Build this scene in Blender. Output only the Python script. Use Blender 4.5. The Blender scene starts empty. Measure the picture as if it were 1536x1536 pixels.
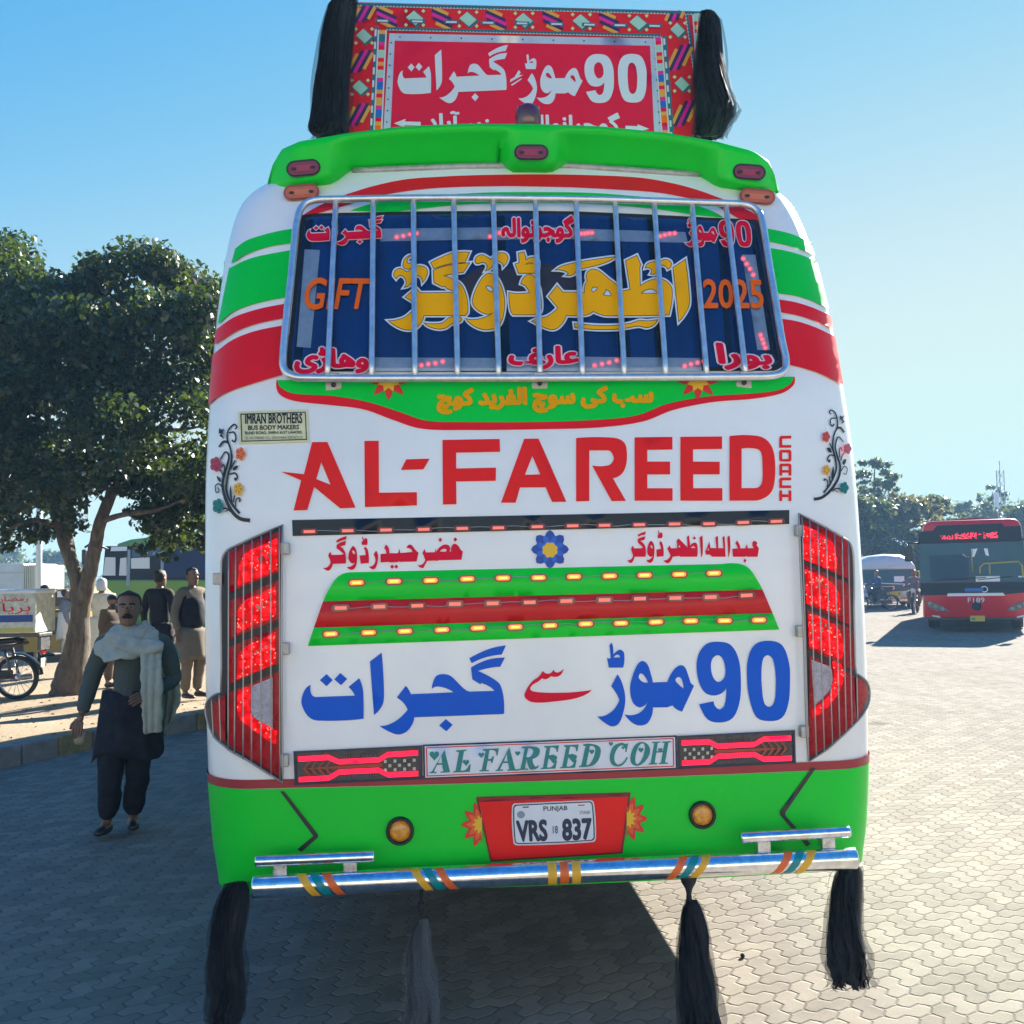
import bpy, bmesh, math, random
import numpy as np
from mathutils import Vector, Matrix, geometry
random.seed(7)
rng = np.random.default_rng(7)
sc = bpy.context.scene
COL = sc.collection
R = math.radians

# ------------------------------------------------------------------ camera, sky, sun, exposure
CAM_H = 1.75
FPX = 1540.0
PITCH, ROLL, YAW = R(3.44), R(1.1), R(4.0)
BX, BY = 0.13, 3.94
cam_data = bpy.data.cameras.new('camera')
cam = bpy.data.objects.new('camera', cam_data)
COL.objects.link(cam)
_f = Vector((0, math.cos(PITCH), math.sin(PITCH)))
_u = Vector((0, -math.sin(PITCH), math.cos(PITCH)))
_r = Vector((1, 0, 0))
cr_, sr_ = math.cos(ROLL), math.sin(ROLL)
ex_ = _r * cr_ - _u * sr_
ey_ = _r * sr_ + _u * cr_
M = Matrix((ex_, ey_, -_f)).transposed().to_4x4()
M.translation = Vector((0, 0, CAM_H))
cam.matrix_world = M
cam_data.sensor_width = 36
cam_data.lens = FPX / 1536 * 36
cam_data.clip_start = 0.05
cam_data.clip_end = 2000
sc.camera = cam

SUN_EL, SUN_AZ = R(28.5), R(35)
world = bpy.data.worlds.new('World')
sc.world = world
world.use_nodes = True
wn = world.node_tree
sky = wn.nodes.new('ShaderNodeTexSky')
sky.sky_type = 'NISHITA'
sky.sun_disc = False
sky.sun_elevation = SUN_EL
sky.sun_rotation = SUN_AZ
sky.altitude = 200
sky.air_density = 1.0
sky.dust_density = 0.0
sky.ozone_density = 2.0
wn.nodes['Background'].inputs['Strength'].default_value = 0.15
# sky colour, and so its light, is remapped with a soft roll-off at the bright end: k * (1 - exp(-(sky / a) ** p)) per channel
_sep = wn.nodes.new('ShaderNodeSeparateColor'); _cmb = wn.nodes.new('ShaderNodeCombineColor')
wn.links.new(sky.outputs[0], _sep.inputs[0])
for _i, (_k, _a, _p) in enumerate(((.170, .345, 2.9), (.232, .452, 1.45), (.218, .21, 1.0))):
    _v = _sep.outputs[_i]
    for _op, _c in (('MULTIPLY', .15 / _a), ('POWER', _p), ('MULTIPLY', -1.0), ('EXPONENT', None), ('MULTIPLY_ADD', (-_k / .15, _k / .15))):
        _n = wn.nodes.new('ShaderNodeMath'); _n.operation = _op
        wn.links.new(_v, _n.inputs[0])
        if isinstance(_c, tuple): _n.inputs[1].default_value, _n.inputs[2].default_value = _c
        elif _c is not None: _n.inputs[1].default_value = _c
        _v = _n.outputs[0]
    wn.links.new(_v, _cmb.inputs[_i])
wn.links.new(_cmb.outputs[0], wn.nodes['Background'].inputs['Color'])
sun_d = bpy.data.lights.new('sun', 'SUN')
sun_d.energy = 5.0
sun_d.angle = R(0.53)
sun_d.color = (1.0, 0.93, 0.82)
sun = bpy.data.objects.new('sun', sun_d)
COL.objects.link(sun)
_sd = Vector((math.sin(SUN_AZ) * math.cos(SUN_EL), math.cos(SUN_AZ) * math.cos(SUN_EL), math.sin(SUN_EL)))
sun.rotation_euler = _sd.to_track_quat('Z', 'Y').to_euler()
sun.location = (20, 30, 30)
vs = sc.view_settings
vs.view_transform = 'Standard'
vs.look = 'None'
vs.exposure = 2.05
vs.gamma = 1.0
vs.use_curve_mapping = False
sc.render.engine = 'CYCLES'
sc.cycles.use_denoising = True
sc.cycles.max_bounces = 8
sc.cycles.transparent_max_bounces = 16
sc.cycles.sample_clamp_indirect = 6
sc.cycles.use_adaptive_sampling = True

# ------------------------------------------------------------------ materials
def sock(node, *names):
    for n in names:
        if n in node.inputs:
            return node.inputs[n]
def mat(name, col, rough=0.5, metal=0.0, coat=0.0, emit=None, estr=0.0, trans=0.0, vary=0.0, vscale=6.0,
        bump=0.0, bscale=40.0, alpha=1.0, spec=None, stretch=None):
    m = bpy.data.materials.new(name)
    m.use_nodes = True
    nt = m.node_tree
    b = nt.nodes['Principled BSDF']
    b.inputs['Base Color'].default_value = (*col, 1)
    b.inputs['Roughness'].default_value = rough
    b.inputs['Metallic'].default_value = metal
    sock(b, 'Coat Weight').default_value = coat
    sock(b, 'Coat Roughness').default_value = 0.06
    if spec is not None:
        sock(b, 'Specular IOR Level').default_value = spec
    if trans:
        sock(b, 'Transmission Weight').default_value = trans
    if emit is not None:
        sock(b, 'Emission Color').default_value = (*emit, 1)
        sock(b, 'Emission Strength').default_value = estr
    if alpha < 1:
        b.inputs['Alpha'].default_value = alpha
    tc = None
    if vary or bump:
        tc = nt.nodes.new('ShaderNodeTexCoord')
        vec = tc.outputs['Object']
        if stretch:
            mp = nt.nodes.new('ShaderNodeMapping')
            mp.inputs['Scale'].default_value = stretch
            nt.links.new(vec, mp.inputs[0])
            vec = mp.outputs[0]
    if vary:
        nz = nt.nodes.new('ShaderNodeTexNoise')
        nz.inputs['Scale'].default_value = vscale
        nz.inputs['Detail'].default_value = 8
        nz.inputs['Roughness'].default_value = 0.65
        nt.links.new(vec, nz.inputs['Vector'])
        mr = nt.nodes.new('ShaderNodeMapRange')
        mr.inputs[1].default_value = 0.3
        mr.inputs[2].default_value = 0.7
        mr.inputs[3].default_value = 1 - vary
        mr.inputs[4].default_value = 1 + vary
        nt.links.new(nz.outputs[0], mr.inputs[0])
        mx = nt.nodes.new('ShaderNodeMix')
        mx.data_type = 'RGBA'
        mx.blend_type = 'MULTIPLY'
        mx.inputs[0].default_value = 1
        mx.inputs[6].default_value = (*col, 1)
        nt.links.new(mr.outputs[0], mx.inputs[7])
        nt.links.new(mx.outputs[2], b.inputs['Base Color'])
        rr = nt.nodes.new('ShaderNodeMapRange')
        rr.inputs[1].default_value = 0.3
        rr.inputs[2].default_value = 0.7
        rr.inputs[3].default_value = max(0.02, rough * (1 - vary))
        rr.inputs[4].default_value = min(1, rough * (1 + 1.5 * vary))
        nt.links.new(nz.outputs[0], rr.inputs[0])
        nt.links.new(rr.outputs[0], b.inputs['Roughness'])
    if bump:
        n2 = nt.nodes.new('ShaderNodeTexNoise')
        n2.inputs['Scale'].default_value = bscale
        n2.inputs['Detail'].default_value = 4
        nt.links.new(vec, n2.inputs['Vector'])
        bp = nt.nodes.new('ShaderNodeBump')
        bp.inputs['Strength'].default_value = bump
        bp.inputs['Distance'].default_value = 0.02
        nt.links.new(n2.outputs[0], bp.inputs['Height'])
        nt.links.new(bp.outputs[0], b.inputs['Normal'])
    return m

class NG:
    """little maths builder for node trees"""
    def __init__(s, nt): s.nt = nt
    def m(s, op, a, b=None, c=None):
        n = s.nt.nodes.new('ShaderNodeMath'); n.operation = op
        for i, v in enumerate((a, b, c)):
            if v is None: continue
            if isinstance(v, (int, float)): n.inputs[i].default_value = v
            else: s.nt.links.new(v, n.inputs[i])
        return n.outputs[0]
    def mixc(s, f, a, b, blend='MIX'):
        n = s.nt.nodes.new('ShaderNodeMix'); n.data_type = 'RGBA'; n.blend_type = blend
        for i, v in ((0, f), (6, a), (7, b)):
            if isinstance(v, (int, float)): n.inputs[i].default_value = v
            elif isinstance(v, tuple): n.inputs[i].default_value = (*v, 1)
            else: s.nt.links.new(v, n.inputs[i])
        return n.outputs[2]
    def noise(s, vec, scale, detail=4, rough=0.5):
        n = s.nt.nodes.new('ShaderNodeTexNoise')
        n.inputs['Scale'].default_value = scale; n.inputs['Detail'].default_value = detail
        n.inputs['Roughness'].default_value = rough
        if vec is not None: s.nt.links.new(vec, n.inputs['Vector'])
        return n.outputs[0]
    def ramp(s, v, lo, hi, a=0.0, b=1.0):
        n = s.nt.nodes.new('ShaderNodeMapRange')
        n.inputs[1].default_value = lo; n.inputs[2].default_value = hi
        n.inputs[3].default_value = a; n.inputs[4].default_value = b
        s.nt.links.new(v, n.inputs[0])
        return n.outputs[0]

# ------------------------------------------------------------------ objects
def link(o, parent=None):
    COL.objects.link(o)
    if parent is not None:
        o.parent = parent
    return o
def mesh_obj(name, verts, faces, m, parent=None, smooth=False, mats=None, fmat=None):
    me = bpy.data.meshes.new(name)
    me.from_pydata([tuple(map(float, v)) for v in verts], [], faces)
    for mm in (mats or [m]):
        me.materials.append(mm)
    if smooth is True:
        me.polygons.foreach_set('use_smooth', [True] * len(me.polygons))
    elif smooth:
        me.polygons.foreach_set('use_smooth', list(smooth))
    if fmat:
        me.polygons.foreach_set('material_index', fmat)
    me.update()
    return link(bpy.data.objects.new(name, me), parent)
def tag(o, label=None, cat=None, group=None, kind=None):
    if label: o['label'] = label
    if cat: o['category'] = cat
    if group: o['group'] = group
    if kind: o['kind'] = kind
    return o
def empty(name, loc=(0, 0, 0), rz=0.0):
    o = bpy.data.objects.new(name, None)
    o.empty_display_size = 0.2
    o.location = loc
    o.rotation_euler = (0, 0, rz)
    return link(o)

class MB:
    """collects shapes, then links them as ONE mesh object"""
    def __init__(s): s.v = []; s.f = []; s.s = []; s.mi = []; s.cur = 0
    def add(s, vs, fs, smooth=False):
        n = len(s.v)
        s.v += [tuple(map(float, v)) for v in vs]
        for f in fs:
            s.f.append([i + n for i in f]); s.s.append(smooth); s.mi.append(s.cur)
        return s
    def box(s, c, size, rot=None, bevel=0.0):
        hx, hy, hz = (q / 2 for q in size)
        if bevel > 0:
            b = min(bevel, hx * .9, hy * .9, hz * .9)
            bm = bmesh.new()
            bmesh.ops.create_cube(bm, size=1)
            for v in bm.verts: v.co = Vector((v.co.x * 2 * hx, v.co.y * 2 * hy, v.co.z * 2 * hz))
            bmesh.ops.bevel(bm, geom=list(bm.edges), offset=b, segments=2, profile=0.5, affect='EDGES')
            bm.verts.index_update()
            vs = [v.co.copy() for v in bm.verts]; fs = [[v.index for v in f.verts] for f in bm.faces]
            bm.free()
        else:
            vs = [Vector((x, y, z)) for x in (-hx, hx) for y in (-hy, hy) for z in (-hz, hz)]
            fs = [(0, 1, 3, 2), (4, 6, 7, 5), (0, 4, 5, 1), (2, 3, 7, 6), (0, 2, 6, 4), (1, 5, 7, 3)]
        if rot is not None:
            vs = [rot @ v for v in vs]
        return s.add([v + Vector(c) for v in vs], fs)
    def tube(s, pts, r, n=10, cap=True, closed=False):
        pts = [Vector(p) for p in pts]
        k = len(pts)
        rs = r if isinstance(r, (list, tuple)) else [r] * k
        vs = []
        prev = None
        for i, p in enumerate(pts):
            a = pts[(i - 1) % k] if (closed or i > 0) else p
            b = pts[(i + 1) % k] if (closed or i < k - 1) else p
            t = (b - a).normalized()
            if prev is None:
                u = t.orthogonal().normalized()
            else:
                u = (prev - t * prev.dot(t))
                u = u.normalized() if u.length > 1e-6 else t.orthogonal().normalized()
            prev = u
            w = t.cross(u)
            for j in range(n):
                an = 2 * math.pi * j / n
                vs.append(p + (u * math.cos(an) + w * math.sin(an)) * rs[i])
        fs = []
        for i in range(k if closed else k - 1):
            for j in range(n):
                a0 = i * n + j; a1 = i * n + (j + 1) % n
                b0 = ((i + 1) % k) * n + j; b1 = ((i + 1) % k) * n + (j + 1) % n
                fs.append((a0, a1, b1, b0))
        s.add(vs, fs, True)
        if cap and not closed:
            base = len(s.v) - len(vs)
            s.f.append([base + j for j in range(n)][::-1]); s.s.append(False); s.mi.append(s.cur)
            s.f.append([base + (k - 1) * n + j for j in range(n)]); s.s.append(False); s.mi.append(s.cur)
        return s
    def lathe(s, prof, c=(0, 0, 0), axis='Z', n=24, sx=1, sy=1):
        vs = []
        for (r, h) in prof:
            for j in range(n):
                a = 2 * math.pi * j / n
                p = (r * math.cos(a) * sx, r * math.sin(a) * sy, h)
                if axis == 'X': p = (p[2], p[0], p[1])
                elif axis == 'Y': p = (p[1], p[2], p[0])
                vs.append(Vector(p) + Vector(c))
        fs = []
        k = len(prof)
        for i in range(k - 1):
            for j in range(n):
                fs.append((i * n + j, i * n + (j + 1) % n, (i + 1) * n + (j + 1) % n, (i + 1) * n + j))
        fs.append([j for j in range(n)][::-1]); fs.append([(k - 1) * n + j for j in range(n)])
        return s.add(vs, fs, True)
    def loft(s, rings, cap=True, smooth=True):
        n = len(rings[0]); vs = [p for r_ in rings for p in r_]; fs = []
        for i in range(len(rings) - 1):
            for j in range(n):
                fs.append((i * n + j, i * n + (j + 1) % n, (i + 1) * n + (j + 1) % n, (i + 1) * n + j))
        s.add(vs, fs, smooth)
        if cap:
            b = len(s.v) - len(vs)
            s.f.append([b + j for j in range(n)][::-1]); s.s.append(smooth); s.mi.append(s.cur)
            s.f.append([b + (len(rings) - 1) * n + j for j in range(n)]); s.s.append(smooth); s.mi.append(s.cur)
        return s
    def grid(s, rows, smooth=True):
        n = len(rows[0]); vs = [p for r_ in rows for p in r_]; fs = []
        for i in range(len(rows) - 1):
            for j in range(n - 1):
                fs.append((i * n + j, i * n + j + 1, (i + 1) * n + j + 1, (i + 1) * n + j))
        return s.add(vs, fs, smooth)
    def use(s, i): s.cur = i; return s
    def build(s, name, m, parent=None):
        ms = m if isinstance(m, (list, tuple)) else [m]
        return mesh_obj(name, s.v, s.f, None, parent, smooth=s.s, mats=ms, fmat=s.mi)

# ------------------------------------------------------------------ pixel rays (photograph pixels, 1536 wide)
cP, sP, cY, sY = math.cos(PITCH), math.sin(PITCH), math.cos(YAW), math.sin(YAW)
def rays(px, py):
    """world directions with forward component 1 for arrays of pixels"""
    xi = (np.asarray(px, float) - 768) / FPX
    yi = (768 - np.asarray(py, float)) / FPX
    u = xi * cr_ + yi * sr_
    v = -xi * sr_ + yi * cr_
    return u, cP - sP * v, sP + cP * v
def at_depth(px, py, Y):
    dx, dy, dz = rays(px, py)
    return Vector((float(dx / dy * Y), float(Y), float(CAM_H + dz / dy * Y)))
def on_ground(px, py, z=0.0):
    dx, dy, dz = rays(px, py)
    t = (z - CAM_H) / dz
    return Vector((float(dx * t), float(dy * t), z))
def local_rays(px, py):
    dx, dy, dz = rays(px, py)
    lx = dx * cY + dy * sY
    ly = -dx * sY + dy * cY
    return lx, ly, dz
OX = -BX * cY - BY * sY
OY = BX * sY - BY * cY
OZ = CAM_H
def on_plane_y(px, py, y):
    lx, ly, lz = local_rays(px, py)
    t = (y - OY) / ly
    return np.stack([OX + lx * t, np.zeros_like(t) + y, OZ + lz * t], -1)

# ------------------------------------------------------------------ bus rear surface  y = S(x, z)
ZT = np.array([.30, .40, .55, .75, 1.0, 1.5, 1.9, 2.2, 2.5, 2.8, 3.1, 3.3, 3.42, 3.49, 3.54, 3.58, 3.61])
DT = np.array([.09, .05, .015, .0, .0, .015, .05, .10, .175, .275, .40, .505, .58, .635, .70, .84, 1.25])
HT = np.array([1.29, 1.30, 1.296, 1.318, 1.337, 1.352, 1.359, 1.367, 1.368, 1.367, 1.36, 1.35, 1.335, 1.312, 1.26, 1.12, .80])
def pchip(x, y, xs):
    h = np.diff(x); d = np.diff(y) / h
    m = np.zeros(len(x))
    for i in range(1, len(x) - 1):
        if d[i - 1] * d[i] > 0:
            w1 = 2 * h[i] + h[i - 1]; w2 = h[i] + 2 * h[i - 1]
            m[i] = (w1 + w2) / (w1 / d[i - 1] + w2 / d[i])
    m[0] = d[0]; m[-1] = d[-1]
    i = np.clip(np.searchsorted(x, xs) - 1, 0, len(x) - 2)
    t = (xs - x[i]) / h[i]
    return ((2 * t**3 - 3 * t**2 + 1) * y[i] + (t**3 - 2 * t**2 + t) * h[i] * m[i]
            + (-2 * t**3 + 3 * t**2) * y[i + 1] + (t**3 - t**2) * h[i] * m[i + 1])
_zs = np.linspace(.30, 3.61, 1600)
_ds = pchip(ZT, DT, _zs); _hs = pchip(ZT, HT, _zs)
RC, RD, BOW, CROWN = .22, .26, .05, .13
def gz(z):
    t = np.clip((z - 2.95) / .6, 0, 1)
    return t * t * (3 - 2 * t)
def zeff(x, z):
    c = CROWN * np.clip(1 - (np.asarray(x) / 1.36) ** 2, 0, 1)
    e = np.asarray(z, float)
    for _ in range(12):
        e = z - c * gz(e)
    return e
def hw_at(z): return np.interp(z, _zs, _hs)
def S(x, z, grow=0.0):
    e = zeff(x, z)
    hw = np.interp(e, _zs, _hs) + grow
    d = np.interp(e, _zs, _ds) - grow
    t = np.abs(x) / hw
    t0 = 1 - RC / hw
    tt = np.clip((t - t0) / (1 - t0), 0, 1)
    y = d + BOW * np.minimum(t, 1) ** 2 + RD * (1 - np.sqrt(np.maximum(0, 1 - tt * tt)))
    return np.where(t > 1, y + (t - 1) * 60, y)
def hit(px, py, off=0.0, grow=0.0):
    px = np.atleast_1d(np.asarray(px, float)).copy(); py = np.atleast_1d(np.asarray(py, float))
    off = np.broadcast_to(np.asarray(off, float), px.shape)
    P = hit0(px, py, off, grow)
    for _ in range(60):
        e = zeff(P[:, 0], P[:, 2])
        bad = P[:, 1] > np.interp(e, _zs, _ds) + BOW + RD + .012 - off
        if not bad.any(): break
        px[bad] += np.where(px[bad] < 805, 1.0, -1.0)
        P[bad] = hit0(px[bad], py[bad], off[bad], grow)
    return P
def hit0(px, py, off=0.0, grow=0.0):
    """points on the bus rear under the given pixels, lifted by off"""
    px = np.atleast_1d(np.asarray(px, float)); py = np.atleast_1d(np.asarray(py, float))
    off = np.broadcast_to(np.asarray(off, float), px.shape)
    lx, ly, lz = local_rays(px, py)
    t0 = (-0.9 - OY) / ly; t1 = (2.6 - OY) / ly
    a = t0.copy(); b = t1.copy(); done = np.zeros(px.shape, bool)
    N = 70
    prev = t0.copy()
    for k in range(1, N + 1):
        t = t0 + (t1 - t0) * k / N
        x, y, z = OX + lx * t, OY + ly * t, OZ + lz * t
        f = y - (S(x, z, grow + off) )
        new = (f >= 0) & ~done
        a[new] = prev[new]; b[new] = t[new]; done |= new
        prev = t
    for _ in range(30):
        t = (a + b) / 2
        x, y, z = OX + lx * t, OY + ly * t, OZ + lz * t
        f = y - S(x, z, grow + off)
        a = np.where(f < 0, t, a); b = np.where(f < 0, b, t)
    x, y, z = OX + lx * b, OY + ly * b, OZ + lz * b
    e = zeff(x, z)
    lim = np.interp(e, _zs, _hs) + grow + off
    x = np.clip(x, -lim, lim)
    return np.stack([x, y, z], -1)

# ------------------------------------------------------------------ traced outlines
def path(txt, crop=None, W=1536.0, step=5.0):
    """'x,y x,ys ...' : s marks a smooth point; crop=(x0,y0,x1) is the region the numbers were read in, W wide"""
    toks = txt.split()
    P = []; sm = []
    for t in toks:
        s_ = t.endswith('s')
        if s_: t = t[:-1]
        x, y = t.split(',')
        P.append((float(x), float(y))); sm.append(s_)
    P = np.array(P)
    if crop is not None:
        k = (crop[2] - crop[0]) / W
        P = P * k + np.array([crop[0], crop[1]])
    n = len(P); out = []
    T = [None] * n
    for i in range(n):
        if sm[i]:
            d = P[(i + 1) % n] - P[i - 1]
            l = np.hypot(*d)
            T[i] = d / l if l > 0 else d
    for i in range(n):
        a, b = P[i], P[(i + 1) % n]
        c = b - a; L = np.hypot(*c)
        ta, tb = T[i], T[(i + 1) % n]
        if ta is None and tb is None:
            k = max(1, int(L / 22))
            out += [a + c * q / k for q in range(k)]
            continue
        u = c / (L + 1e-9)
        if ta is None: ta = 2 * u * np.dot(u, tb) - tb if False else (2 * u - tb) / (np.hypot(*(2 * u - tb)) + 1e-9)
        if tb is None: tb = (2 * u - ta) / (np.hypot(*(2 * u - ta)) + 1e-9)
        k = max(3, int(L / step))
        for q in range(k):
            t = q / k
            h00 = 2*t**3-3*t**2+1; h10 = t**3-2*t**2+t; h01 = -2*t**3+3*t**2; h11 = t**3-t**2
            out.append(h00*a + h10*L*ta + h01*b + h11*L*tb)
    return np.array(out)
def paths(lst, crop=None, W=1536.0): return [path(t, crop, W) for t in lst]
def area2(l):
    x, y = l[:, 0], l[:, 1]
    return float(np.sum(x * np.roll(y, -1) - np.roll(x, -1) * y))
def inside(pts, loop):
    x, y = pts[:, 0][:, None], pts[:, 1][:, None]
    x0, y0 = loop[:, 0][None], loop[:, 1][None]
    x1, y1 = np.roll(loop[:, 0], -1)[None], np.roll(loop[:, 1], -1)[None]
    up = (y0 <= y) & (y1 > y); dn = (y0 > y) & (y1 <= y)
    with np.errstate(divide='ignore', invalid='ignore'):
        cr = (x1 - x0) * (y - y0) - (x - x0) * (y1 - y0)
    return (np.sum(up & (cr > 0), 1) - np.sum(dn & (cr < 0), 1))
def orient(loops):
    """outer loops positive, holes negative (by nesting)"""
    res = []
    for i, l in enumerate(loops):
        depth = sum(1 for j, k in enumerate(loops) if j != i and inside(l[:1] , k)[0] != 0)
        a = area2(l)
        want = 1 if depth % 2 == 0 else -1
        res.append(l if a * want > 0 else l[::-1])
    return res
def grow_loops(loops, d):
    """offset outlines outward by d pixels (holes shrink)"""
    out = []
    for l in orient(loops):
        q = [l[0]]
        for p in l[1:]:
            if np.hypot(*(p - q[-1])) > 0.15: q.append(p)
        l = np.array(q)
        e = np.roll(l, -1, 0) - l
        e /= np.hypot(e[:, 0], e[:, 1])[:, None] + 1e-9
        n1 = np.stack([e[:, 1], -e[:, 0]], 1)
        n0 = np.roll(n1, 1, 0)
        b = n0 + n1
        bl = np.hypot(b[:, 0], b[:, 1])[:, None] + 1e-9
        b = b / bl
        c = np.clip(np.sum(b * n1, 1), 0.45, 1)[:, None]
        nl = l + b * d / c
        if area2(nl) * area2(l) > 0 and abs(area2(nl)) > 4:
            out.append(nl)
    return out
def tri_fill(loops, grid=24.0, nonzero=True):
    pts = []; edges = []
    for l in loops:
        n0 = len(pts); L = []
        for i in range(len(l)):
            a, b = l[i], l[(i + 1) % len(l)]
            k = max(1, int(np.hypot(*(b - a)) / grid + .5)) if grid else 1
            for q in range(k): L.append(a + (b - a) * q / k)
        pts += L
        edges += [(n0 + i, n0 + (i + 1) % len(L)) for i in range(len(L))]
    allp = np.array(pts)
    if grid:
        lo, hi = allp.min(0), allp.max(0)
        if (hi - lo).max() > grid * 1.4:
            gx = np.arange(lo[0] + grid * .5, hi[0], grid); gy = np.arange(lo[1] + grid * .5, hi[1], grid)
            if len(gx) and len(gy):
                G = np.array([(x + (grid * .25 if j % 2 else 0), y) for j, y in enumerate(gy) for x in gx])
                w = sum(inside(G, l) for l in loops)
                G = G[(w != 0) if nonzero else (np.abs(w) % 2 == 1)]
                if len(G):
                    dmin = np.min(np.hypot(G[:, None, 0] - allp[None, :, 0], G[:, None, 1] - allp[None, :, 1]), 1)
                    G = G[dmin > grid * .3]
                    pts += list(G)
    r = geometry.delaunay_2d_cdt([Vector((float(p[0]), -float(p[1]))) for p in pts], edges, [], 0, 1e-4)
    V = np.array([(v.x, -v.y) for v in r[0]])
    F = [f for f in r[2] if len(f) >= 3]
    C = np.array([V[list(f)].mean(0) for f in F])
    w = sum(inside(C, l) for l in loops)
    F = [f for f, k in zip(F, w) if (k != 0 if nonzero else abs(k) % 2 == 1)]
    A = []
    for f in F:
        p = V[list(f)]
        A.append(abs((p[1][0]-p[0][0])*(p[2][1]-p[0][1])-(p[2][0]-p[0][0])*(p[1][1]-p[0][1])) > 1e-5)
    F = [f for f, a in zip(F, A) if a]
    used = sorted({i for f in F for i in f}); mp = {o: i for i, o in enumerate(used)}
    return V[used], [[mp[i] for i in f] for f in F]
SURF_BODY = lambda px, py, off: hit(px, py, off)
def decal(name, loops, m, parent, off=.004, grid=24.0, thick=0.0, surf=SURF_BODY, mb=None, pre=True):
    """a traced shape laid on a surface as real geometry; thick gives it sides"""
    if isinstance(loops, np.ndarray): loops = [loops]
    if pre: loops = orient(loops)
    V, F = tri_fill(loops, grid)
    o = off(V[:, 0], V[:, 1]) if callable(off) else off
    P = surf(V[:, 0], V[:, 1], o)
    vs = list(P); fs = list(F); sm = [True] * len(F)
    if thick:
        B = surf(V[:, 0], V[:, 1], o - thick)
        cnt = {}
        for f in F:
            for i in range(len(f)):
                a, b = f[i], f[(i + 1) % len(f)]
                k = (min(a, b), max(a, b))
                cnt.setdefault(k, []).append((a, b))
        ring = [v[0] for v in cnt.values() if len(v) == 1]
        mpf = {}
        for a, b in ring:
            for q in (a, b):
                if q not in mpf:
                    mpf[q] = len(vs); vs.append(P[q]); vs.append(B[q])
        for a, b in ring:
            fs.append([mpf[b], mpf[a], mpf[a] + 1, mpf[b] + 1]); sm.append(False)
    if mb is not None:
        n = len(mb.v)
        mb.v += [tuple(map(float, v)) for v in vs]
        mb.f += [[i + n for i in f] for f in fs]; mb.s += sm; mb.mi += [mb.cur] * len(fs)
        return mb
    return mesh_obj(name, vs, fs, m, parent, smooth=sm)
_tc = bpy.data.curves.new('lettering', 'FONT')
_to = bpy.data.objects.new('lettering', _tc)
def text_mesh(body, bold=0.0, shear=0.0, space=1.0, res=3):
    _tc.body = body; _tc.offset = 0; _tc.shear = shear; _tc.space_character = space; _tc.resolution_u = res
    COL.objects.link(_to)
    dg = bpy.context.evaluated_depsgraph_get(); dg.update()
    me = _to.evaluated_get(dg).to_mesh()
    V = np.array([v.co[:2] for v in me.vertices]); F = [list(p.vertices) for p in me.polygons]
    _to.evaluated_get(dg).to_mesh_clear()
    COL.objects.unlink(_to)
    return V, F
def text_quad(name, body, quad, m, parent, off=.005, bold=0.0, shear=0.0, space=1.0, surf=SURF_BODY, mb=None, bolder=0.0):
    """lettering stretched into a pixel quad TL,TR,BR,BL on a surface; heavier weights are struck several times"""
    V, F = text_mesh(body, 0, shear, space)
    lo, hi = V.min(0) - bold, V.max(0) + bold
    w = bolder or bold
    steps = [(0, 0)] + ([(w * math.cos(a), w * math.sin(a)) for a in np.linspace(0, 2 * math.pi, 11)[:-1]] if w else [])
    q = np.array(quad, float)
    own = mb is None
    if own: mb = MB()
    for i, d in enumerate(steps):
        s = (V + np.array(d) - lo) / (hi - lo)
        u, v = s[:, 0][:, None], s[:, 1][:, None]
        P2 = (q[3] * (1 - u) + q[2] * u) * (1 - v) + (q[0] * (1 - u) + q[1] * u) * v
        P = surf(P2[:, 0], P2[:, 1], off + i * 3e-5)
        n = len(mb.v)
        mb.v += [tuple(map(float, p)) for p in P]; mb.f += [[k + n for k in f] for f in F]
        mb.s += [False] * len(F); mb.mi += [mb.cur] * len(F)
    return mb.build(name, m, parent) if own else mb
def warp(loops, src, dst):
    """map loops from the quad src (TL,TR,BR,BL) box to the quad dst"""
    x0, y0, x1, y1 = src; q = np.array(dst, float); out = []
    for l in loops:
        u = ((l[:, 0] - x0) / (x1 - x0))[:, None]; v = ((l[:, 1] - y0) / (y1 - y0))[:, None]
        out.append((q[0] * (1 - u) + q[1] * u) * (1 - v) + (q[3] * (1 - u) + q[2] * u) * v)
    return out
def L2(*p): return np.array(p, float)

# =================================================================== THE COACH
MW = mat('white_paint', (.88, .88, .87), .3, coat=.35, vary=.07, vscale=1.1, bump=.035, bscale=2.5)
MG = mat('green_paint', (.0, .64, .03), .4, spec=.25, coat=.12, vary=.07, vscale=2.2)
MGS = mat('green_sticker', (.0, .62, .05), .4, spec=.2, coat=.1, vary=.05, vscale=3)
MRS = mat('red_sticker', (.84, .008, .016), .4, spec=.2, coat=.1, vary=.06, vscale=3)
MRL = mat('red_letter', (.90, .014, .010), .4, spec=.2, coat=.08, vary=.06, vscale=3)
MCR = mat('crimson_letter', (.80, .002, .035), .4, spec=.15, vary=.05)
MBL = mat('blue_letter', (.0, .105, .62), .4, spec=.15, coat=.05, vary=.05, vscale=3)
MYL = mat('yellow_letter', (1.0, .46, .0), .5, spec=.08, vary=.03)
MOR = mat('orange_letter', (.92, .14, .01), .5, spec=.1)
MOC = mat('ochre_letter', (.85, .37, .0), .5, spec=.1, vary=.08)
MLB = mat('pale_outline', (.72, .78, .86), .35)
MPK = mat('pink_outline', (.85, .68, .74), .35)
MDK = mat('dark_outline', (.02, .018, .02), .4)
MNV = mat('navy_trim', (.01, .018, .06), .35)
MBK = mat('black_plastic', (.008, .01, .014), .35, vary=.2, vscale=20)
MRB = mat('black_rubber', (.015, .016, .018), .6)
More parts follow.
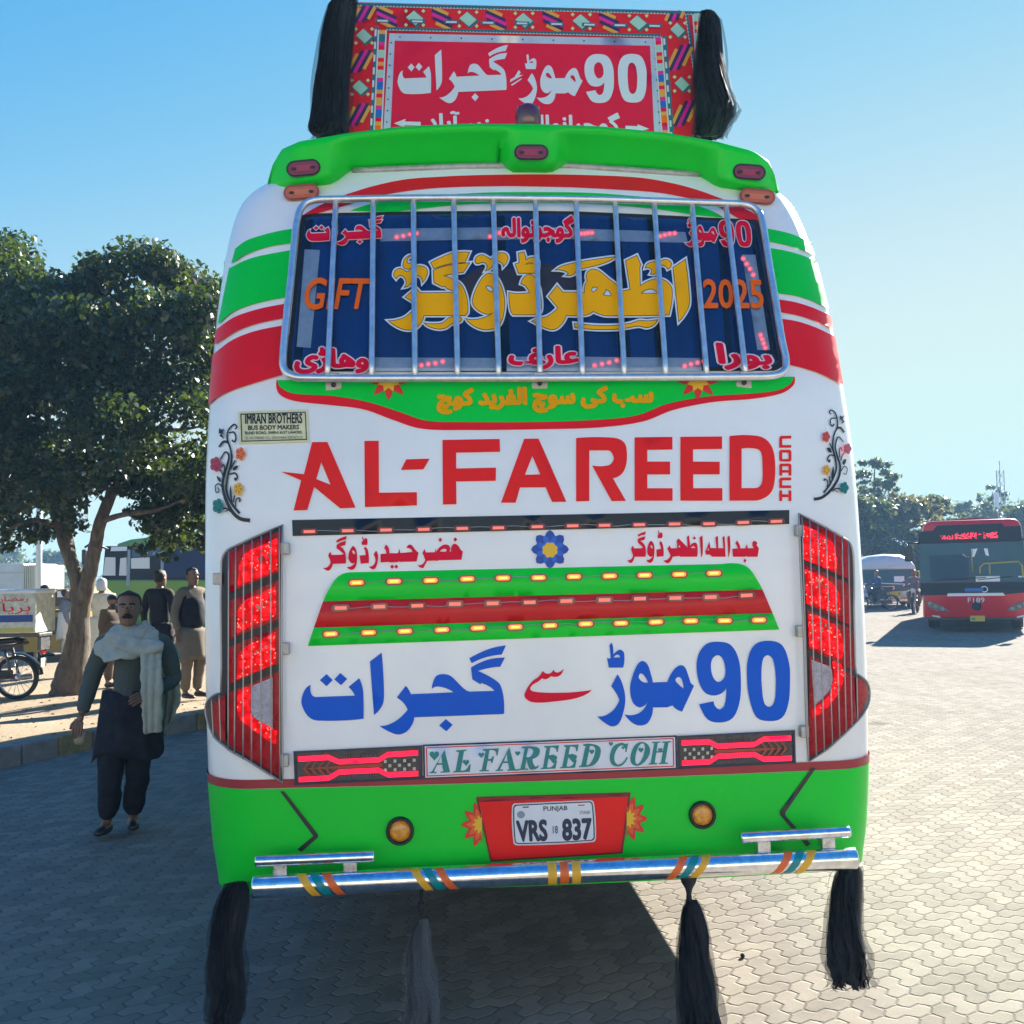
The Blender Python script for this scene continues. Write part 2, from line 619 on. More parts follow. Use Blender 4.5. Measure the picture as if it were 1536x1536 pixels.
MCH = mat('chrome', (.80, .80, .81), .14, metal=1.0, vary=.25, vscale=30)
MST = mat('brushed_steel', (.62, .64, .66), .28, metal=1.0, vary=.3, vscale=25)
MGR = mat('grey_bracket', (.45, .44, .42), .5, metal=.6, vary=.3, vscale=30)
MRD = mat('red_lens', (.34, .006, .02), .12, coat=1)
MRDK = mat('dark_red_lens', (.30, .001, .008), .25, coat=.15, spec=.2, vary=.35, vscale=14, emit=(1, .0, .01), estr=.012)
MRE = mat('lit_red', (.45, .0, .0), .4, spec=.1, emit=(1, .004, .008), estr=0.528)
def led_lens(m, scale, lo, hi):
    nt = m.node_tree; g = NG(nt); bs = nt.nodes['Principled BSDF']
    tc = nt.nodes.new('ShaderNodeTexCoord'); vo = nt.nodes.new('ShaderNodeTexVoronoi'); vo.inputs['Scale'].default_value = scale
    nt.links.new(tc.outputs['Object'], vo.inputs['Vector'])
    nt.links.new(g.ramp(vo.outputs['Distance'], .08, .6, hi, lo), bs.inputs['Emission Strength'])
    return m
led_lens(MRE, 42, .12, 1.25)
MREB = mat('lit_red_bright', (.9, .1, .08), .3, emit=(1, .16, .10), estr=0.66)
MRS2 = mat('lit_red_strip', (.9, .0, .03), .3, emit=(1, .003, .035), estr=0.528)
MAM = mat('amber_lens', (.78, .30, .01), .18, coat=1, vary=.3, vscale=60, bump=.4, bscale=90)
MAE = mat('lit_amber', (.8, .25, .03), .4, spec=.1, emit=(1, .20, .015), estr=.36)
MAEC = mat('lit_amber_core', (.9, .5, .2), .4, spec=.1, emit=(1, .42, .07), estr=.46)
MPE = mat('dim_pink_lamp', (.75, .17, .13), .4, emit=(1, .18, .12), estr=0.145)
MLH = mat('dark_red_lamp_case', (.16, .02, .02), .3, coat=.6)
MWR = mat('wire', (.35, .36, .38), .4, metal=.5)
MPL = mat('plate_cream', (.72, .70, .42), .45, vary=.06, vscale=8)
MPW = mat('plate_white', (.74, .77, .82), .35)
MTEAL = mat('teal_letter', (.0, .22, .22), .35)
MOL = mat('orange_lens', (.55, .09, .02), .2, coat=1)
MML = mat('maroon_lens', (.22, .01, .025), .2, coat=1)

bus = tag(empty('coach', (BX, BY, 0), YAW), 'white decorated coach seen from behind with green and red stripes and a red roof sign', 'coach')

# ---- body shell
def shell(levels, grow, ylen, name, m, roof=False, parent=bus, tmin=None):
    ts = np.concatenate([np.linspace(0, .80, 34), .80 + .2 * (1 - np.cos(np.linspace(0, math.pi / 2, 17)))[1:] ** .9])
    ts = np.concatenate([np.linspace(0, .82, 34), .82 + .18 * np.sin(np.linspace(0, math.pi / 2, 16))[1:]])
    tt = np.concatenate([-ts[::-1], ts[1:]])
    ys = np.concatenate([[.05, .15], np.linspace(.4, ylen, 14)])
    rows = []
    for e in levels:
        hw = float(hw_at(e)) + grow
        x = tt * hw
        z = e + CROWN * np.clip(1 - (x / 1.36) ** 2, 0, 1) * gz(e)
        y = S(x, z, grow)
        t0 = 1 - RC / hw
        yend = float(np.interp(e, _zs, _ds) - grow + BOW + RD)
        y[0] = y[-1] = yend
        zl = z[0]
        L = [(-hw, yend + (ylen - yend) * q / ylen, zl) for q in ys[::-1]]
        Rr = [(hw, yend + (ylen - yend) * q / ylen, zl) for q in ys]
        rows.append(L + list(zip(x, y, z)) + Rr)
    mb = MB(); mb.grid(rows)
    n = len(rows[0])
    if roof:
        b = (len(rows) - 1) * n
        for k in range(n // 2 - 1):
            mb.f.append([b + k, b + k + 1, b + n - 2 - k, b + n - 1 - k]); mb.s.append(True); mb.mi.append(0)
        for k in range(n // 2 - 1):
            mb.f.append([k, n - 1 - k, n - 2 - k, k + 1]); mb.s.append(False); mb.mi.append(0)
        for i in range(len(rows) - 1):
            mb.f.append([i * n, (i + 1) * n, (i + 1) * n + n - 1, i * n + n - 1]); mb.s.append(False); mb.mi.append(0)
    return mb.build(name, m, parent)
zdiv = float(hit(810, 1172)[0, 2])
zred = float(hit(810, 1158)[0, 2])
lv = np.concatenate([np.linspace(.60, 3.4, 116), np.linspace(3.42, 3.61, 22)])
shell(lv, 0.0, 11.4, 'body', MW, roof=True)
shell(np.concatenate([[.575, .58, .59], np.linspace(.61, zdiv, 20)]), .004, 11.35, 'lower_skirt', MG)
shell(np.linspace(zdiv + .002, zred, 4), .005, 11.35, 'red_pinstripe', mat('dull_red_line', (.35, .02, .03), .35))
mb = MB()
mb.box((0, 5.9, .62), (2.5, 10.8, .12))
mb.box((.55, 5.4, .50), (.12, 6, .14)); mb.box((-.55, 5.4, .50), (.12, 6, .14)); mb.box((0, 3.9, .5), (2.0, .16, .16), bevel=.03)
mb.build('chassis', MBK, bus)
for sx in (-1, 1):
    for y in (3.9, 9.2):
        mb = MB().lathe([(.18, -.14), (.42, -.15), (.49, -.1), (.5, 0), (.49, .1), (.42, .15), (.26, .15), (.24, .1), (.1, .08)], (sx * 1.12, y, .5), 'X', 32)
        w = mb.build('wheel', MRB, bus)
        MB().lathe([(.10, -.02), (.25, 0), (.27, .03), (.24, .04), (.08, .07), (.02, .07)], (sx * 1.12 + sx * .11, y, .5), 'X', 24).build('rim', MST, w)
# side windows and their pillars
MSW = mat('tinted_glass', (.01, .016, .022), .05, coat=1)
for sx in (-1, 1):
    for k in range(6):
        y0 = 2.0 + k * 1.5
        rows = [[(sx * (hw_at(z) + .004), y0 + q, z) for q in (0, .7, 1.4)] for z in (2.05, 2.4, 2.75, 3.0)]
        MB().grid(rows).build('side_window', MSW, bus)

# ---- stripes (they run round the corner and along the sides)
def stripe(name, m, top, bot, side, crop=None, W=1536.0, off=.006):
    T = path_open(top, crop, W); B = path_open(bot, crop, W)
    mb = MB()
    decal(None, [np.concatenate([T, B[::-1]])], m, bus, off, 10, mb=mb)
    zt = float(hit(*T[-1], off)[0, 2]); zb = float(hit(*B[-1], off)[0, 2])
    ye = float(np.interp((zt + zb) / 2, _zs, _ds)) + BOW + RD - .03
    rows = [[(side * (hw_at(z) + .0012), y, z) for y in np.linspace(ye, 11.3, 6)] for z in np.linspace(zb, zt, 4)]
    mb.grid(rows)
    return mb.build(name, m, bus)
def path_open(txt, crop, W):
    P = np.array([[float(c) for c in t.strip('s').split(',')] for t in txt.split()])
    if crop is not None: P = P * (crop[2] - crop[0]) / W + np.array(crop[:2])
    out = []
    for i in range(len(P) - 1):
        p0 = P[max(0, i - 1)]; p1 = P[i]; p2 = P[i + 1]; p3 = P[min(len(P) - 1, i + 2)]
        for q in range(6):
            t = q / 6
            out.append(.5 * (2*p1 + (p2-p0)*t + (2*p0-5*p1+4*p2-p3)*t*t + (3*p1-p0-3*p2+p3)*t**3))
    out.append(P[-1])
    return np.array(out)
CL = (300, 270, 460); CRr = (1130, 270, 1290)
for nm, m_, t_, b_ in (
    ('green_stripe', MGS, '625,318 520,335 400,365 300,400 232,450', '615,412 480,432 370,462 280,500 205,550'),
    ('green_stripe', MGS, '612,458 480,482 370,505 280,535 190,582', '575,768 450,792 320,825 210,870 115,950'),
    ('red_stripe', MRS, '570,812 430,838 310,870 210,910 105,985', '560,908 440,930 320,962 220,1005 92,1085'),
    ('red_stripe', MRS, '555,955 420,980 310,1010 200,1060 82,1150', '565,1275 460,1305 340,1342 220,1380 120,1425 52,1480')):
    stripe(nm, m_, t_, b_, -1, CL, 702)
for nm, m_, t_, b_ in (
    ('green_stripe', MGS, '85,318 180,336 260,358 330,386 395,415', '90,402 180,418 270,440 350,468 412,495'),
    ('green_stripe', MGS, '100,446 200,462 290,485 360,510 420,540', '150,742 260,757 350,780 420,806 500,845'),
    ('red_stripe', MRS, '165,785 270,802 370,832 440,860 515,895', '175,868 290,890 390,920 460,948 535,988'),
    ('red_stripe', MRS, '185,912 290,930 390,962 460,992 540,1032', '205,1208 320,1235 430,1270 520,1310 592,1345')):
    stripe(nm, m_, t_, b_, 1, CRr, 702)
# arch stripes above the window
CA = (440, 270, 800); CB = (780, 270, 1160)
arch_t = [(452, 325), (490, 303), (515, 293), (560, 279), (608, 269), (660, 265), (720, 262.5), (800, 261.5), (880, 262.5), (960, 266.5), (1010, 275), (1050, 286), (1085, 299), (1110, 309), (1142, 332)]
arch_b = [(468, 322), (515, 309), (545, 300), (582, 291), (640, 283), (700, 280), (760, 279), (800, 279.5), (860, 281), (930, 284.5), (990, 289), (1030, 296.5), (1060, 303), (1085, 314), (1118, 332)]
decal('red_arch', path(' '.join('%f,%fs' % p for p in arch_t + arch_b[::-1])), MRS, bus, .003, 18)
decal('green_arch', path('525,316 570,303s 650,294s 720,289s 800,288s 880,289s 950,294s 1020,303s 1060,313s 1085,326 1040,322s 980,313s 900,306s 800,304s 700,306s 640,312s 590,318'), MGS, bus, .003, 18)

# ---- banner below the window
ban = [(415, 570), (600, 572), (800, 571), (1000, 569), (1192, 565)]
decal('red_banner', path('415,570 700,571 1000,569 1192,565 1190,578s 1172,590s 1130,598s 1070,603s 1010,615s 965,632s 900,641s 800,644s 700,645s 632,643s 590,630s 545,614s 490,607s 440,601s 418,590s'), MRS, bus, .003, 22)
decal('green_banner', path('417,570 700,571 1000,569 1190,565 1186,575s 1168,585s 1130,590s 1060,595s 1000,606s 955,623s 890,630s 800,633s 700,633s 640,631s 600,618s 552,603s 500,594s 440,590s 420,580s'), MGS, bus, .006, 22)
AR = {'sab': '\uFE90\uFEB3', }
ban_txt = '\uFB7B\uFEEE\uFB90 \uFEAA\uFBFE\uFEAE\uFED4\uFEDF\u0627 \uFB7A\uFEEE\uFEB3 \uFBFD\uFB90 \uFE90\uFEB3'
text_quad('banner_lettering', ban_txt, [(654, 582), (981, 577), (981, 617), (655, 622)], MOC, bus, .010, bold=.066)
def petals(name, c, rx, ry, n, m, off, a0=0.0, a1=2 * math.pi, inner=.42, tip=1.0, wave=.62):
    P = []
    for k in range(n):
        for f, r_ in ((0, inner), (.25, wave), (.5, tip), (.75, wave)):
            a = a0 + (a1 - a0) * (k + f) / n
            P.append((c[0] + rx * r_ * math.cos(a), c[1] + ry * r_ * math.sin(a)))
    if a1 - a0 < 6.2:
        P.append((c[0] + rx * inner * math.cos(a1), c[1] + ry * inner * math.sin(a1)))
    return decal(name, np.array(P), m, bus, off, 20)
MFR = mat('flower_red', (.72, .03, .02), .4, vary=.1); MFO = mat('flower_orange', (.85, .12, .02), .4, vary=.1); MFY = mat('flower_yellow', (.85, .5, .02), .4)
for cx in (583, 1047):
    petals('flower', (cx, 571), 33, 30, 5, MFR, .009, -.35, math.pi + .35, .5, 1.0, .72)
    petals('flower_heart', (cx, 571), 18, 18, 4, MFY, .011, -.1, math.pi + .1, .6, .95, .75)

# ---- big red name
CH = (420, 645, 800); CI = (790, 640, 1200)
def lett(name, lst, crop, m, off=.004, halo=None, hm=None):
    """each lst entry is one letter: list of outlines"""
    mb = MB()
    for l in lst: decal(None, paths(l, crop), m, bus, off, 24, mb=mb)
    o = mb.build(name, m, bus)
    return o
lett('name_lettering', [
    ['195,73 287,72 458,470 365,475 207,345 165,485 82,488 128,305 5,252 145,268', '250,195 307,332 220,297'],
    ['512,66 598,65 600,380 830,377 830,457 515,467'], ['765,178 907,173 870,238 733,242'],
    ['985,60 1332,54 1334,132 1068,137 1068,233 1310,228 1308,308 1068,312 1070,450 988,452']], CH, MRL)
lett('name_lettering', [
    ['-14,68 67,67 223,422 143,423 107,341 -37,341 -62,427 -144,427', '32,165 77,268 -10,270'],
    ['278,64 490,62s 545,85s 562,130s 560,210s 535,265s 485,290 558,417 478,418 368,218 460,217s 487,190s 487,165s 470,138s 445,133 352,133 352,418 278,420'],
    ['607,60 819,57 819,128 678,130 678,196 806,196 806,268 678,268 678,346 820,346 820,416 607,416'],
    ['864,57 1098,55 1098,125 935,127 935,196 1085,197 1085,268 936,268 936,346 1100,345 1100,416 864,416'],
    ['1140,53 1300,52s 1360,85s 1392,160s 1393,310s 1365,380s 1290,415 1140,416', '1208,123 1290,124s 1318,145s 1325,200s 1325,300s 1310,335s 1275,345 1208,345']], CI, MRL)
lett('side_word_lettering', [
    ['1487,50 1487,66 1436,68 1436,103 1487,103 1487,118 1420,118 1420,62 1428,52'],
    ['1428,130 1480,130 1488,140 1488,190 1480,196 1428,196 1420,188 1420,138', '1436,145 1472,145 1472,182 1436,182'],
    ['1420,275 1420,215 1428,207 1480,207 1488,215 1488,275 1472,275 1472,258 1436,258 1436,275', '1436,222 1472,222 1472,244 1436,244'],
    ['1487,285 1487,301 1436,302 1436,330 1487,330 1487,345 1420,345 1420,295 1428,286'],
    ['1420,358 1436,358 1436,380 1472,380 1472,358 1488,358 1488,418 1472,418 1472,396 1436,396 1436,418 1420,418']], CI, MRL)

# ---- blue and red destination lettering
CBR = (890, 950, 1200); CBL = (440, 960, 770); CSE = (775, 990, 895)
N90 = [['1295,55s 1400,85s 1455,220s 1462,360s 1450,520s 1400,630s 1305,652s 1215,625s 1160,480s 1143,330s 1150,190s 1200,85s', '1298,162s 1335,195s 1355,300s 1357,400s 1345,510s 1310,547s 1272,520s 1255,420s 1250,300s 1262,190s'],
       ['920,62s 1020,85s 1080,190s 1097,360s 1085,520s 1030,635s 930,663s 850,640s 800,560s 788,527 895,505 905,540s 940,565s 975,535s 988,450s 988,405 955,445s 895,462s 830,440s 785,360s 768,250s 785,150s 840,80s', '925,162s 960,185s 980,250s 975,325s 930,362s 890,325s 874,250s 885,190s']]
NMOR = [['645,237s 680,250s 705,310s 722,365 748,392 660,582 620,565s 588,535 550,550 443,551 435,610s 400,670s 345,685s 290,665s 233,603 310,605s 370,570s 405,505 375,540s 340,550s 295,515s 274,430s 285,340s 330,230s 368,205s 405,235s 430,310s 443,365 550,362 595,275s', '338,318s 350,298s 375,310s 408,367 365,360s 340,335s', '610,345s 638,325s 660,350s 670,410 635,380s'],
        ['180,305 215,370s 238,480s 225,580s 190,670s 140,692s 85,665s 30,618 90,610s 150,570s 195,495 170,445s 133,393'],
        ['120,88 138,68 147,100 150,158 178,130s 205,122s 230,150s 222,255 115,255 102,180 118,190 130,180', '150,180 180,158s 200,178']]
NGUJ = [['122,313 118,350s 130,385s 155,398 430,388 410,355s 385,328 460,266 485,340s 490,420s 490,550 165,562s 100,530s 58,450s 60,400s 85,340s'],
        ['232,238 275,280 232,323 185,280'], ['328,230 376,272 333,316 286,275'],
        ['617,88 633,380s 622,455s 563,525 535,150'],
        ['785,320 805,345s 820,378 1120,365 1060,335s 1000,325s 966,343 975,295s 1000,250s 1050,238s 1100,252s 1165,315s 1205,350s 1235,360 1405,355 1370,325s 1312,300 1308,310 1250,275 1240,192 1310,155s 1380,132s 1478,122 1445,187 1370,195s 1290,216 1370,255s 1430,295s 1450,325s 1468,400s 1472,510 1465,517 845,540 830,590s 790,640s 735,660s 680,645s 600,600 660,592s 730,555s 798,487 770,440s 722,402'],
        ['1228,128 1310,85s 1390,55s 1485,38 1455,102 1380,112s 1310,132s 1245,162'],
        ['1065,552 1112,592 1068,638 1018,597']]
lett('destination_lettering', N90 + NMOR, CBR, MBL)
lett('destination_lettering', NGUJ, CBL, MBL)
lett('joining_word', [['905,165 870,250s 810,310s 740,325s 655,310 610,350s 550,370s 485,350 420,410s 330,460s 270,520s 265,570s 330,605s 560,627s 850,628s 1130,615s 1440,575 1370,640s 1220,710s 1020,760s 700,800s 450,820s 280,805s 180,745s 150,680s 170,610s 230,500s 300,410s 430,315s 470,260s 505,205 540,245s 600,265s 660,245s 710,180 735,225s 790,240s 850,215s']], CSE, MCR)

# ---- red names over the louvres
lett('owner_name', [
    ['1385,137s 1420,160s 1445,200s 1465,213 1450,298 1215,303 1205,315 1195,305 1105,310 1085,350s 1060,383s 1010,348 1055,345s 1088,300 1060,230 1080,190 1095,225 1185,222 1190,190 1200,215 1230,175s 1280,145s 1330,160s 1330,215 1350,215 1345,185s 1360,150s', '1235,215 1265,190s 1300,195s 1290,218'],
    ['1238,75 1258,98 1238,122 1218,98'], ['1388,72 1410,95 1388,118 1368,95'],
    ['640,240 700,235 690,195 675,185 692,145 720,175s 728,232 815,232 828,185 838,230 960,220 940,190s 900,180 920,150s 950,150s 985,195s 1020,228 1000,315 830,320 825,312 815,322 735,325 725,320 640,325'],
    ['755,345 778,370 755,390 735,370'], ['797,345 818,368 797,388 777,368'],
    ['595,205 615,250s 610,320s 590,380s 565,395s 520,365 560,358s 588,310s 570,245'],
    ['485,165 515,210s 522,330 440,338 430,255 490,250 485,200 472,190'], ['455,70 465,65 470,100 500,82s 510,130s 505,150 455,150 448,120 462,110'],
    ['370,160s 398,210s 405,290s 390,370s 350,400s 300,370 350,360s 385,325 355,335s 322,300s 320,240s 345,180s', '355,210s 370,205s 385,235s 370,240s'],
    ['135,215 150,250 240,248 270,240 225,200 200,185 200,150 240,125s 295,108 285,150 235,165 270,195s 290,240s 292,335 160,340 145,385s 115,408s 62,378 110,370s 140,320 115,255'],
    ['195,110 240,80s 300,62 295,95 240,110s 200,128']], (475, 795, 705), MCR)
lett('owner_name', [
    ['1385,175s 1410,200s 1400,215 1425,250 1412,335 1305,335 1300,325 1290,335 1165,335 1160,255 1215,252 1205,220 1190,205 1205,170 1230,210s 1240,250 1290,250 1305,205 1315,250 1375,248 1360,215s 1365,185s'],
    ['1285,350 1300,375 1285,395 1270,375'], ['1110,140 1132,120 1138,260s 1120,345'],
    ['1060,140 1082,125 1092,335 960,335 940,320 925,310 895,315 888,280 930,185 940,245 1000,248 990,140 1015,125 1018,248 1070,248', '905,268 926,242 926,272'],
    ['832,140 860,120 862,300s 848,345'],
    ['705,135 725,120 735,200 735,225 770,195s 800,200s 812,250s 808,335 640,335 625,328 560,335 540,380s 510,400s 468,370 510,362s 540,320 508,255 530,220 545,250 605,248 605,200 600,175 620,150 660,190s 710,240', '615,240 630,215 640,240', '740,245 770,225 790,248'],
    ['778,130 795,148 778,165 762,148'],
    ['440,175 465,220s 470,330 402,335 398,262 445,255 438,220 428,205'], ['415,72 425,70 428,105 445,90s 460,105s 455,148 412,148 410,120 418,115'],
    ['348,175s 375,220s 378,300s 365,370s 335,398s 295,365 335,360s 360,325 335,335s 308,300s 310,240s 328,190s', '338,225s 350,218s 362,245s 350,250s'],
    ['160,220 175,250 245,250 265,240 225,205 212,190 212,155 250,140s 290,130 280,165 235,175 275,210s 290,250s 290,335 180,335 160,385s 140,398s 105,370 145,360s 165,320 145,260'],
    ['210,115 250,95s 292,82 285,115 250,120s 215,135']], (925, 785, 1155), MCR)
MB2 = mat('flower_blue', (.0, .12, .6), .35); MB1 = mat('flower_deep_blue', (.0, .05, .38), .35)
petals('blue_flower', (825, 824), 28.5, 29, 8, MB1, .004, .39, .39 + 2 * math.pi, .72, 1.0, .9)
petals('blue_flower_petals', (825, 824), 21, 21, 8, MB2, .0055, 0, 2 * math.pi, .55, 1.05, .9)
petals('blue_flower_heart', (825, 825), 11.5, 11.5, 8, MFY, .007, 0, 2 * math.pi, .9, 1.05, 1.0)

# ---- marker lamps in strings
def lamp_string(pts, w, h, lit, wire=True, off=.012):
    for i, (x, y) in enumerate(pts):
        dx = pts[min(i + 1, len(pts) - 1)]; dp = pts[max(i - 1, 0)]
        sl = (dx[1] - dp[1]) / (dx[0] - dp[0])
        def pill(a, b, n=10):
            P = []
            for k in range(n + 1):
                an = -math.pi / 2 + math.pi * k / n; P.append((a - b + b * math.cos(an), b * math.sin(an)))
            for k in range(n + 1):
                an = math.pi / 2 + math.pi * k / n; P.append((-a + b + b * math.cos(an), b * math.sin(an)))
            return np.array([(x + q[0], y + q[1] + sl * q[0]) for q in P])
        c = decal('string_lamp', pill(w * .5, h * .5), MLH, bus, off, 0, thick=.012)
        if lit:
            decal('bulb', pill(w * .5 - 3.2, h * .5 - 2.6), MAE, c, off + .003, 0)
            decal('filament', pill(w * .5 - 6.5, h * .5 - 4.2), MAEC, c, off + .0045, 0)
        else:
            decal('bulb', np.array([(x - w * .33, y - h * .24 - sl * w * .33), (x + w * .33, y - h * .24 + sl * w * .33), (x + w * .33, y + h * .24 + sl * w * .33), (x - w * .33, y + h * .24 - sl * w * .33)]), MPE, c, off + .003, 0)
    if wire:
        XS, YS = [], []
        for (a, b) in zip(pts[:-1], pts[1:]):
            xs = np.linspace(a[0], b[0], 12)[:-1]; u = np.linspace(0, 1, 12)[:-1]
            wob = random.uniform(-2.2, 2.6)
            XS += list(xs); YS += list(a[1] + (b[1] - a[1]) * u + wob * np.sin(math.pi * u) + random.uniform(-1, 1) * np.sin(2 * math.pi * u))
        mb = MB().tube(hit(XS, YS, off - .004), .0017, 5)
        mb.build('lamp_wire', MWR, bus)
decal('black_vent', path('438,780 1184,765 1184,786 439,804'), MBK, bus, .004, 24)
s_ = 3.84
lamp_string([(464, 797.3), (521.6, 796), (578.9, 795), (635.6, 794), (693.4, 792.6), (747.6, 791.7), (806, 790), (859, 788.7), (906.8, 788), (959, 787), (1012, 786), (1063.5, 785.7), (1115, 783.7), (1164.6, 782)], 26, 9, False)
# louvre bands: each bulges a little
def bulge(ytop, ybot, amp, base):
    return lambda px, py: base + amp * np.sin(math.pi * np.clip((py - ytop(px)) / (ybot(px) - ytop(px)), 0, 1))
lt = lambda px: 858.5 - (px - 525) * .0222
l1 = lambda px: 902 - (px - 484) * .0273
l2 = lambda px: 941.8 - (px - 471) * .0321
l3 = lambda px: 969 - (px - 461.7) * .0346
X1 = 1080
decal('louvre', path('484.6,902 498,876s 508,864s 523,858.5 1084,846 1108,845.5s 1123,852s 1136,870s 1143.8,884.3'), MG, bus, bulge(lt, l1, .014, .004), 14)
decal('louvre', path('470.8,941.8 484.6,902 1143.8,884.3 1159,919.7'), mat('louvre_red', (.62, .010, .012), .38, coat=.15, spec=.25, vary=.1), bus, bulge(l1, l2, .014, .004), 14)
decal('louvre', path('461.7,969 470.8,941.8 1159,919.7 1169,944.4'), MG, bus, bulge(l2, l3, .012, .004), 14)
lamp_string([(535, 874), (591, 872), (646, 870.7), (701, 868.4), (754.6, 867), (808, 866.6), (861, 865), (914.6, 864), (967, 862.8), (1019, 861.4), (1071, 859.8)], 27, 12, True, off=.022)
lamp_string([(511, 912), (569, 910), (626, 908.5), (682.5, 906), (739, 905), (794.5, 903.5), (849.5, 901.5), (906.8, 900), (960, 898), (1013, 897), (1066, 895.7), (1120, 893)], 27, 11, False, off=.022)
lamp_string([(496, 951), (553, 949), (607.5, 946.8), (663, 944.7), (717, 942), (773, 940.5), (825, 938.4), (878.6, 935.8), (931.5, 934.8), (984, 933), (1036.5, 931.4), (1087, 931), (1138.5, 930)], 27, 12, True, off=.022)

# ---- builder's plate and painted flower vines
pl = decal('makers_plate', path('357,617 462,614 464,663 359,666'), MPL, bus, .006, 0, thick=.005)
def frame_loop(a, b): return [path(a), path(b)]
decal('plate_border', [path('360.5,620.5 458.5,617.5 460.5,659.8 362,662.5'), path('362,622 457.2,619 459,658.3 363.4,661')], MDK, pl, .0075, 0)
text_quad('plate_lettering', 'IMRAN BROTHERS', [(367.5, 620.5), (453.5, 619.5), (453.5, 635), (367.5, 636)], MDK, pl, .0075, bold=.03)
text_quad('plate_lettering', 'BUS BODY MAKERS', [(372, 638), (448.5, 637), (448.5, 644), (372, 645)], MDK, pl, .0075, bold=.025)
text_quad('plate_lettering', 'BUND ROAD, SHERA KOT LAHORE', [(367.5, 647.2), (453, 646), (453, 651), (367.5, 652.4)], MDK, pl, .0075, bold=.02)
text_quad('plate_lettering', 'TEL: 042-37460400 CELL: 0300-4144644, 0300-9675114', [(366.5, 655), (453.5, 653.6), (453.5, 658.5), (366.5, 659.8)], mat('plate_ink', (.1, .1, .05), .5), pl, .0075)
MVI = mat('vine_black', (.012, .014, .02), .35)
CV = (310, 605, 480); CVR = (1200, 600, 1300)
def ribbon_px(pts, w0, w1, k=8):
    P = np.array(pts, float); out = []
    for i in range(len(P) - 1):
        p0 = P[max(0, i - 1)]; p1 = P[i]; p2 = P[i + 1]; p3 = P[min(len(P) - 1, i + 2)]
        for q in range(k):
            t = q / k
            out.append(.5 * (2*p1 + (p2-p0)*t + (2*p0-5*p1+4*p2-p3)*t*t + (3*p1-p0-3*p2+p3)*t**3))
    out.append(P[-1]); out = np.array(out)
    d = np.gradient(out, axis=0); d /= np.hypot(d[:, 0], d[:, 1])[:, None] + 1e-9
    n = np.stack([-d[:, 1], d[:, 0]], 1)
    w = np.linspace(w0, w1, len(out))[:, None] / 2
    if callable(w0): pass
    return np.concatenate([out + n * w, (out - n * w)[::-1]])
def vine(crop, Wd, strokes, leaves, blooms):
    k = (crop[2] - crop[0]) / Wd
    mb = MB()
    for j, (pts, w0, w1) in enumerate(strokes):
        P = np.array(pts, float) * k + np.array(crop[:2])
        l = ribbon_px(P, w0 * k, w1 * k)
        if area2(l) < 0: l = l[::-1]
        decal(None, [l], MVI, bus, .004 + .0002 * j, 0, mb=mb, pre=False)
    for j, lf in enumerate(leaves):
        decal(None, [path(lf, crop, Wd)], MVI, bus, .0065 + .0002 * j, 0, mb=mb)
    o = mb.build('painted_vine', MVI, bus)
    for (cx, cy, r_, m_) in blooms:
        c = np.array([cx, cy]) * k + np.array(crop[:2]); rr = r_ * k
        P = []
        for q in range(40):
            a = 2 * math.pi * q / 40
            P.append((c[0] + rr * (.78 + .22 * abs(math.cos(2.5 * a))) * math.cos(a) * .85, c[1] + rr * (.78 + .22 * abs(math.cos(2.5 * a))) * math.sin(a) * 1.15))
        f = decal('painted_bloom', np.array(P), m_, bus, .010, 0)
        mbd = MB()
        for q in range(5):
            a = 2 * math.pi * q / 5
            d_ = np.array([(c[0] + rr * (.42 * math.cos(a) + .1 * math.cos(b)), c[1] + rr * (.55 * math.sin(a) + .12 * math.sin(b))) for b in np.linspace(0, 6.28, 7)[:-1]])
            decal(None, d_, MVI, f, .0115, 0, mb=mbd)
        mbd.build('bloom_marks', MVI, f)
VO = mat('bloom_orange', (.8, .16, .03), .4); VR = mat('bloom_crimson', (.5, .01, .05), .4); VY = mat('bloom_yellow', (.8, .4, .02), .4); VT = mat('bloom_teal', (.0, .18, .17), .4); VP = mat('bloom_pink', (.62, .08, .14), .4)
VL = [
    ([(525, 1420), (400, 1395), (300, 1300), (215, 1120), (195, 950), (245, 760), (270, 640), (225, 590), (165, 680)], 48, 14),
    ([(400, 1335), (300, 1210), (240, 1060), (250, 900), (300, 700), (290, 560), (250, 440), (260, 330), (330, 255), (365, 290), (340, 310)], 30, 14),
    ([(255, 470), (200, 465), (150, 530)], 30, 22), ([(270, 360), (330, 350), (355, 420), (335, 465), (305, 445)], 16, 20),
    ([(275, 860), (340, 845), (372, 890), (350, 930), (340, 900)], 18, 22), ([(195, 890), (215, 800), (205, 740), (180, 775)], 18, 10),
    ([(205, 900), (180, 830), (150, 800)], 18, 14), ([(190, 1020), (150, 975), (105, 1000), (115, 1080), (150, 1060), (135, 1020)], 16, 12),
    ([(285, 800), (350, 690)], 22, 16), ([(340, 1110), (320, 1200)], 14, 20), ([(350, 1250), (355, 1180), (385, 1145), (405, 1175), (390, 1190)], 14, 20),
    ([(200, 1270), (250, 1280), (290, 1310)], 22, 18), ([(220, 1310), (260, 1295)], 10, 16)]
VLL = ['385,755 350,805s 315,810 330,770s', '290,980 305,1100s 310,1210 280,1100s', '120,880 165,910s 170,960 135,930s', '150,300 190,320 215,300 195,350 215,380 180,360 210,430 150,390 175,370 145,365']
vine(CV, 1374, VL, VLL, [(408, 612, 72, VO), (105, 738, 82, VR), (383, 1038, 72, VY), (135, 1245, 82, VT)])
def mir(p): return (768 - (p[0] - 30) * 1.0, p[1])
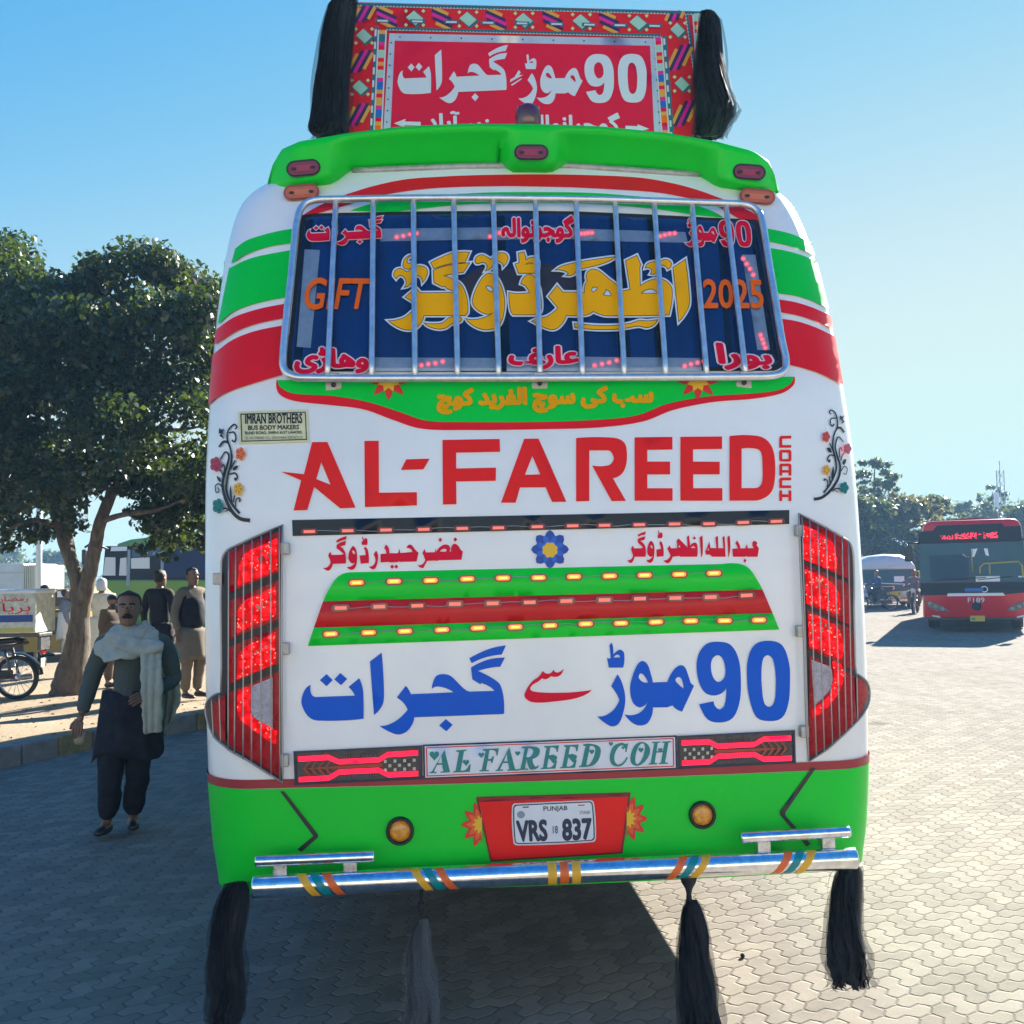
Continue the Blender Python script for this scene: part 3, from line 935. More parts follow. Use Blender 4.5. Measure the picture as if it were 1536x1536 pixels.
VRR = [
    ([(190, 1345), (300, 1320), (420, 1220), (520, 1060), (545, 900), (500, 740), (480, 620), (520, 500), (590, 570)], 42, 12),
    ([(320, 1260), (420, 1120), (490, 950), (480, 800), (445, 640), (460, 480), (510, 350), (490, 200), (430, 135), (400, 165), (425, 190)], 26, 14),
    ([(490, 390), (550, 375), (600, 440)], 28, 24), ([(505, 245), (430, 250), (410, 310), (440, 355), (465, 320)], 14, 18),
    ([(470, 760), (410, 745), (375, 800), (400, 840), (405, 805)], 16, 20), ([(540, 780), (535, 680), (555, 645), (570, 690)], 16, 10),
    ([(550, 820), (575, 750), (605, 720)], 16, 12), ([(560, 960), (600, 900), (640, 930), (625, 1005), (590, 990)], 14, 10),
    ([(450, 690), (400, 580)], 18, 12), ([(395, 1030), (410, 1130)], 14, 20), ([(365, 1200), (375, 1110), (340, 1070), (325, 1095)], 12, 20), ([(545, 1205), (480, 1200), (440, 1240)], 20, 16), ([(510, 1250), (470, 1215)], 8, 14)]
VRL = ['365,650 405,650s 430,715 390,700s', '452,890 462,1000s 440,1110 425,1020s', '630,800 600,880s 575,860 590,815s', '540,210 575,225 605,205 580,260 608,295 555,330 575,290 545,260']
vine(CVR, 904, VRR, VRL, [(355, 498, 66, mat('bloom_coral', (.75, .08, .05), .4)), (645, 660, 66, VP), (358, 950, 64, VY), (600, 1190, 74, VT)])

# ---- rear window: curtain, light panels, glass, rubber and lettering
WIN = '451,323 470,320 620,317 790,316 865,317 982,322 1060,326 1128,329 1140,335s 1156,420 1177,535 1176,547s 1160,556 800,558 440,557 430,548s 434,500 447,370'
win_loop = path(WIN)
wg = decal('rear_window', win_loop, MRB, bus, .004, 24)
MCU = mat('blue_curtain', (.002, .055, .23), .75, vary=.35, vscale=1.0, stretch=(9, 9, .35), bump=.6, bscale=1.2)
inner = path('458,328 470,325 620,322 790,321 865,322 982,327 1060,331 1122,334 1134,342s 1149,420 1169,535 1166,545s 1155,550 800,552 446,551 438,545s 441,500 453,370')
decal('curtain', inner, MCU, wg, .0055, 20)
MDC = mat('dark_window_gap', (.004, .012, .03), .6)
for q in ('735,323 757,323 766,550 742,550', '915,324 930,324 948,550 930,550', '970,326 982,327 1000,550 984,550', '455,330 470,328 452,548 440,546', '1124,336 1134,345 1168,540 1150,549', '1075,332 1084,333 1100,550 1090,550'):
    decal('curtain_gap', path(q), MDC, wg, .007, 24)
decal('head_cloth', path('690,420 720,400 790,405 800,395 865,400 866,440 690,470'), mat('brown_cloth', (.10, .06, .055), .7, vary=.3, vscale=8), wg, .0075, 24)
MLP = mat('lamp_panel', (.42, .50, .62), .5, vary=.12, vscale=30)
for q in ('570,343 740,341 742,359 570,362', '745,341 865,341 868,359 745,360', '868,343 1028,348 1032,364 868,361', '562,536 750,537 752,556 556,557', '870,535 1050,537 1053,557 872,557', '457,374 480,375 466,522 445,520', '1113,382 1133,382 1155,525 1136,525', '760,535 870,535 870,557 760,557'):
    decal('light_panel', path(q), MLP, wg, .0095, 24)
def leds(name, pts, r, m, parent, off):
    mb = MB()
    for x, y in pts:
        decal(None, np.array([(x + r * math.cos(a), y + r * math.sin(a)) for a in np.linspace(0, 2 * math.pi, 9)[:-1]]), m, parent, off, 0, mb=mb)
    return mb
MPG = mat('led_glow', (.9, .2, .25), .4, emit=(1, .13, .16), estr=0.495)
MPR = mat('led_halo', (.6, .25, .3), .5, emit=(1, .12, .14), estr=0.165)
for k, (x0, y0, x1, y1) in enumerate(((595, 355, 625, 350), (735, 355, 757, 345), (872, 351, 888, 349), (990, 354, 1012, 350), (632, 548, 664, 542), (892, 548, 925, 541), (1027, 548, 1056, 541), (1115, 388, 1130, 412), (1141, 503, 1148, 522))):
    pts = [(x0 + (x1 - x0) * t, y0 + (y1 - y0) * t + random.uniform(-.8, .8)) for t in (0, .33, .66, 1)]
    h = leds('', pts, 4.2, MPR, wg, .0105).build('led_group', MPR, wg)
    for p in pts:
        leds('', [p], 1.7, MPG, h, .0125).build('led', MPG, h)
# the pane itself
m = bpy.data.materials.new('window_glass'); m.use_nodes = True
nt = m.node_tree; nt.nodes.clear()
out = nt.nodes.new('ShaderNodeOutputMaterial'); mixs = nt.nodes.new('ShaderNodeMixShader')
tr = nt.nodes.new('ShaderNodeBsdfTransparent'); tr.inputs[0].default_value = (.82, .9, .97, 1)
gl = nt.nodes.new('ShaderNodeBsdfGlossy'); gl.inputs['Roughness'].default_value = .02
fr = nt.nodes.new('ShaderNodeFresnel'); fr.inputs[0].default_value = 1.5
nt.links.new(fr.outputs[0], mixs.inputs[0]); nt.links.new(tr.outputs[0], mixs.inputs[1]); nt.links.new(gl.outputs[0], mixs.inputs[2])
nt.links.new(mixs.outputs[0], out.inputs[0])
MGLASS = m
decal('glass', inner, MGLASS, wg, .016, 20)
# lettering on the glass
def outlined(name, loops_list, fill, dark, pale, d1, d2, off=.018):
    mbp, mbd, mbf = MB(), MB(), MB()
    i = 0
    for loops in loops_list:
        lo = orient(loops)
        if pale: decal(None, grow_loops(lo, d2), pale, wg, off + .0001 * (i % 5), 22, mb=mbp, pre=False)
        if dark: decal(None, grow_loops(lo, d1), dark, wg, off + .0015 + .0001 * (i % 5), 22, mb=mbd, pre=False)
        decal(None, lo, fill, wg, off + .003 + .0001 * (i % 5), 22, mb=mbf, pre=False)
        i += 1
    o = mbf.build(name, fill, wg)
    if dark: mbd.build('letter_edge', dark, o)
    if pale: mbp.build('letter_outline', pale, o)
    return o
CD = (570, 365, 810); CE = (790, 365, 1050)
YEL = [paths(l, CD) for l in (
    ['490,185 580,140s 700,95s 855,88 815,182 700,190s 600,212s 520,240'],
    ['515,262 600,228s 700,206s 855,190 800,275 700,290s 605,310 700,345s 760,380s 800,430s 835,540s 840,665 820,690 420,690 400,750s 350,810s 290,830s 200,815s 85,745 150,740s 240,710s 330,630s 345,590 300,550 245,515 345,430 388,478 700,475 705,455 640,430 625,410 600,415 520,375'],
    ['135,310 150,260s 200,245s 260,275s 300,250s 340,225s 400,220s 445,245s 450,300s 410,370 390,320s 345,305s 310,330s 290,390s 235,420 255,380s 240,330s 200,305s 170,320s 155,335'],
    ['305,112 260,150s 262,190s 290,190 312,200 300,230s 270,245s 230,230s 225,190s 250,140s'],
    ['915,165s 930,130s 980,112s 1030,135s 1065,160 1110,110s 1160,92s 1210,105s 1225,150s 1185,220 1175,190s 1130,170s 1090,190s 1070,230s 1015,262 1030,235s 1025,200s 990,180s 950,190s 925,190s'],
    ['1065,290s 1120,330s 1170,430s 1195,560s 1180,700s 1140,790s 1080,820s 990,825s 900,790s 825,725 900,735s 1000,715s 1070,680s 1105,645 1060,675s 1000,670s 930,630s 890,570s 910,470s 970,350s 1020,300s', '1015,415s 1040,405s 1075,420s 1090,450s 1080,470s 1030,445s'],
    ['1425,300 1470,315s 1520,400s 1545,540s 1545,640s 1520,683 1280,683 1255,640s 1240,475 1330,485s 1440,475 1400,410s 1355,385 1380,330s'],
    ['1330,95 1380,85 1395,130 1400,165 1440,140s 1500,140s 1520,180s 1510,285 1330,285 1300,200 1340,185', '1390,205 1430,185s 1480,192'],
    ['425,765 500,775s 600,765s 660,720s 720,705s 780,720s 770,750s 690,770s 630,810s 560,820s 480,800s'])]
YEL += [paths(l, CE) for l in (
    ['50,690 100,670s 190,645s 280,570 195,470 270,375 320,435 440,435 515,440 515,390s 530,345s 545,330 530,300s 545,250s 590,232s 640,245s 720,310s 800,375s 820,430 920,410 880,155 975,110 1010,190 1000,210 1005,380 1080,335s 1170,315s 1240,340s 1285,400s 1285,500s 1260,632 750,640s 680,635s 590,600 530,632s 350,635 320,700s 270,750s 220,762s 150,740s 70,700', '575,400s 600,385s 630,395s 610,420s 585,435s', '700,405 740,430s 750,465 675,455s 695,430s', '1010,445 1060,410s 1120,405s 1170,445'],
    ['1300,215 1405,145 1440,480s 1430,570s 1350,690'],
    ['255,235 340,195s 480,165s 600,145s 785,120 740,150s 650,185s 550,210s 440,235s 420,270s 350,285 370,262s 310,235s'],
    ['425,712 500,720s 640,730s 800,728s 920,710s 1000,685s 1060,690s 1155,680 1120,725s 1060,745s 1000,730s 900,745s 780,760s 600,760s 480,750s 430,745'],
    ['1055,215 1075,180s 1130,165s 1180,160s 1230,145s 1275,165s 1275,205s 1250,225 1230,200s 1190,190s 1160,210s 1140,265s 1100,270 1110,240s 1090,215s'])]
outlined('owner_lettering', YEL, MYL, MDK, MLB, 1.0, 3.4)
# corner words
b90 = [paths(l, CBR) for l in N90 + NMOR]
bg = [paths(l, CBL) for l in NGUJ]
def bbox(ll):
    a = np.concatenate([p for l in ll for p in l]); return (*a.min(0), *a.max(0))
def warp_all(ll, dst):
    bb = bbox(ll); return [warp(l, bb, dst) for l in ll]
outlined('town_word', warp_all(bg, [(461, 325), (574, 324), (573, 366.5), (459, 368.5)]), MCR, None, MPK, 1, 1.3)
outlined('route_word', warp_all(b90, [(1026, 327), (1125, 331.5), (1128.5, 373), (1028, 369.5)]), MCR, None, MPK, 1, 1.3)
def glass_word(txt, quad, bold=.05):
    o = text_quad('town_word', txt, quad, MCR, wg, .021, bold=bold)
    text_quad('letter_outline', txt, quad, MPK, o, .0185, bold=bold, bolder=bold + .05)
glass_word('\uFBA7\uFEDF\u0627\uFEEE\uFEE7\uFEAE\uFEA0\uFEEE\uFB94', [(752, 322), (861, 323), (861, 365), (752, 364.5)])
glass_word('\u06CC\u0691\uFE8E\uFEEB\u0648', [(441, 519), (554, 523), (553, 560), (441, 561)])
glass_word('\uFED2\u0631\uFE8E\uFECB', [(763, 519), (869, 518), (869, 553), (762, 556)])
glass_word('\u0627\u0631\uFEEE\uFE91', [(1073, 513), (1158, 523), (1159, 555), (1078, 555)])
text_quad('gift_word', 'GIFT', [(459, 416), (557, 417), (552, 464), (455, 465)], MOR, wg, .020, bold=.02, shear=.12)
text_quad('year_number', '2025', [(1054, 418), (1143, 419), (1147, 463), (1055, 463)], MOR, wg, .020, bold=.022)

# ---- chrome window guard
MGS2 = mat('satin_steel', (.74, .74, .74), .34, metal=.85, vary=.15, vscale=25)
def round_px(pts, k=5):
    P = np.array(pts, float); n = len(P); out = []
    for i in range(n):
        p0, p1, p2, p3 = P[i - 1], P[i], P[(i + 1) % n], P[(i + 2) % n]
        for q in range(k):
            t = q / k; out.append(.5 * (2*p1 + (p2-p0)*t + (2*p0-5*p1+4*p2-p3)*t*t + (3*p1-p0-3*p2+p3)*t**3))
    return np.array(out)
gd = MB().tube(hit(*round_px([(445, 335), (452, 312), (470, 300.5), (520, 298.5), (620, 297), (720, 296.8), (800, 297.5), (900, 299), (1000, 302), (1090, 305), (1118, 307), (1136, 316), (1144, 335), (1153, 390), (1163, 450), (1172, 505), (1179, 540), (1176, 556), (1160, 563.5), (1120, 565), (1000, 566), (800, 567), (600, 567.5), (480, 567), (440, 565), (426, 553), (425, 530), (430, 475), (436, 420), (441, 370)]).T, .055), .0155, 12, closed=True).build('window_guard', MGS2, bus)
for (xt, yt, xb, yb) in ((504, 299, 491, 566), (560, 298, 557.5, 567), (620, 297, 622.5, 567), (680.5, 297, 686.5, 567), (739.8, 297, 748.4, 567), (803, 297.5, 810.4, 567), (863.8, 298.5, 874, 566.5), (922.4, 299.5, 936.7, 566), (981, 301.5, 999, 566), (1037.5, 303, 1060.4, 565.5), (1088.5, 305, 1119, 565)):
    t = np.linspace(0, 1, 14)
    MB().tube(hit(xt + (xb - xt) * t, yt + (yb - yt) * t, .050), .0122, 10).build('guard_bar', MGS2, gd)
for (x, y) in ((501, 577), (809, 575), (1114, 574)):
    P = hit(x, y - 4, .0)[0]
    mb = MB().box((P[0], P[1] - .03, P[2] + .015), (.055, .07, .018), bevel=.004).box((P[0], P[1] - .008, P[2] - .01), (.065, .016, .06), bevel=.004)
    b_ = mb.build('guard_bracket', MGR, gd)
    MB().lathe([(.002, -.026), (.009, -.025), (.010, -.02), (.010, 0)], (P[0], P[1] - .002, P[2] - .015), 'Y', 12).build('bolt', MDK, b_)

# ---- spoiler on the roof edge
tx = [404, 408, 413, 425, 450, 520, 600, 700, 800, 900, 1000, 1080, 1130, 1150, 1158, 1163, 1166]
tyy = [272, 256, 243, 224, 213, 201, 191, 186.5, 187, 190.5, 200, 214, 227, 240, 258, 274, 284]
bx_ = [404, 425, 450, 497, 505, 528, 600, 700, 750, 762, 800, 835, 850, 900, 980, 1023, 1049, 1060, 1078, 1120, 1145, 1166]
byy = [281, 277, 272, 265, 263, 250, 246, 244.5, 245, 244, 243.5, 244, 245, 247, 251, 256, 262, 265, 269, 276, 281, 287]
PODS = ((380, 497, 530), (768, 830, 14), (1078, 1200, 30))
cols = np.unique(np.concatenate([np.linspace(404, 1166, 96), np.array(bx_, float)]))
rows = []
for x in cols:
    t, b = np.interp(x, tx, tyy), np.interp(x, bx_, byy)
    rec = .13
    for (a0, a1, fade) in ((380, 492, 34), (772, 828, 20), (1083, 1200, 34)):
        dd = max(a0 - x, x - a1, 0) / fade
        rec = min(rec, .015 + .115 * min(1, dd) ** 1.0)
    ybase = .50 + .07 * ((x - 790) / 375) ** 2 + (.10 * max(0, abs(x - 788) - 345) / 30)
    col = []
    for k, sfr in enumerate(np.linspace(0, 1, 9)):
        py = b + (t + 5 - b) * sfr
        yl = ybase + rec * (1 - sfr) ** .8
        col.append(on_plane_y(np.array([x]), np.array([py]), yl)[0])
    top = col[-1]
    for (dy, dz) in ((.015, .012), (.05, .024), (.12, .028), (.3, .0), (.5, -.06)):
        col.append(top + np.array([0, dy, dz]))
    col.insert(0, col[0] + np.array([0, .25, -.02]))
    rows.append(col)
sp = MB().grid(rows).build('roof_spoiler', MG, bus)
sp.modifiers.new('thickness', 'SOLIDIFY').thickness = .012
MRIB = mat('lens_rib_red', (.36, .025, .06), .25, coat=.5); MORB = mat('lens_rib_orange', (.62, .16, .06), .25, coat=.5)
def marker(c, ang, w, h, m_case, m_lens, yl, parent, k=14):
    def pl_(w, h, n=8):
        P = []
        for s_, a0 in ((1, -math.pi / 2), (-1, math.pi / 2)):
            for q in range(n + 1):
                a = a0 + math.pi * q / n
                P.append((s_ * (w / 2 - h / 2) + h / 2 * math.cos(a), h / 2 * math.sin(a)))
        P = np.array(P); ca, sa = math.cos(ang), math.sin(ang)
        return np.stack([c[0] + P[:, 0] * ca - P[:, 1] * sa, c[1] + P[:, 0] * sa + P[:, 1] * ca], 1)
    surf = lambda px, py, off: on_plane_y(px, py, yl - off)
    o = decal('marker_lamp', pl_(w, h), m_case, parent, .03, 0, thick=.05, surf=surf)
    decal('lens', pl_(w - 6, h - 6), m_lens, o, .034, 0, thick=.006, surf=surf)
    decal('lens_rib', pl_(w - 17, h - 15), MRIB if m_lens is MML else MORB, o, .036, 0, thick=.003, surf=surf)
    ca, sa = math.cos(ang), math.sin(ang)
    for s_ in (-1, 1):
        q = (c[0] + s_ * w * .27 * ca, c[1] + s_ * w * .27 * sa)
        decal('screw', np.array([(q[0] + 4 * math.cos(a), q[1] + 2.6 * math.sin(a)) for a in np.linspace(0, 6.283, 11)[:-1]]), MDK, o, .038, 0, surf=surf)
marker((455, 252), -.10, 52, 25, MDK, MML, .575, bus)
marker((797, 228.5), .0, 52, 24, MDK, MML, .505, bus)
marker((1124, 258), .07, 50, 24, MDK, MML, .575, bus)
for (c, a) in (((452, 288), -.07), ((1136, 294.5), .07)):
    yy = float(hit(*c)[0, 1]) - .01
    marker(c, a, 54, 23, mat('orange_case', (.28, .05, .015), .3, coat=.5), MOL, yy, bus)
# grey gutter strip under the spoiler
MB().tube(hit(np.linspace(530, 1048, 20), np.interp(np.linspace(530, 1048, 20), [530, 700, 850, 1048], [257, 250, 249, 263]), .0), .018, 8).build('roof_gutter', MGR, bus)

# ---- tail lamps with wire guards
def px2(txt, crop, W): return path(txt, crop, W)
CTL = (300, 760, 460); CTR = (1170, 740, 1320); CT2 = (310, 770, 440); CT3 = (300, 990, 440)
MGW = mat('guard_paint', (.34, .33, .33), .35, metal=.5)
def tail_lamp(side, frame, lens, lit, white, wires, clips, dots):
    t = decal('tail_lamp', frame, MBK, bus, .006, 14, thick=.02)
    for l in lens: decal('lens', l, MRDK, t, .010, 14)
    for l in lit: decal('lit_segment', l, MRE, t, .0125, 14)
    decal('reversing_lamp', white, mat('reflector', (.58, .54, .60), .3, vary=.25, vscale=45, bump=.8, bscale=90), t, .0125, 14)
    for q_ in dots[1]: leds('', [q_], 2.6, MRD, t, .0138).build('dark_cell', MRD, t)
    mb = leds('', dots[0], .95, MREB, t, .0145)
    o = mb.build('led_points', MREB, t)
    o['kind'] = 'stuff'
    g = MB().tube(hit(frame[:, 0], frame[:, 1], .035),   .0040, 8, closed=True).build('lamp_guard', MGW, t)
    for (x0, y0, x1, y1) in wires:
        u = np.linspace(0, 1, 10)
        MB().tube(hit(x0 + (x1 - x0) * u, y0 + (y1 - y0) * u, .036), .0027, 7).build('guard_wire', MGW, g)
    for (x, y) in clips:
        P = hit(x, y, 0)[0]
        MB().box((P[0], P[1] - .018, P[2]), (.032, .036, .045), bevel=.004).build('guard_clip', MGR, g)
def grid_dots(loops, n):
    pts = []
    while len(pts) < n:
        l = loops[random.randrange(len(loops))]
        lo, hi = l.min(0), l.max(0)
        p = np.array([[random.uniform(lo[0], hi[0]), random.uniform(lo[1], hi[1])]])
        if inside(p, l)[0] != 0: pts.append(tuple(p[0]))
    return pts
FL = path('424,787 423,850 422,950 423,1050 424,1174 400,1159 370,1140 345,1126 324,1109 313,1088s 308,1060s 316,1046s 331,1039 332,1000 331,900 332,842 338,828s 350,820 380,806')
litL = [path('320,480s 380,380s 530,310s 675,240 675,540 300,700 312,560s', CT2, 832), path('310,920s 370,840s 520,770s 660,700 660,985 290,1145 300,1010s', CT2, 832), path('310,1350s 380,1280s 520,1210s 660,1140 660,1440 290,1590 300,1450s', CT2, 832),
        path('470,365 615,318 610,640s 660,715s 780,780s 930,860 920,1020 830,980 540,770 470,680s 455,520s', CT3, 1132)]
lensL = [path('341,829 421,796 420,857 341,890'), path('341,903 420,869 419,929 341,960'), path('341,972 419,940 418,995 341,1027'), path('341,1040 419,1007 420,1166 400,1153 370,1133 345,1119 341,1116'), path('318,1058s 324,1050 338,1042 338,1113 328,1106 320,1085s')]
wL = path('640,310 880,210 880,840 780,770s 650,690s 622,600s', CT3, 1132)
dotsL = grid_dots(litL, 90)
cellL = [(x, y) for x, y in ((388, 838), (395, 836), (402, 833), (390, 842), (397, 840), (386, 909), (393, 906), (400, 903), (388, 912), (396, 910), (385, 978), (392, 974), (399, 971))]
tail_lamp(-1, FL, lensL, litL, wL,
          [(343, 827, 342, 1126), (353.5, 821.5, 351.5, 1131), (365.5, 816, 364.4, 1139), (378, 810, 377, 1146), (391.9, 803, 391.3, 1155), (406, 796.6, 406.5, 1164), (419, 791, 420, 1172), (317, 1048, 320, 1107), (328.6, 1042, 331, 1116)],
          [(429, 823), (429, 972), (428, 1139), (328, 868)], (dotsL, cellL))
FR = path('1198.6,770 1238.7,791 1267,808 1276,816s 1280,835s 1281,912 1283,998 1284.5,1010 1300,1022s 1305,1040s 1301,1060s 1287,1081 1267,1101 1241.6,1124 1213,1143 1210,1100 1206,960 1201,850')
litR = [path('120,170 250,235s 292,300s 292,412 125,345', CTR, 524), path('130,400 265,465s 310,535s 308,632 140,575', CTR, 524), path('145,630 285,690s 328,760s 322,872 155,800', CTR, 524), path('275,880 330,912s 325,1000s 270,1095s 170,1180 163,1132 250,1070s 278,1000s', CTR, 524)]
lensR = [path('112,135 330,228 360,262s 366,300 368,455 122,345', CTR, 524), path('126,370 368,478 376,700 138,580', CTR, 524), path('142,610 378,715 388,930 150,815', CTR, 524), path('155,850 388,955 400,1190 330,1255 240,1330 150,1385', CTR, 524), path('402,965 448,1000s 458,1060s 405,1180', CTR, 524)]
wR = path('165,872 265,908 272,1000s 240,1055s 178,1112', CTR, 524)
cellR = [(1222, 802), (1228, 806), (1235, 811), (1224, 812), (1232, 818), (1226, 870), (1232, 874), (1239, 879), (1228, 879), (1231, 935), (1238, 938), (1244, 943), (1234, 945)]
tail_lamp(1, FR, lensR, litR, wR,
          [(1214.4, 778, 1224.4, 1134), (1226.4, 785, 1236.4, 1126), (1239, 791.5, 1248.7, 1118), (1251.9, 798.7, 1259.6, 1107), (1263, 805.8, 1269.3, 1097), (1272.5, 813, 1278, 1089), (1203, 775, 1213, 1140), (1285, 1012, 1286.5, 1080)],
          [(1196, 796), (1198, 946), (1203, 1096)], (grid_dots(litR, 90), cellR))

# ---- red strip lamps either side of the name board
def strip_lamp(quad, flip):
    q = np.array(quad, float)
    def mp(pts):
        P = np.array(pts, float); u = P[:, 0:1]; v = P[:, 1:2]
        if flip: u = 1 - u
        r = (q[0] * (1 - u) + q[1] * u) * (1 - v) + (q[3] * (1 - u) + q[2] * u) * v
        return r
    o = decal('strip_lamp', mp([(0, 0), (1, 0), (1, 1), (0, 1)]), mat('lamp_base', (.03, .028, .035), .3, coat=.5, vary=.4, vscale=25), bus, .008, 0, thick=.012)
    mbf = MB()
    decal(None, [mp([(0, 0), (1, 0), (1, 1), (0, 1)]), mp([(.018, .06), (.982, .06), (.982, .94), (.018, .94)])], MNV, o, .012, 0, mb=mbf)
    mbf.build('lamp_rim', MNV, o)
    def bar(pts, w):
        P = np.array(pts, float)
        top = P + np.array([0, -w / 2]); bot = P + np.array([0, w / 2])
        return mp(list(map(tuple, top)) + list(map(tuple, bot[::-1])))
    for pts in ([(.035, .235), (.27, .225), (.35, .37), (.66, .37), (.73, .225), (.965, .215)], [(.035, .84), (.27, .83), (.35, .67), (.66, .67), (.73, .82), (.965, .82)]):
        b = decal('light_bar', bar(pts, .15), MRS2, o, .014, 12)
    MBR = mat('copper_reflector', (.30, .07, .05), .3, metal=.5)
    decal('reflector_shaft', mp([(.06, .52), (.3, .49), (.69, .47), (.69, .57), (.3, .57)]), MBR, o, .0125, 0)
    for k in range(4):
        x = .07 + k * .055
        decal('chevron', mp([(x, .54), (x + .045, .32), (x + .06, .32), (x + .02, .52), (x + .065, .73), (x + .045, .73)]), MBR, o, .0135, 0)
    MW2 = mat('white_cell', (.55, .55, .42), .3)
    for k, (a, b) in enumerate([(.70, .38), (.775, .38), (.85, .38), (.925, .38), (.735, .51), (.81, .51), (.885, .51), (.70, .63), (.775, .63), (.85, .63), (.925, .63)]):
        decal('white_cell', mp([(a, b), (a + .022, b), (a + .022, b + .09), (a, b + .09)]), MW2, o, .0130, 0)
    MRBK = mat('dark_rib', (.09, .08, .12), .4)
    for yy in (.19, .75):
        mbn = MB()
        for k in range(14):
            x = .37 + k * .02
            decal(None, mp([(x, yy), (x + .008, yy), (x + .008, yy + .09), (x, yy + .09)]), MBK, o, .0125, 0, mb=mbn)
        mbn.build('lamp_ribs', MRBK, o)
strip_lamp([(440, 1127), (633.5, 1118), (634, 1169), (442, 1178)], False)
strip_lamp([(1016, 1104), (1192.5, 1095), (1194, 1145), (1017, 1154)], True)
# name board between them
nb = decal('name_board', path('634.5,1117 1015,1103 1016,1154 635.5,1169'), MNV, bus, .006, 24)
decal('board_face', path('637,1119.5 1012.5,1105.5 1013.5,1151.5 638,1166.5'), MPW, nb, .008, 24)
mbb = MB(); decal(None, [path('639,1121 1010.5,1107 1011.5,1150 640,1164.8'), path('640.5,1122.4 1009,1108.5 1010,1148.6 641.4,1163.3')], MCR, nb, .010, 24, mb=mbb)
mbb.build('board_line', MCR, nb)
CN = (630, 1095, 1020)
serif = [
    ['145,117 178,250 120,253 122,246 138,244 130,205 100,207 82,247 98,248 98,255 55,256 56,250 70,246', '126,150 130,195 104,197'],
    ['215,120 275,116 274,123 260,126 240,240 268,236s 290,205 300,203 294,247 195,252 196,245 210,242 230,130 214,128'],
    ['372,113 466,108 458,150 450,150 445,125s 410,120 402,172 420,170 430,155 438,155 428,195 420,195 418,182 400,183 390,236 408,237 407,243 350,245 352,238 365,236 388,124 371,121'],
    ['528,100 562,232 586,232 584,240 515,241 517,234 528,232 520,195 490,196 472,233 492,234 490,241 445,243 447,237 458,234', '512,140 518,185 495,186'],
    ['600,100 665,97s 705,110s 700,150s 665,170 680,215s 700,205 695,225s 660,235s 645,225s 630,172 620,228 640,228 640,235 580,237 582,230 595,228 618,110 600,108', '640,108 628,160 655,155s 668,120s'],
    ['735,95 822,91 814,130 806,130 800,108s 770,104 762,150 790,145 808,170 790,200 760,165 750,220 780,216s 800,180 810,180 800,228 712,232 714,225 726,223 748,106 734,103'],
    ['850,90 938,86 930,125 922,125 916,103s 886,99 878,145 905,140 922,165 905,195 876,160 866,215 896,211s 916,175 926,175 916,223 825,227 828,220 840,218 864,101 850,98'],
    ['965,85 1020,83s 1065,105s 1060,165s 1030,205s 990,217s 938,219 940,212 953,210 978,96 964,93', '1004,95 982,207 1005,200s 1030,150s 1035,110s 1020,95s'],
    ['1230,78 1220,130 1212,130 1210,105s 1190,90s 1160,120s 1148,170s 1165,203s 1195,195s 1220,160 1228,162 1200,205s 1165,216s 1130,200s 1122,150s 1145,95s 1190,75s 1215,82s'],
    ['1310,70s 1350,90s 1358,140s 1320,195s 1280,212s 1248,195s 1245,150s 1270,90s', '1308,80s 1285,110s 1272,170s 1282,202s 1310,175s 1328,120s 1325,85s'],
    ['1372,70 1420,68 1418,75 1405,77 1397,125 1435,123 1445,76 1430,75 1432,68 1484,66 1482,73 1468,75 1448,192 1465,193 1464,200 1410,202 1412,195 1424,193 1434,132 1396,134 1386,195 1402,196 1400,203 1350,205 1352,198 1362,196 1384,78 1370,77']]
lt_ = lett('board_lettering', serif, CN, MTEAL, .0102)
for (x, y, r_) in ((85, 150, 30), (272, 192, 20), (362, 148, 18), (577, 138, 16), (788, 170, 24), (905, 165, 24), (1015, 128, 16), (1128, 82, 14), (1305, 118, 16), (1420, 118, 14), (1200, 105, 10)):
    h = [(x + r_ * (16 * math.sin(a) ** 3) / 17, y - r_ * (13 * math.cos(a) - 5 * math.cos(2 * a) - 2 * math.cos(3 * a) - math.cos(4 * a)) / 15) for a in np.linspace(0, 2 * math.pi, 26)[:-1]]
    decal('heart_mark', np.array(h) * (390 / 1536) + np.array([630, 1095]), MTEAL, lt_, .0112, 0)

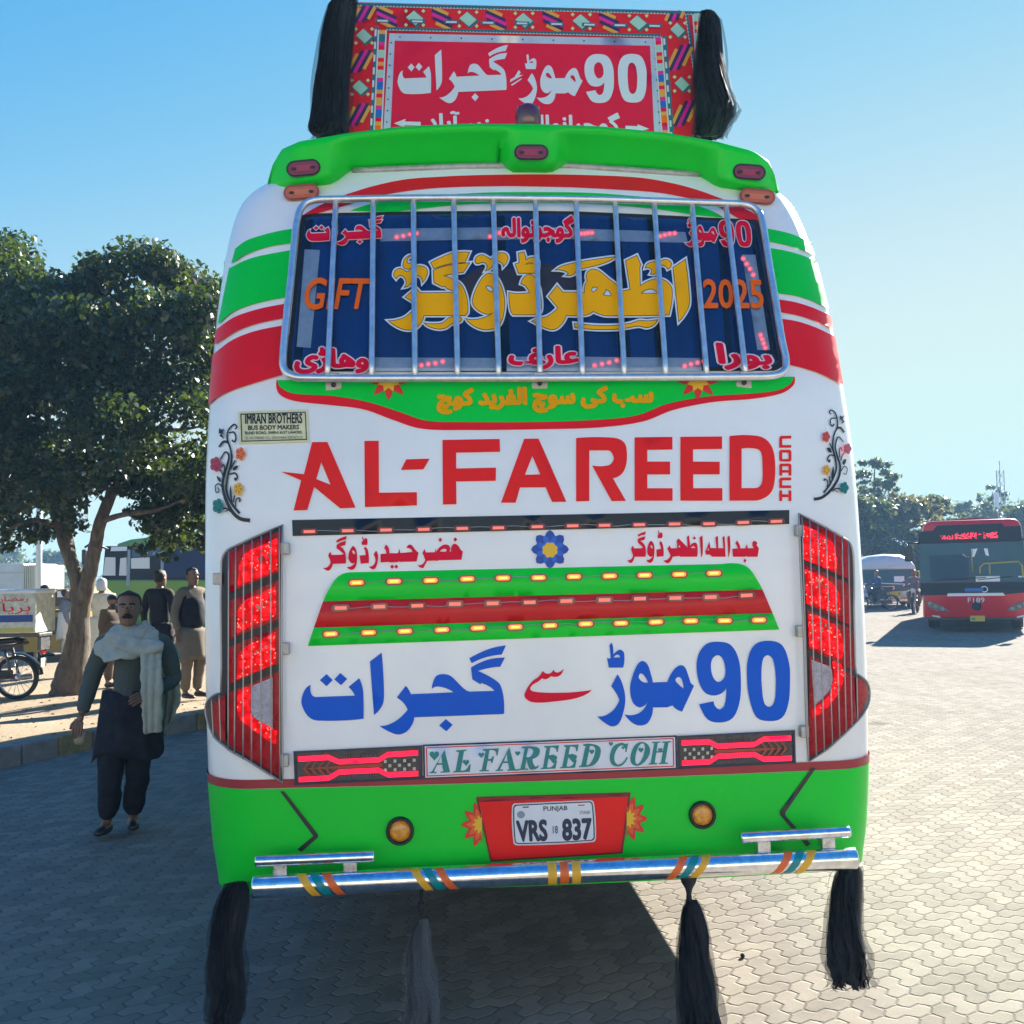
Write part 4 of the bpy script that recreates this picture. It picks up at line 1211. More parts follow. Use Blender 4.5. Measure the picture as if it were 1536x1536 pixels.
# ---- skirt details: seams, fog lamps, flowers, number plate
for q in ('420,1187 426,1187 477,1252 477,1256 452,1278 446,1274 470,1254', '1218,1152 1224,1152 1178,1219 1178,1223 1216,1266 1210,1270 1170,1222 1170,1217'):
    decal('panel_seam', path(q), MDK, bus, .009, 20, surf=lambda px, py, off: hit(px, py, off))
for (x, y) in ((600, 1246), (1053, 1222)):
    P = hit(x, y, .006)[0]
    f = MB().lathe([(.052, .012), (.052, -.012), (.046, -.018), (.041, -.012), (.040, .004)], P, 'Y', 32).build('fog_lamp', MBK, bus)
    MB().lathe([(.004, -.016), (.025, -.014), (.039, -.008), (.040, .005)], P, 'Y', 32).build('lens', MAM, f)
def half_star(c, side):
    P = []
    n = 5
    angs = [math.pi / 2 + side * 0] 
    out_ = []
    for k in range(n):
        a = -math.pi / 2 * .93 + math.pi * .93 * (k) / (n - 1)
        a = (math.pi - a) if side < 0 else a
        out_.append(a)
    P.append((c[0], c[1] - 34))
    for k, a in enumerate(out_):
        da = .22 if side > 0 else -.22
        rr = 1.0
        P.append((c[0] + 17 * math.cos(a - da * 1.4), c[1] + 24 * math.sin(a - da * 1.4)))
        P.append((c[0] + 25 * math.cos(a - da * .6), c[1] + 30 * math.sin(a - da * .6)))
        P.append((c[0] + 31 * math.cos(a), c[1] + 36 * math.sin(a)))
        P.append((c[0] + 25 * math.cos(a + da * .6), c[1] + 30 * math.sin(a + da * .6)))
    return np.array(P[1:])
def star(c, side, rot):
    for (s1, m_, off) in ((1.0, MFR, .0085), (.72, MFO, .010), (.42, MFY, .0115)):
        P = []
        for k in range(5):
            a = rot + (-1.25 + 2.5 * k / 4)
            for f, r_ in ((-.30, .62), (-.12, .86), (0, 1.0), (.12, .86), (.30, .62)):
                aa = a + f
                P.append((c[0] + side * 30 * s1 * r_ * math.cos(aa), c[1] + 35 * s1 * r_ * math.sin(aa)))
        P.append((c[0] - side * 2, c[1] + 30 * s1 * math.sin(rot + 1.5))); P.append((c[0] - side * 2, c[1] - 30 * s1 * .9))
        P = np.array(P)
        decal('painted_star', P, m_, bus, off, 20)
star((721, 1237), -1, 0); star((942, 1228), 1, 0)
rp = decal('plate_recess', path('716,1197 944,1190 932,1279 737,1291'), MRL, bus, .0075, 24)
mbr = MB(); decal(None, [path('714,1195.5 946,1188.5 934,1280.5 735.5,1292.8'), path('717,1198 943,1191 931,1278 738,1290')], MDK, rp, .010, 24, mb=mbr)
mbr.build('recess_edge', mat('edge_red', (.2, .01, .015), .5), rp)
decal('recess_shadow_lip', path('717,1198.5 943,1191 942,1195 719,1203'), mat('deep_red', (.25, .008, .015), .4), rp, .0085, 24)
PLQ = '774,1205 886,1200 891,1204s 894,1258 890,1263s 775,1268 770,1264s 768,1210 770,1206s'
npl = decal('number_plate', path(PLQ), mat('plate_steel', (.62, .66, .72), .3, metal=.2), bus, .014, 0, thick=.006)
decal('plate_face', path('775,1207 885,1202 889,1206s 892,1257 888,1261s 776,1266 772,1262s 770,1212 772,1208s'), MNV, npl, .0155, 0)
decal('plate_field', path('776,1208.6 884,1203.6 887.4,1207s 890.2,1256 886.6,1259.6s 777,1264.4 773.6,1261s 771.6,1212 773.6,1209.6s'), MPW, npl, .017, 0)
MNP = mat('plate_navy', (.01, .025, .07), .4)
text_quad('plate_lettering', 'VRS', [(773.5, 1230.5), (820.5, 1228.5), (822, 1262), (776, 1263.5)], MNP, npl, .0185, bold=.045)
text_quad('plate_lettering', '837', [(842.5, 1228), (887.5, 1226.5), (889, 1259.5), (843.5, 1262)], MNP, npl, .0185, bold=.045)
text_quad('plate_lettering', '18', [(829, 1239), (836.8, 1238.7), (837, 1250), (829.2, 1250.3)], MNP, npl, .0185, bold=.01)
text_quad('plate_lettering', 'PUNJAB', [(815, 1209.5), (851, 1208.5), (851.2, 1217.5), (815.4, 1218.7)], MNP, npl, .0185, bold=.012)
text_quad('plate_lettering', 'STAND', [(869.5, 1216.5), (885, 1216), (885.2, 1221), (869.7, 1221.5)], MNP, npl, .0185)
decal('plate_seal', np.array([(781.5 + 6 * math.cos(a), 1222 + 5.5 * math.sin(a)) for a in np.linspace(0, 6.28, 19)[:-1]]), mat('seal_grey', (.25, .3, .38), .5), npl, .0185, 0)
decal('plate_slot', path('784,1210 793,1209.6 793,1211.4 784,1211.8'), MDK, npl, .0185, 0)
decal('plate_slot', path('867,1207.2 877,1206.8 877,1208.4 867,1208.8'), MCR, npl, .0185, 0)
# side marker
P = hit(320, 1258, .0)[0]
MB().box((P[0] - .012, P[1] + .12, P[2]), (.03, .09, .07), bevel=.01).build('side_marker', MOL, bus)

# ---- chrome bumper tubes
def tub(p0, p1, y, r_, name):
    A = on_plane_y(np.array([p0[0]]), np.array([p0[1]]), y)[0]; B = on_plane_y(np.array([p1[0]]), np.array([p1[1]]), y)[0]
    d = Vector(B - A).normalized()
    A, B = Vector(A), Vector(B)
    mb = MB().tube([A - d * .004, A, A + d * .006, (A + B) / 2, B - d * .006, B, B + d * .004], [r_ * .86, r_ * .97, r_, r_, r_, r_ * .97, r_ * .86], 36)
    return mb.build(name, MCH, bus), A, B
YB = -.10
bumper, BA, BB = tub((381, 1330), (1282, 1287.5), YB, .041, 'bumper_bar')
for (p0, p1) in (((385, 1292), (560, 1284.5)), ((1112, 1256.5), (1273, 1247.5))):
    o, a, b = tub(p0, p1, YB + .005, .0215, 'step_bar')
    for f in (.2, .8):
        c = a.lerp(b, f)
        MB().box((c.x, c.y + .012, c.z - .034), (.05, .05, .045), bevel=.004).build('step_bracket', MST, o)
        MB().box((c.x, c.y + .05, c.z - .02), (.04, .08, .02)).build('stay', MGR, o)
bd = (BB - BA).normalized(); bu = bd.cross(Vector((0, 1, 0))).normalized()
MT1, MT2, MT3 = mat('tape_yellow', (.8, .42, .02), .35), mat('tape_teal', (.0, .24, .26), .35), mat('tape_orange', (.8, .14, .02), .35)
def tape(pxc, slant, ms):
    lx = on_plane_y(np.array([pxc]), np.array([1330 - (pxc - 381) * .04717]), YB)[0]
    s0 = (Vector(lx) - BA).dot(bd)
    for k, m_ in enumerate(ms):
        rows = []
        for i in range(15):
            an = math.pi * (.08 + 1.0 * i / 14)
            row = []
            for w in (-.016, 0, .016):
                s_ = s0 + (k - 1) * .044 + w + slant * (.5 - math.cos(an) / -2 - .5) 
                nrm = Vector((0, -math.sin(an), 0)) + Vector((0, 0, math.cos(an)))
                row.append(BA + bd * s_ + nrm * .0418)
            rows.append(row)
        MB().grid(rows).build('tape_band', m_, bumper)
tape(484, -.06, (MT1, MT2, MT3)); tape(652, -.06, (MT1, MT2, MT3)); tape(845, 0, (MT1, MT3, MT1))
tape(1030, .06, (MT3, MT2, MT1)); tape(1187, .06, (MT3, MT2, MT1))
for f in (.12, .38, .62, .88):
    c = BA.lerp(BB, f)
    MB().box((c.x, c.y + .09, c.z - .01), (.07, .14, .03)).build('bumper_stay', MBK, bumper)

# ---- red roof sign with its painted border
YS = 1.05
SG = lambda px, py, off: on_plane_y(px, py, YS - off)
sign = decal('roof_sign', path('530,3 1055,17 1056,30 1044,215 510,215 516,195'), mat('sign_red', (.55, .012, .05), .4, vary=.05), bus, 0, 0, thick=.12, surf=SG)
MSR = mat('border_red', (.74, .012, .025), .45, spec=.2); MSP = mat('panel_crimson', (.72, .006, .045), .45, spec=.2, vary=.04)
MSA = mat('sign_alu', (.55, .57, .62), .35, metal=.4, vary=.1, vscale=12)
MWH = mat('sign_white', (.60, .64, .74), .4); MTE = mat('border_teal', (.01, .13, .17), .4); MMG = mat('border_magenta', (.75, .0, .28), .4)
MGO = mat('border_gold', (.75, .33, .03), .4); MIN = mat('border_indigo', (.03, .01, .09), .4); MMI = mat('border_mint', (.35, .58, .48), .4); MPB = mat('border_blue', (.0, .11, .5), .4); MLG = mat('border_lime', (.5, .65, .3), .4)
def sd(name, l, m_, off, parent=sign, mb=None): return decal(name, l, m_, parent, off, 0, surf=SG, mb=mb)
sd('border_ground', path('531,8 1042,21 1052,60 1043,213 513,213 520,190'), MSR, .003)
sd('panel_frame', path('584,50 988,58 996,213 574,213'), MSA, .006)
sd('sign_panel', path('592,61 975,68.5 982,213 585,213'), MSP, .009)
for k in range(9):
    for (a, b) in (((600 + k * 46, 55.5 + k * .95)), ((586.5 - k * .9, 64 + k * 17)), ((982 + k * 1.0, 72 + k * 16))):
        sd('rivet', np.array([(a + 1.3 * math.cos(t), b + 1.3 * math.sin(t)) for t in np.linspace(0, 6.28, 8)[:-1]]), MDK, .0075)
def saw(a, b, w, m1, m2, off):
    """a saw edged trim line between two pixels"""
    a, b = np.array(a, float), np.array(b, float); d = b - a; L = np.hypot(*d); u = d / L; n = np.array([-u[1], u[0]])
    sd('trim_line', np.array([a - n * w, b - n * w, b + n * w, a + n * w]), m1, off)
    P = [a - n * w]
    k = int(L / 5)
    for i in range(k):
        P.append(a + u * L * (i + .0) / k + n * w * .1); P.append(a + u * L * (i + .5) / k + n * w * .95)
    P += [b + n * w * .1, b - n * w]
    sd('saw_edge', np.array(P), m2, off + .002)
saw((531, 6.5), (1052, 20), 2.6, MWH, MTE, .006)
saw((580, 43), (991, 53.5), 2.4, MWH, MTE, .009)
saw((1030, 22), (1048, 150), 2.2, MWH, MTE, .006)
def dashes(a, b, w, m1, m2, off, n):
    a, b = np.array(a, float), np.array(b, float); d = (b - a); u = d / np.hypot(*d); nn = np.array([-u[1], u[0]])
    sd('trim_line', np.array([a - nn * w, b - nn * w, b + nn * w, a + nn * w]), m1, off)
    for i in range(n):
        p, q = a + d * (i + .2) / n, a + d * (i + .75) / n
        sd('dash', np.array([p - nn * w * .1, q - nn * w * .1, q + nn * w * .9, p + nn * w * .9]), m2, off + .002)
dashes((565, 40), (557, 212), 3.0, MTE, MWH, .006, 9)
dashes((997, 54), (1009, 212), 3.0, MTE, MWH, .006, 9)
def bands(a, b, w, off, seq):
    a, b = np.array(a, float), np.array(b, float); d = b - a; u = d / np.hypot(*d); nn = np.array([-u[1], u[0]])
    sd('trim_line', np.array([a - nn * (w + 2.2), b - nn * (w + 2.2), b + nn * (w + 2.2), a + nn * (w + 2.2)]), MWH, off)
    n = len(seq)
    for i, m_ in enumerate(seq):
        p, q = a + d * i / n, a + d * (i + 1) / n
        sd('colour_band', np.array([p - nn * w, q - nn * w, q + nn * w, p + nn * w]), m_, off + .002)
seq = [MGO, MTE, MTE, MMG, MCR, MMI, MMI, MCR, MGO, MCR, MMI, MMI, MMG, MPB, MPB, MGO, MCR, MGO, MGO, MMG, MPB, MPB, MCR, MGO, MOR, MOR, MCR, MMG]
bands((573.5, 45), (566, 212), 4.6, .0075, seq)
bands((987, 56), (999, 212), 4.2, .0105, seq[3:] + seq[:3])
bands((1045, 20), (1052, 120), 4.6, .0075, seq[5:22])
def diamond(c, w, h, tilt=.35):
    c = np.array(c, float)
    P = np.array([(-w * .1, -h), (w, h * .1), (w * .1, h), (-w, -h * .1)])
    sd('diamond_shade', c + P * 1.16 + np.array([1.5, 1.5]), MTE, .006); sd('diamond', c + P, MMI, .008)
    for s1 in (-1, 1):
        for s2 in (-1, 1):
            q = c + np.array([s1 * w * 1.0, s2 * h * .95])
            sd('dot', q + np.array([(0, -3), (3, 0), (0, 3), (-3, 0)]), MLG, .009)
def slashes(c, L, ang, w=2.6):
    ca, sa = math.cos(ang), math.sin(ang); c = np.array(c, float); nn = np.array([-sa, ca]); u = np.array([ca, sa])
    for k, (m_, f) in enumerate(((MGO, .7), (MIN, .95), (MMG, 1.0), (MIN, .95), (MGO, .7))):
        o = c + nn * (k - 2) * w * 1.9 + u * (k - 2) * 3.0
        sd('slash', np.array([o - u * L * f - nn * w, o + u * L * f - nn * w * .9, o + u * L * f + nn * w, o - u * L * f + nn * w * .9]), m_, .006 + k * .0006)
for x in (622, 702, 786, 872, 957): diamond((x, 27 + (x - 622) * .021), 13, 11)
for x in (580, 663, 744, 829, 914): slashes((x, 26 + (x - 580) * .022), 17, .42)
for x in (574, 626, 677, 732, 783, 835, 884, 930, 982):
    y = 31 + (x - 574) * .019
    g = sd('tab', np.array([(x - 11, y - 3), (x + 11, y - 2.5), (x + 11, y + 3), (x - 11, y + 2.5)]), MTE, .0105)
    sd('tab_face', np.array([(x - 8, y - 1.4), (x + 8, y - 1.0), (x + 8, y + 1.6), (x - 8, y + 1.2)]), MWH, .012, g)
slashes((546, 20), 15, -1.08); diamond((546, 54), 12, 11); slashes((541, 92), 20, -1.08); diamond((540, 131), 12, 11); slashes((537, 172), 20, -1.08)
slashes((1012, 24), 8, -1.2); diamond((1016.5, 45), 11, 11); slashes((1020, 86), 22, -1.14); diamond((1023, 126), 11, 11); slashes((1027, 170), 22, -1.14)
# lettering on the sign
wl = warp_all(b90, [(777.5, 79), (970, 81), (970, 159), (777.5, 156.5)])
mbs = MB()
for l in wl: decal(None, l, MWH, sign, .0115, 0, surf=SG, mb=mbs)
mbs.build('sign_lettering', MWH, sign)
wl = warp_all(bg, [(597, 67), (762, 67.5), (761, 155), (596, 154.5)])
mbs = MB()
for l in wl: decal(None, l, MWH, sign, .0115, 0, surf=SG, mb=mbs)
mbs.build('sign_lettering', MWH, sign)
mbs = MB()
CS = (580, 60, 1000)
for q in ('725,165 735,178 725,192 748,192 676,232 680,215 700,205', '738,210 742,214 690,250 680,246'):
    decal(None, path(q, CS), MWH, sign, .0115, 0, surf=SG, mb=mbs)
for q in ('40,457 105,432 100,447 187,449 187,470 98,468 100,480', '1440,487 1375,462 1378,473 1310,470 1310,492 1375,495 1372,506'):
    decal(None, path(q, CS), MWH, sign, .0115, 0, surf=SG, mb=mbs)
mbs.build('sign_arrows', MWH, sign)
text_quad('sign_lettering', '\u062F\uFE8E\uFE91\u0622 \uFEAE\uFBFE\u0632\u0648', [(639, 164), (754, 171), (754, 206), (639, 204)], MWH, sign, .0115, bold=.03, surf=SG)
text_quad('sign_lettering', '\uFBA7\uFEDF\u0627\uFEEE\uFEE7\u0627\uFEAE\uFEA0\uFEEE\uFB94', [(790, 168), (930, 169), (930, 206), (790, 206)], MWH, sign, .0115, bold=.03, surf=SG)
# rack behind the sign
P0 = on_plane_y(np.array([525, 1050]), np.array([190, 200]), YS + .14)
mb = MB()
for x in (P0[0][0] + .1, 0, P0[1][0] - .1):
    mb.tube([(x, YS + .12, 3.6), (x, YS + .12, 4.2)], .02, 8); mb.tube([(x, YS + .12, 4.15), (x, YS + 1.3, 3.6)], .018, 8)
mb.build('sign_brace', MST, sign)
# beacon
bc = on_plane_y(np.array([792]), np.array([181]), .80)[0]
be = MB().lathe([(.062, -.10), (.062, .03), (.058, .055), (.04, .068), (.01, .072)], bc, 'Z', 24).build('roof_beacon', mat('beacon_maroon', (.10, .015, .03), .12, coat=1), bus)
MB().lathe([(.034, -.06), (.034, .03), (.01, .032)], bc, 'Z', 12).build('beacon_core', MBK, be)
# ---- black cloth tassels
MTA = mat('black_cloth', (.006, .009, .014), .85, vary=.4, vscale=30)
def sheer(name, a, col=(.008, .012, .02)):
    m = mat(name, col, .9)
    m.node_tree.nodes['Principled BSDF'].inputs['Alpha'].default_value = a
    return m
MTS = sheer('sheer_black_cloth', .5)
def tassel(label, pxs, ylocal, n, fray, knot=None, wob=.01, cat='tassel', m_=None, seed=1, core=1.0):
    """pxs: rows of (y, left, right) in pixels down the bundle"""
    rr = random.Random(seed)
    n = int(n * .5); core_n = int(n * core)
    t_ = tag(empty('cloth_tassel', (0, 0, 0)), label, cat, 'black cloth tassels tied to the coach')
    rows = []
    for (y, a, b) in pxs:
        A = on_plane_y(np.array([a]), np.array([y]), ylocal)[0]; B = on_plane_y(np.array([b]), np.array([y]), ylocal)[0]
        rows.append(((A + B) / 2, (B[0] - A[0]) / 2))
    top = rows[0][0]
    def bundle(nn, shrink, kf):
        mb = MB()
        for k in range(nn):
            ph = 2 * math.pi * k / nn + rr.uniform(-.1, .1)
            rad = shrink * rr.uniform(.55, 1.0)
            w = rr.uniform(.006, .022); end = 1.0 + fray * .5 - fray * 2.2 * rr.random() ** 2.2; rot = rr.uniform(0, 3)
            strip = []
            m = 13
            for i in range(m):
                u = i / (m - 1) * end
                f = min(u, 1) * (len(rows) - 1); j = min(int(f), len(rows) - 2); q = f - j
                c = rows[j][0] * (1 - q) + rows[j + 1][0] * q; r_ = rows[j][1] * (1 - q) + rows[j + 1][1] * q
                if u > 1: c = c + (rows[-1][0] - rows[-2][0]) * (u - 1) * .5
                wx = wob * math.sin(u * 7 + rot) + wob * 1.2 * u * u * math.sin(u * 19 + rot * 5)
                p = Vector(c) + Vector((r_ * rad * math.cos(ph) + wx, r_ * rad * .55 * math.sin(ph), 0))
                ww = w * (.35 + .65 * min(1, r_ / .05)) * (1 if u < .9 * end else max(.15, (end - u) / (.1 * end)))
                tdir = Vector((math.cos(rot * .4), math.sin(rot * .4), 0))
                strip.append([p - tdir * ww, p + Vector((0, -.004 * math.sin(rot + u * 9), 0)), p + tdir * ww])
            mb.grid(strip)
        return mb
    b0 = bundle(core_n, .74, 1).build('cloth_core', m_ or MTA, t_); b0['kind'] = 'stuff'
    b1 = bundle(int(n * .6), 1.0, 1).build('cloth_strips', m_ or MTS, t_); b1['kind'] = 'stuff'
    if knot:
        (ky, kx, kr, tyy_) = knot
        K = on_plane_y(np.array([kx]), np.array([ky]), ylocal)[0]; T_ = on_plane_y(np.array([kx]), np.array([tyy_]), ylocal)[0]
        MB().lathe([(kr * .75, .045), (kr * .95, .03), (kr * .8, .012), (kr * .42, -.01), (kr * .28, -.03), (kr * .34, -.055)], K, 'Z', 14).build('knot', MTA, t_)
        MB().tube([T_, K], .006, 6).build('tie', MTA, t_)
    t_.matrix_world = Matrix.Identity(4)
    # put the empty at the top of the bundle, in world space
    W = Matrix.Translation((BX, BY, 0)) @ Matrix.Rotation(YAW, 4, 'Z')
    pos = W @ Vector(top)
    for ch in t_.children:
        for v in ch.data.vertices:
            v.co = (W @ v.co) - pos
    t_.location = pos
    return t_
tassel('wide black cloth tassel hanging from the left top corner of the red roof sign', [(-6, 503, 531), (10, 492, 532), (60, 481, 531), (120, 474, 529), (170, 466, 524), (196, 463, 522), (206, 460, 522)], .92, 210, .13, seed=2, wob=.012)
tassel('ragged black cloth tassel hanging from the right top corner of the red roof sign', [(17, 1050, 1068), (30, 1050, 1078), (80, 1047, 1088), (130, 1042, 1097), (165, 1040, 1107), (206, 1036, 1084)], .92, 210, .22, seed=3, wob=.014)
tassel('black cloth tassel hanging below the left end of the chrome bumper', [(1324, 338, 364), (1345, 332, 367), (1400, 322, 367), (1450, 318, 366), (1500, 315, 362), (1545, 313, 354)], -.06, 130, .10, seed=4, wob=.014)
tassel('thin grey-black tassel tied by a cord under the bumper, in front of the dark shade', [(1378, 629, 636), (1392, 622, 641), (1430, 611, 649), (1480, 606, 656), (1560, 598, 668)], -.08, 46, .08, knot=(1372, 632, .014, 1335), m_=sheer('sheer_grey_cloth', .55, (.10, .115, .135)), seed=5, core=.7)
tassel('long black knotted tassel hanging under the bumper over the sunlit pavers', [(1350, 1029, 1040), (1362, 1023, 1048), (1400, 1020, 1063), (1450, 1018, 1072), (1500, 1017, 1079), (1570, 1013, 1088)], -.08, 130, .05, knot=(1328, 1033, .034, 1316), seed=6)
tassel('frayed black tassel hanging from the right end of the chrome bumper', [(1300, 1252, 1284), (1316, 1249, 1288), (1360, 1244, 1294), (1410, 1240, 1299), (1450, 1237, 1304), (1482, 1238, 1304)], -.08, 130, .14, seed=7, wob=.014)

# =================================================================== GROUND
def paver_mat():
    m = bpy.data.materials.new('interlocking_pavers'); m.use_nodes = True
    nt = m.node_tree; b = nt.nodes['Principled BSDF']; g = NG(nt)
    geo = nt.nodes.new('ShaderNodeNewGeometry')
    mp = nt.nodes.new('ShaderNodeMapping'); mp.vector_type = 'POINT'
    mp.inputs['Rotation'].default_value = (0, 0, -YAW)
    nt.links.new(geo.outputs['Position'], mp.inputs[0])
    sx = nt.nodes.new('ShaderNodeSeparateXYZ'); nt.links.new(mp.outputs[0], sx.inputs[0])
    a = 0.095
    X = g.m('DIVIDE', sx.outputs[0], a); Y = g.m('DIVIDE', sx.outputs[1], a)
    # saw-tooth edges of the interlocking block
    def tri(v): return g.m('SUBTRACT', g.m('PINGPONG', v, .5), .25)
    n0 = g.noise(mp.outputs[0], 3.0, 2)
    wob = g.m('MULTIPLY', g.m('SUBTRACT', n0, .5), .12)
    U = g.m('ADD', g.m('ADD', X, g.m('MULTIPLY', tri(g.m('ADD', Y, .25)), .62)), wob)
    V = g.m('ADD', g.m('ADD', Y, g.m('MULTIPLY', tri(g.m('ADD', X, .25)), .62)), wob)
    I = g.m('FLOOR', U); J = g.m('FLOOR', V)
    fx = g.m('SUBTRACT', U, I); fy = g.m('SUBTRACT', V, J)
    k = g.m('FLOORED_MODULO', g.m('SUBTRACT', I, J), 4.0)
    def eq(v): return g.m('COMPARE', k, float(v), .1)
    k0, k1, k2, k3 = eq(0), eq(1), eq(2), eq(3)
    dl = g.m('ADD', fx, g.m('MULTIPLY', k1, 5)); dr = g.m('ADD', g.m('SUBTRACT', 1.0, fx), g.m('MULTIPLY', k0, 5))
    db = g.m('ADD', fy, g.m('MULTIPLY', k2, 5)); dt = g.m('ADD', g.m('SUBTRACT', 1.0, fy), g.m('MULTIPLY', k3, 5))
    d = g.m('MINIMUM', g.m('MINIMUM', dl, dr), g.m('MINIMUM', db, dt))
    joint = g.ramp(d, .008, .045, .62, 0)
    hgt = g.ramp(d, .01, .11, 0, 1)
    # block identity -> tone
    bi = g.m('SUBTRACT', I, k1); bj = g.m('SUBTRACT', J, k2)
    cb = nt.nodes.new('ShaderNodeCombineXYZ'); nt.links.new(bi, cb.inputs[0]); nt.links.new(bj, cb.inputs[1])
    wnz = nt.nodes.new('ShaderNodeTexWhiteNoise'); nt.links.new(cb.outputs[0], wnz.inputs['Vector'])
    tone = g.ramp(wnz.outputs['Value'], 0, 1, .90, 1.08)
    big = g.ramp(g.noise(mp.outputs[0], .35, 5, .6), .3, .7, .86, 1.08)
    fine = g.ramp(g.noise(mp.outputs[0], 90, 3, .7), .25, .75, .90, 1.10)
    mid = g.ramp(g.noise(mp.outputs[0], 7, 5, .65), .3, .7, .86, 1.1)
    t = g.m('MULTIPLY', g.m('MULTIPLY', tone, big), g.m('MULTIPLY', fine, mid))
    c0 = g.mixc(wnz.outputs['Value'], PAVE_A, PAVE_B)
    cc = nt.nodes.new('ShaderNodeCombineXYZ')
    for i in range(3): nt.links.new(t, cc.inputs[i])
    c1 = g.mixc(1.0, c0, cc.outputs[0], 'MULTIPLY')
    c2 = g.mixc(joint, c1, (.085, .075, .06))
    stain = g.ramp(g.noise(mp.outputs[0], 1.3, 6, .7), .62, .75, 0, .35)
    c3 = g.mixc(stain, c2, (.10, .09, .08))
    # sand swept over the joints, tyre-darkened tracks and oil drips
    sand = g.ramp(g.noise(mp.outputs[0], .8, 6, .65), .56, .70, 0, .5)
    c3 = g.mixc(sand, c3, (.25, .22, .17))
    st = nt.nodes.new('ShaderNodeMapping'); st.inputs['Scale'].default_value = (1.6, .10, 1); nt.links.new(mp.outputs[0], st.inputs[0])
    track = g.ramp(g.noise(st.outputs[0], 1.0, 4, .6), .56, .72, 0, .30)
    c3 = g.mixc(track, c3, (.14, .125, .105))
    vo = nt.nodes.new('ShaderNodeTexVoronoi'); vo.inputs['Scale'].default_value = .55; nt.links.new(mp.outputs[0], vo.inputs['Vector'])
    nd = g.m('ADD', vo.outputs['Distance'], g.m('MULTIPLY', g.m('SUBTRACT', g.noise(mp.outputs[0], 9, 4, .7), .5), .12))
    oil = g.ramp(nd, .05, .10, .55, 0)
    c3 = g.mixc(oil, c3, (.07, .062, .055))
    nt.links.new(c3, b.inputs['Base Color'])
    b.inputs['Roughness'].default_value = .95; b.inputs['Specular IOR Level'].default_value = .05
    bp = nt.nodes.new('ShaderNodeBump'); bp.inputs['Strength'].default_value = .6; bp.inputs['Distance'].default_value = .010
    hh = g.m('ADD', hgt, g.m('MULTIPLY', g.noise(mp.outputs[0], 110, 3, .7), .18))
    nt.links.new(hh, bp.inputs['Height']); nt.links.new(bp.outputs[0], b.inputs['Normal'])
    return m
PAVE_A, PAVE_B = (.232, .212, .182), (.258, .235, .200)
MPAVE = paver_mat()
def plane(name, pts, z, m, kind='structure'):
    o = mesh_obj(name, [(p[0], p[1], z) for p in pts], [list(range(len(pts)))], m)
    o['kind'] = kind; return o
plane('ground', [(-900, -60), (900, -60), (900, 1500), (-900, 1500)], -.004, mat('earth_ground', (.26, .22, .16), .95, vary=.25, vscale=.2))
plane('paving', [(-60, -40), (70, -40), (70, 75), (-60, 75)], 0, MPAVE)

# kerb and earth verge on the left
KB = [(-260, 1207), (-120, 1178), (0, 1154.5), (137, 1124), (266, 1101), (330, 1090), (420, 1076), (520, 1062)]
kp = [on_ground(x, y) for x, y in KB]
MK1 = mat('kerb_grey', (.20, .20, .19), .85, vary=.3, vscale=9, bump=.4, bscale=30)
MK2 = mat('kerb_yellow_worn', (.24, .19, .09), .85, vary=.4, vscale=9, bump=.4, bscale=30)
def along(pts, step):
    out = []; carry = 0
    L = [0]
    for a, b in zip(pts[:-1], pts[1:]): L.append(L[-1] + (b - a).length)
    s = 0
    while s <= L[-1]:
        i = max(0, min(len(pts) - 2, int(np.searchsorted(L, s)) - 1))
        f = (s - L[i]) / (L[i + 1] - L[i]); out.append(pts[i].lerp(pts[i + 1], f)); s += step
    return out
ks = along(kp, .46)
mb = MB()
KH = .20
for i, (a, b) in enumerate(zip(ks[:-1], ks[1:])):
    d = (b - a).normalized(); n = Vector((-d.y, d.x, 0))
    if n.y < 0: n = -n
    mb.use(i % 2 if i % 4 != 3 else 0)
    c = (a + b) / 2 + n * .09
    mb.box((c.x, c.y, KH / 2 - .01), ((b - a).length - .012, .17, KH + .02), rot=Matrix.Rotation(math.atan2(d.y, d.x), 3, 'Z'), bevel=.022)
k_ = mb.build('kerb', [MK1, MK2]); k_['kind'] = 'structure'
VZ = .15
def verge_mat():
    m = bpy.data.materials.new('dusty_earth'); m.use_nodes = True
    nt = m.node_tree; b = nt.nodes['Principled BSDF']; g = NG(nt)
    geo = nt.nodes.new('ShaderNodeNewGeometry'); P = geo.outputs['Position']
    f1 = g.noise(P, 1.2, 8, .65); f2 = g.noise(P, 14, 6, .7); f3 = g.noise(P, 70, 3, .7)
    c = g.mixc(g.ramp(f1, .3, .7), (.27, .20, .125), (.37, .285, .185))
    c = g.mixc(g.ramp(f2, .52, .72, 0, .55), c, (.20, .15, .10))
    c = g.mixc(g.ramp(f3, .62, .75, 0, .5), c, (.14, .11, .07))
    nt.links.new(c, b.inputs['Base Color']); b.inputs['Roughness'].default_value = .95
    bp = nt.nodes.new('ShaderNodeBump'); bp.inputs['Strength'].default_value = .7; bp.inputs['Distance'].default_value = .03
    nt.links.new(g.m('ADD', f2, g.m('MULTIPLY', f3, .3)), bp.inputs['Height']); nt.links.new(bp.outputs[0], b.inputs['Normal'])
    return m
MVG = verge_mat()
back = []
for i, p in enumerate(kp):
    d = (kp[min(i + 1, len(kp) - 1)] - kp[max(i - 1, 0)]).normalized()
    n = Vector((-d.y, d.x, 0))
    if n.y < 0: n = -n
    back.append((p.x + n.x * .10, p.y + n.y * .10))
vpts = back + [(1.5, 34), (-30, 34), (-30, 7)]
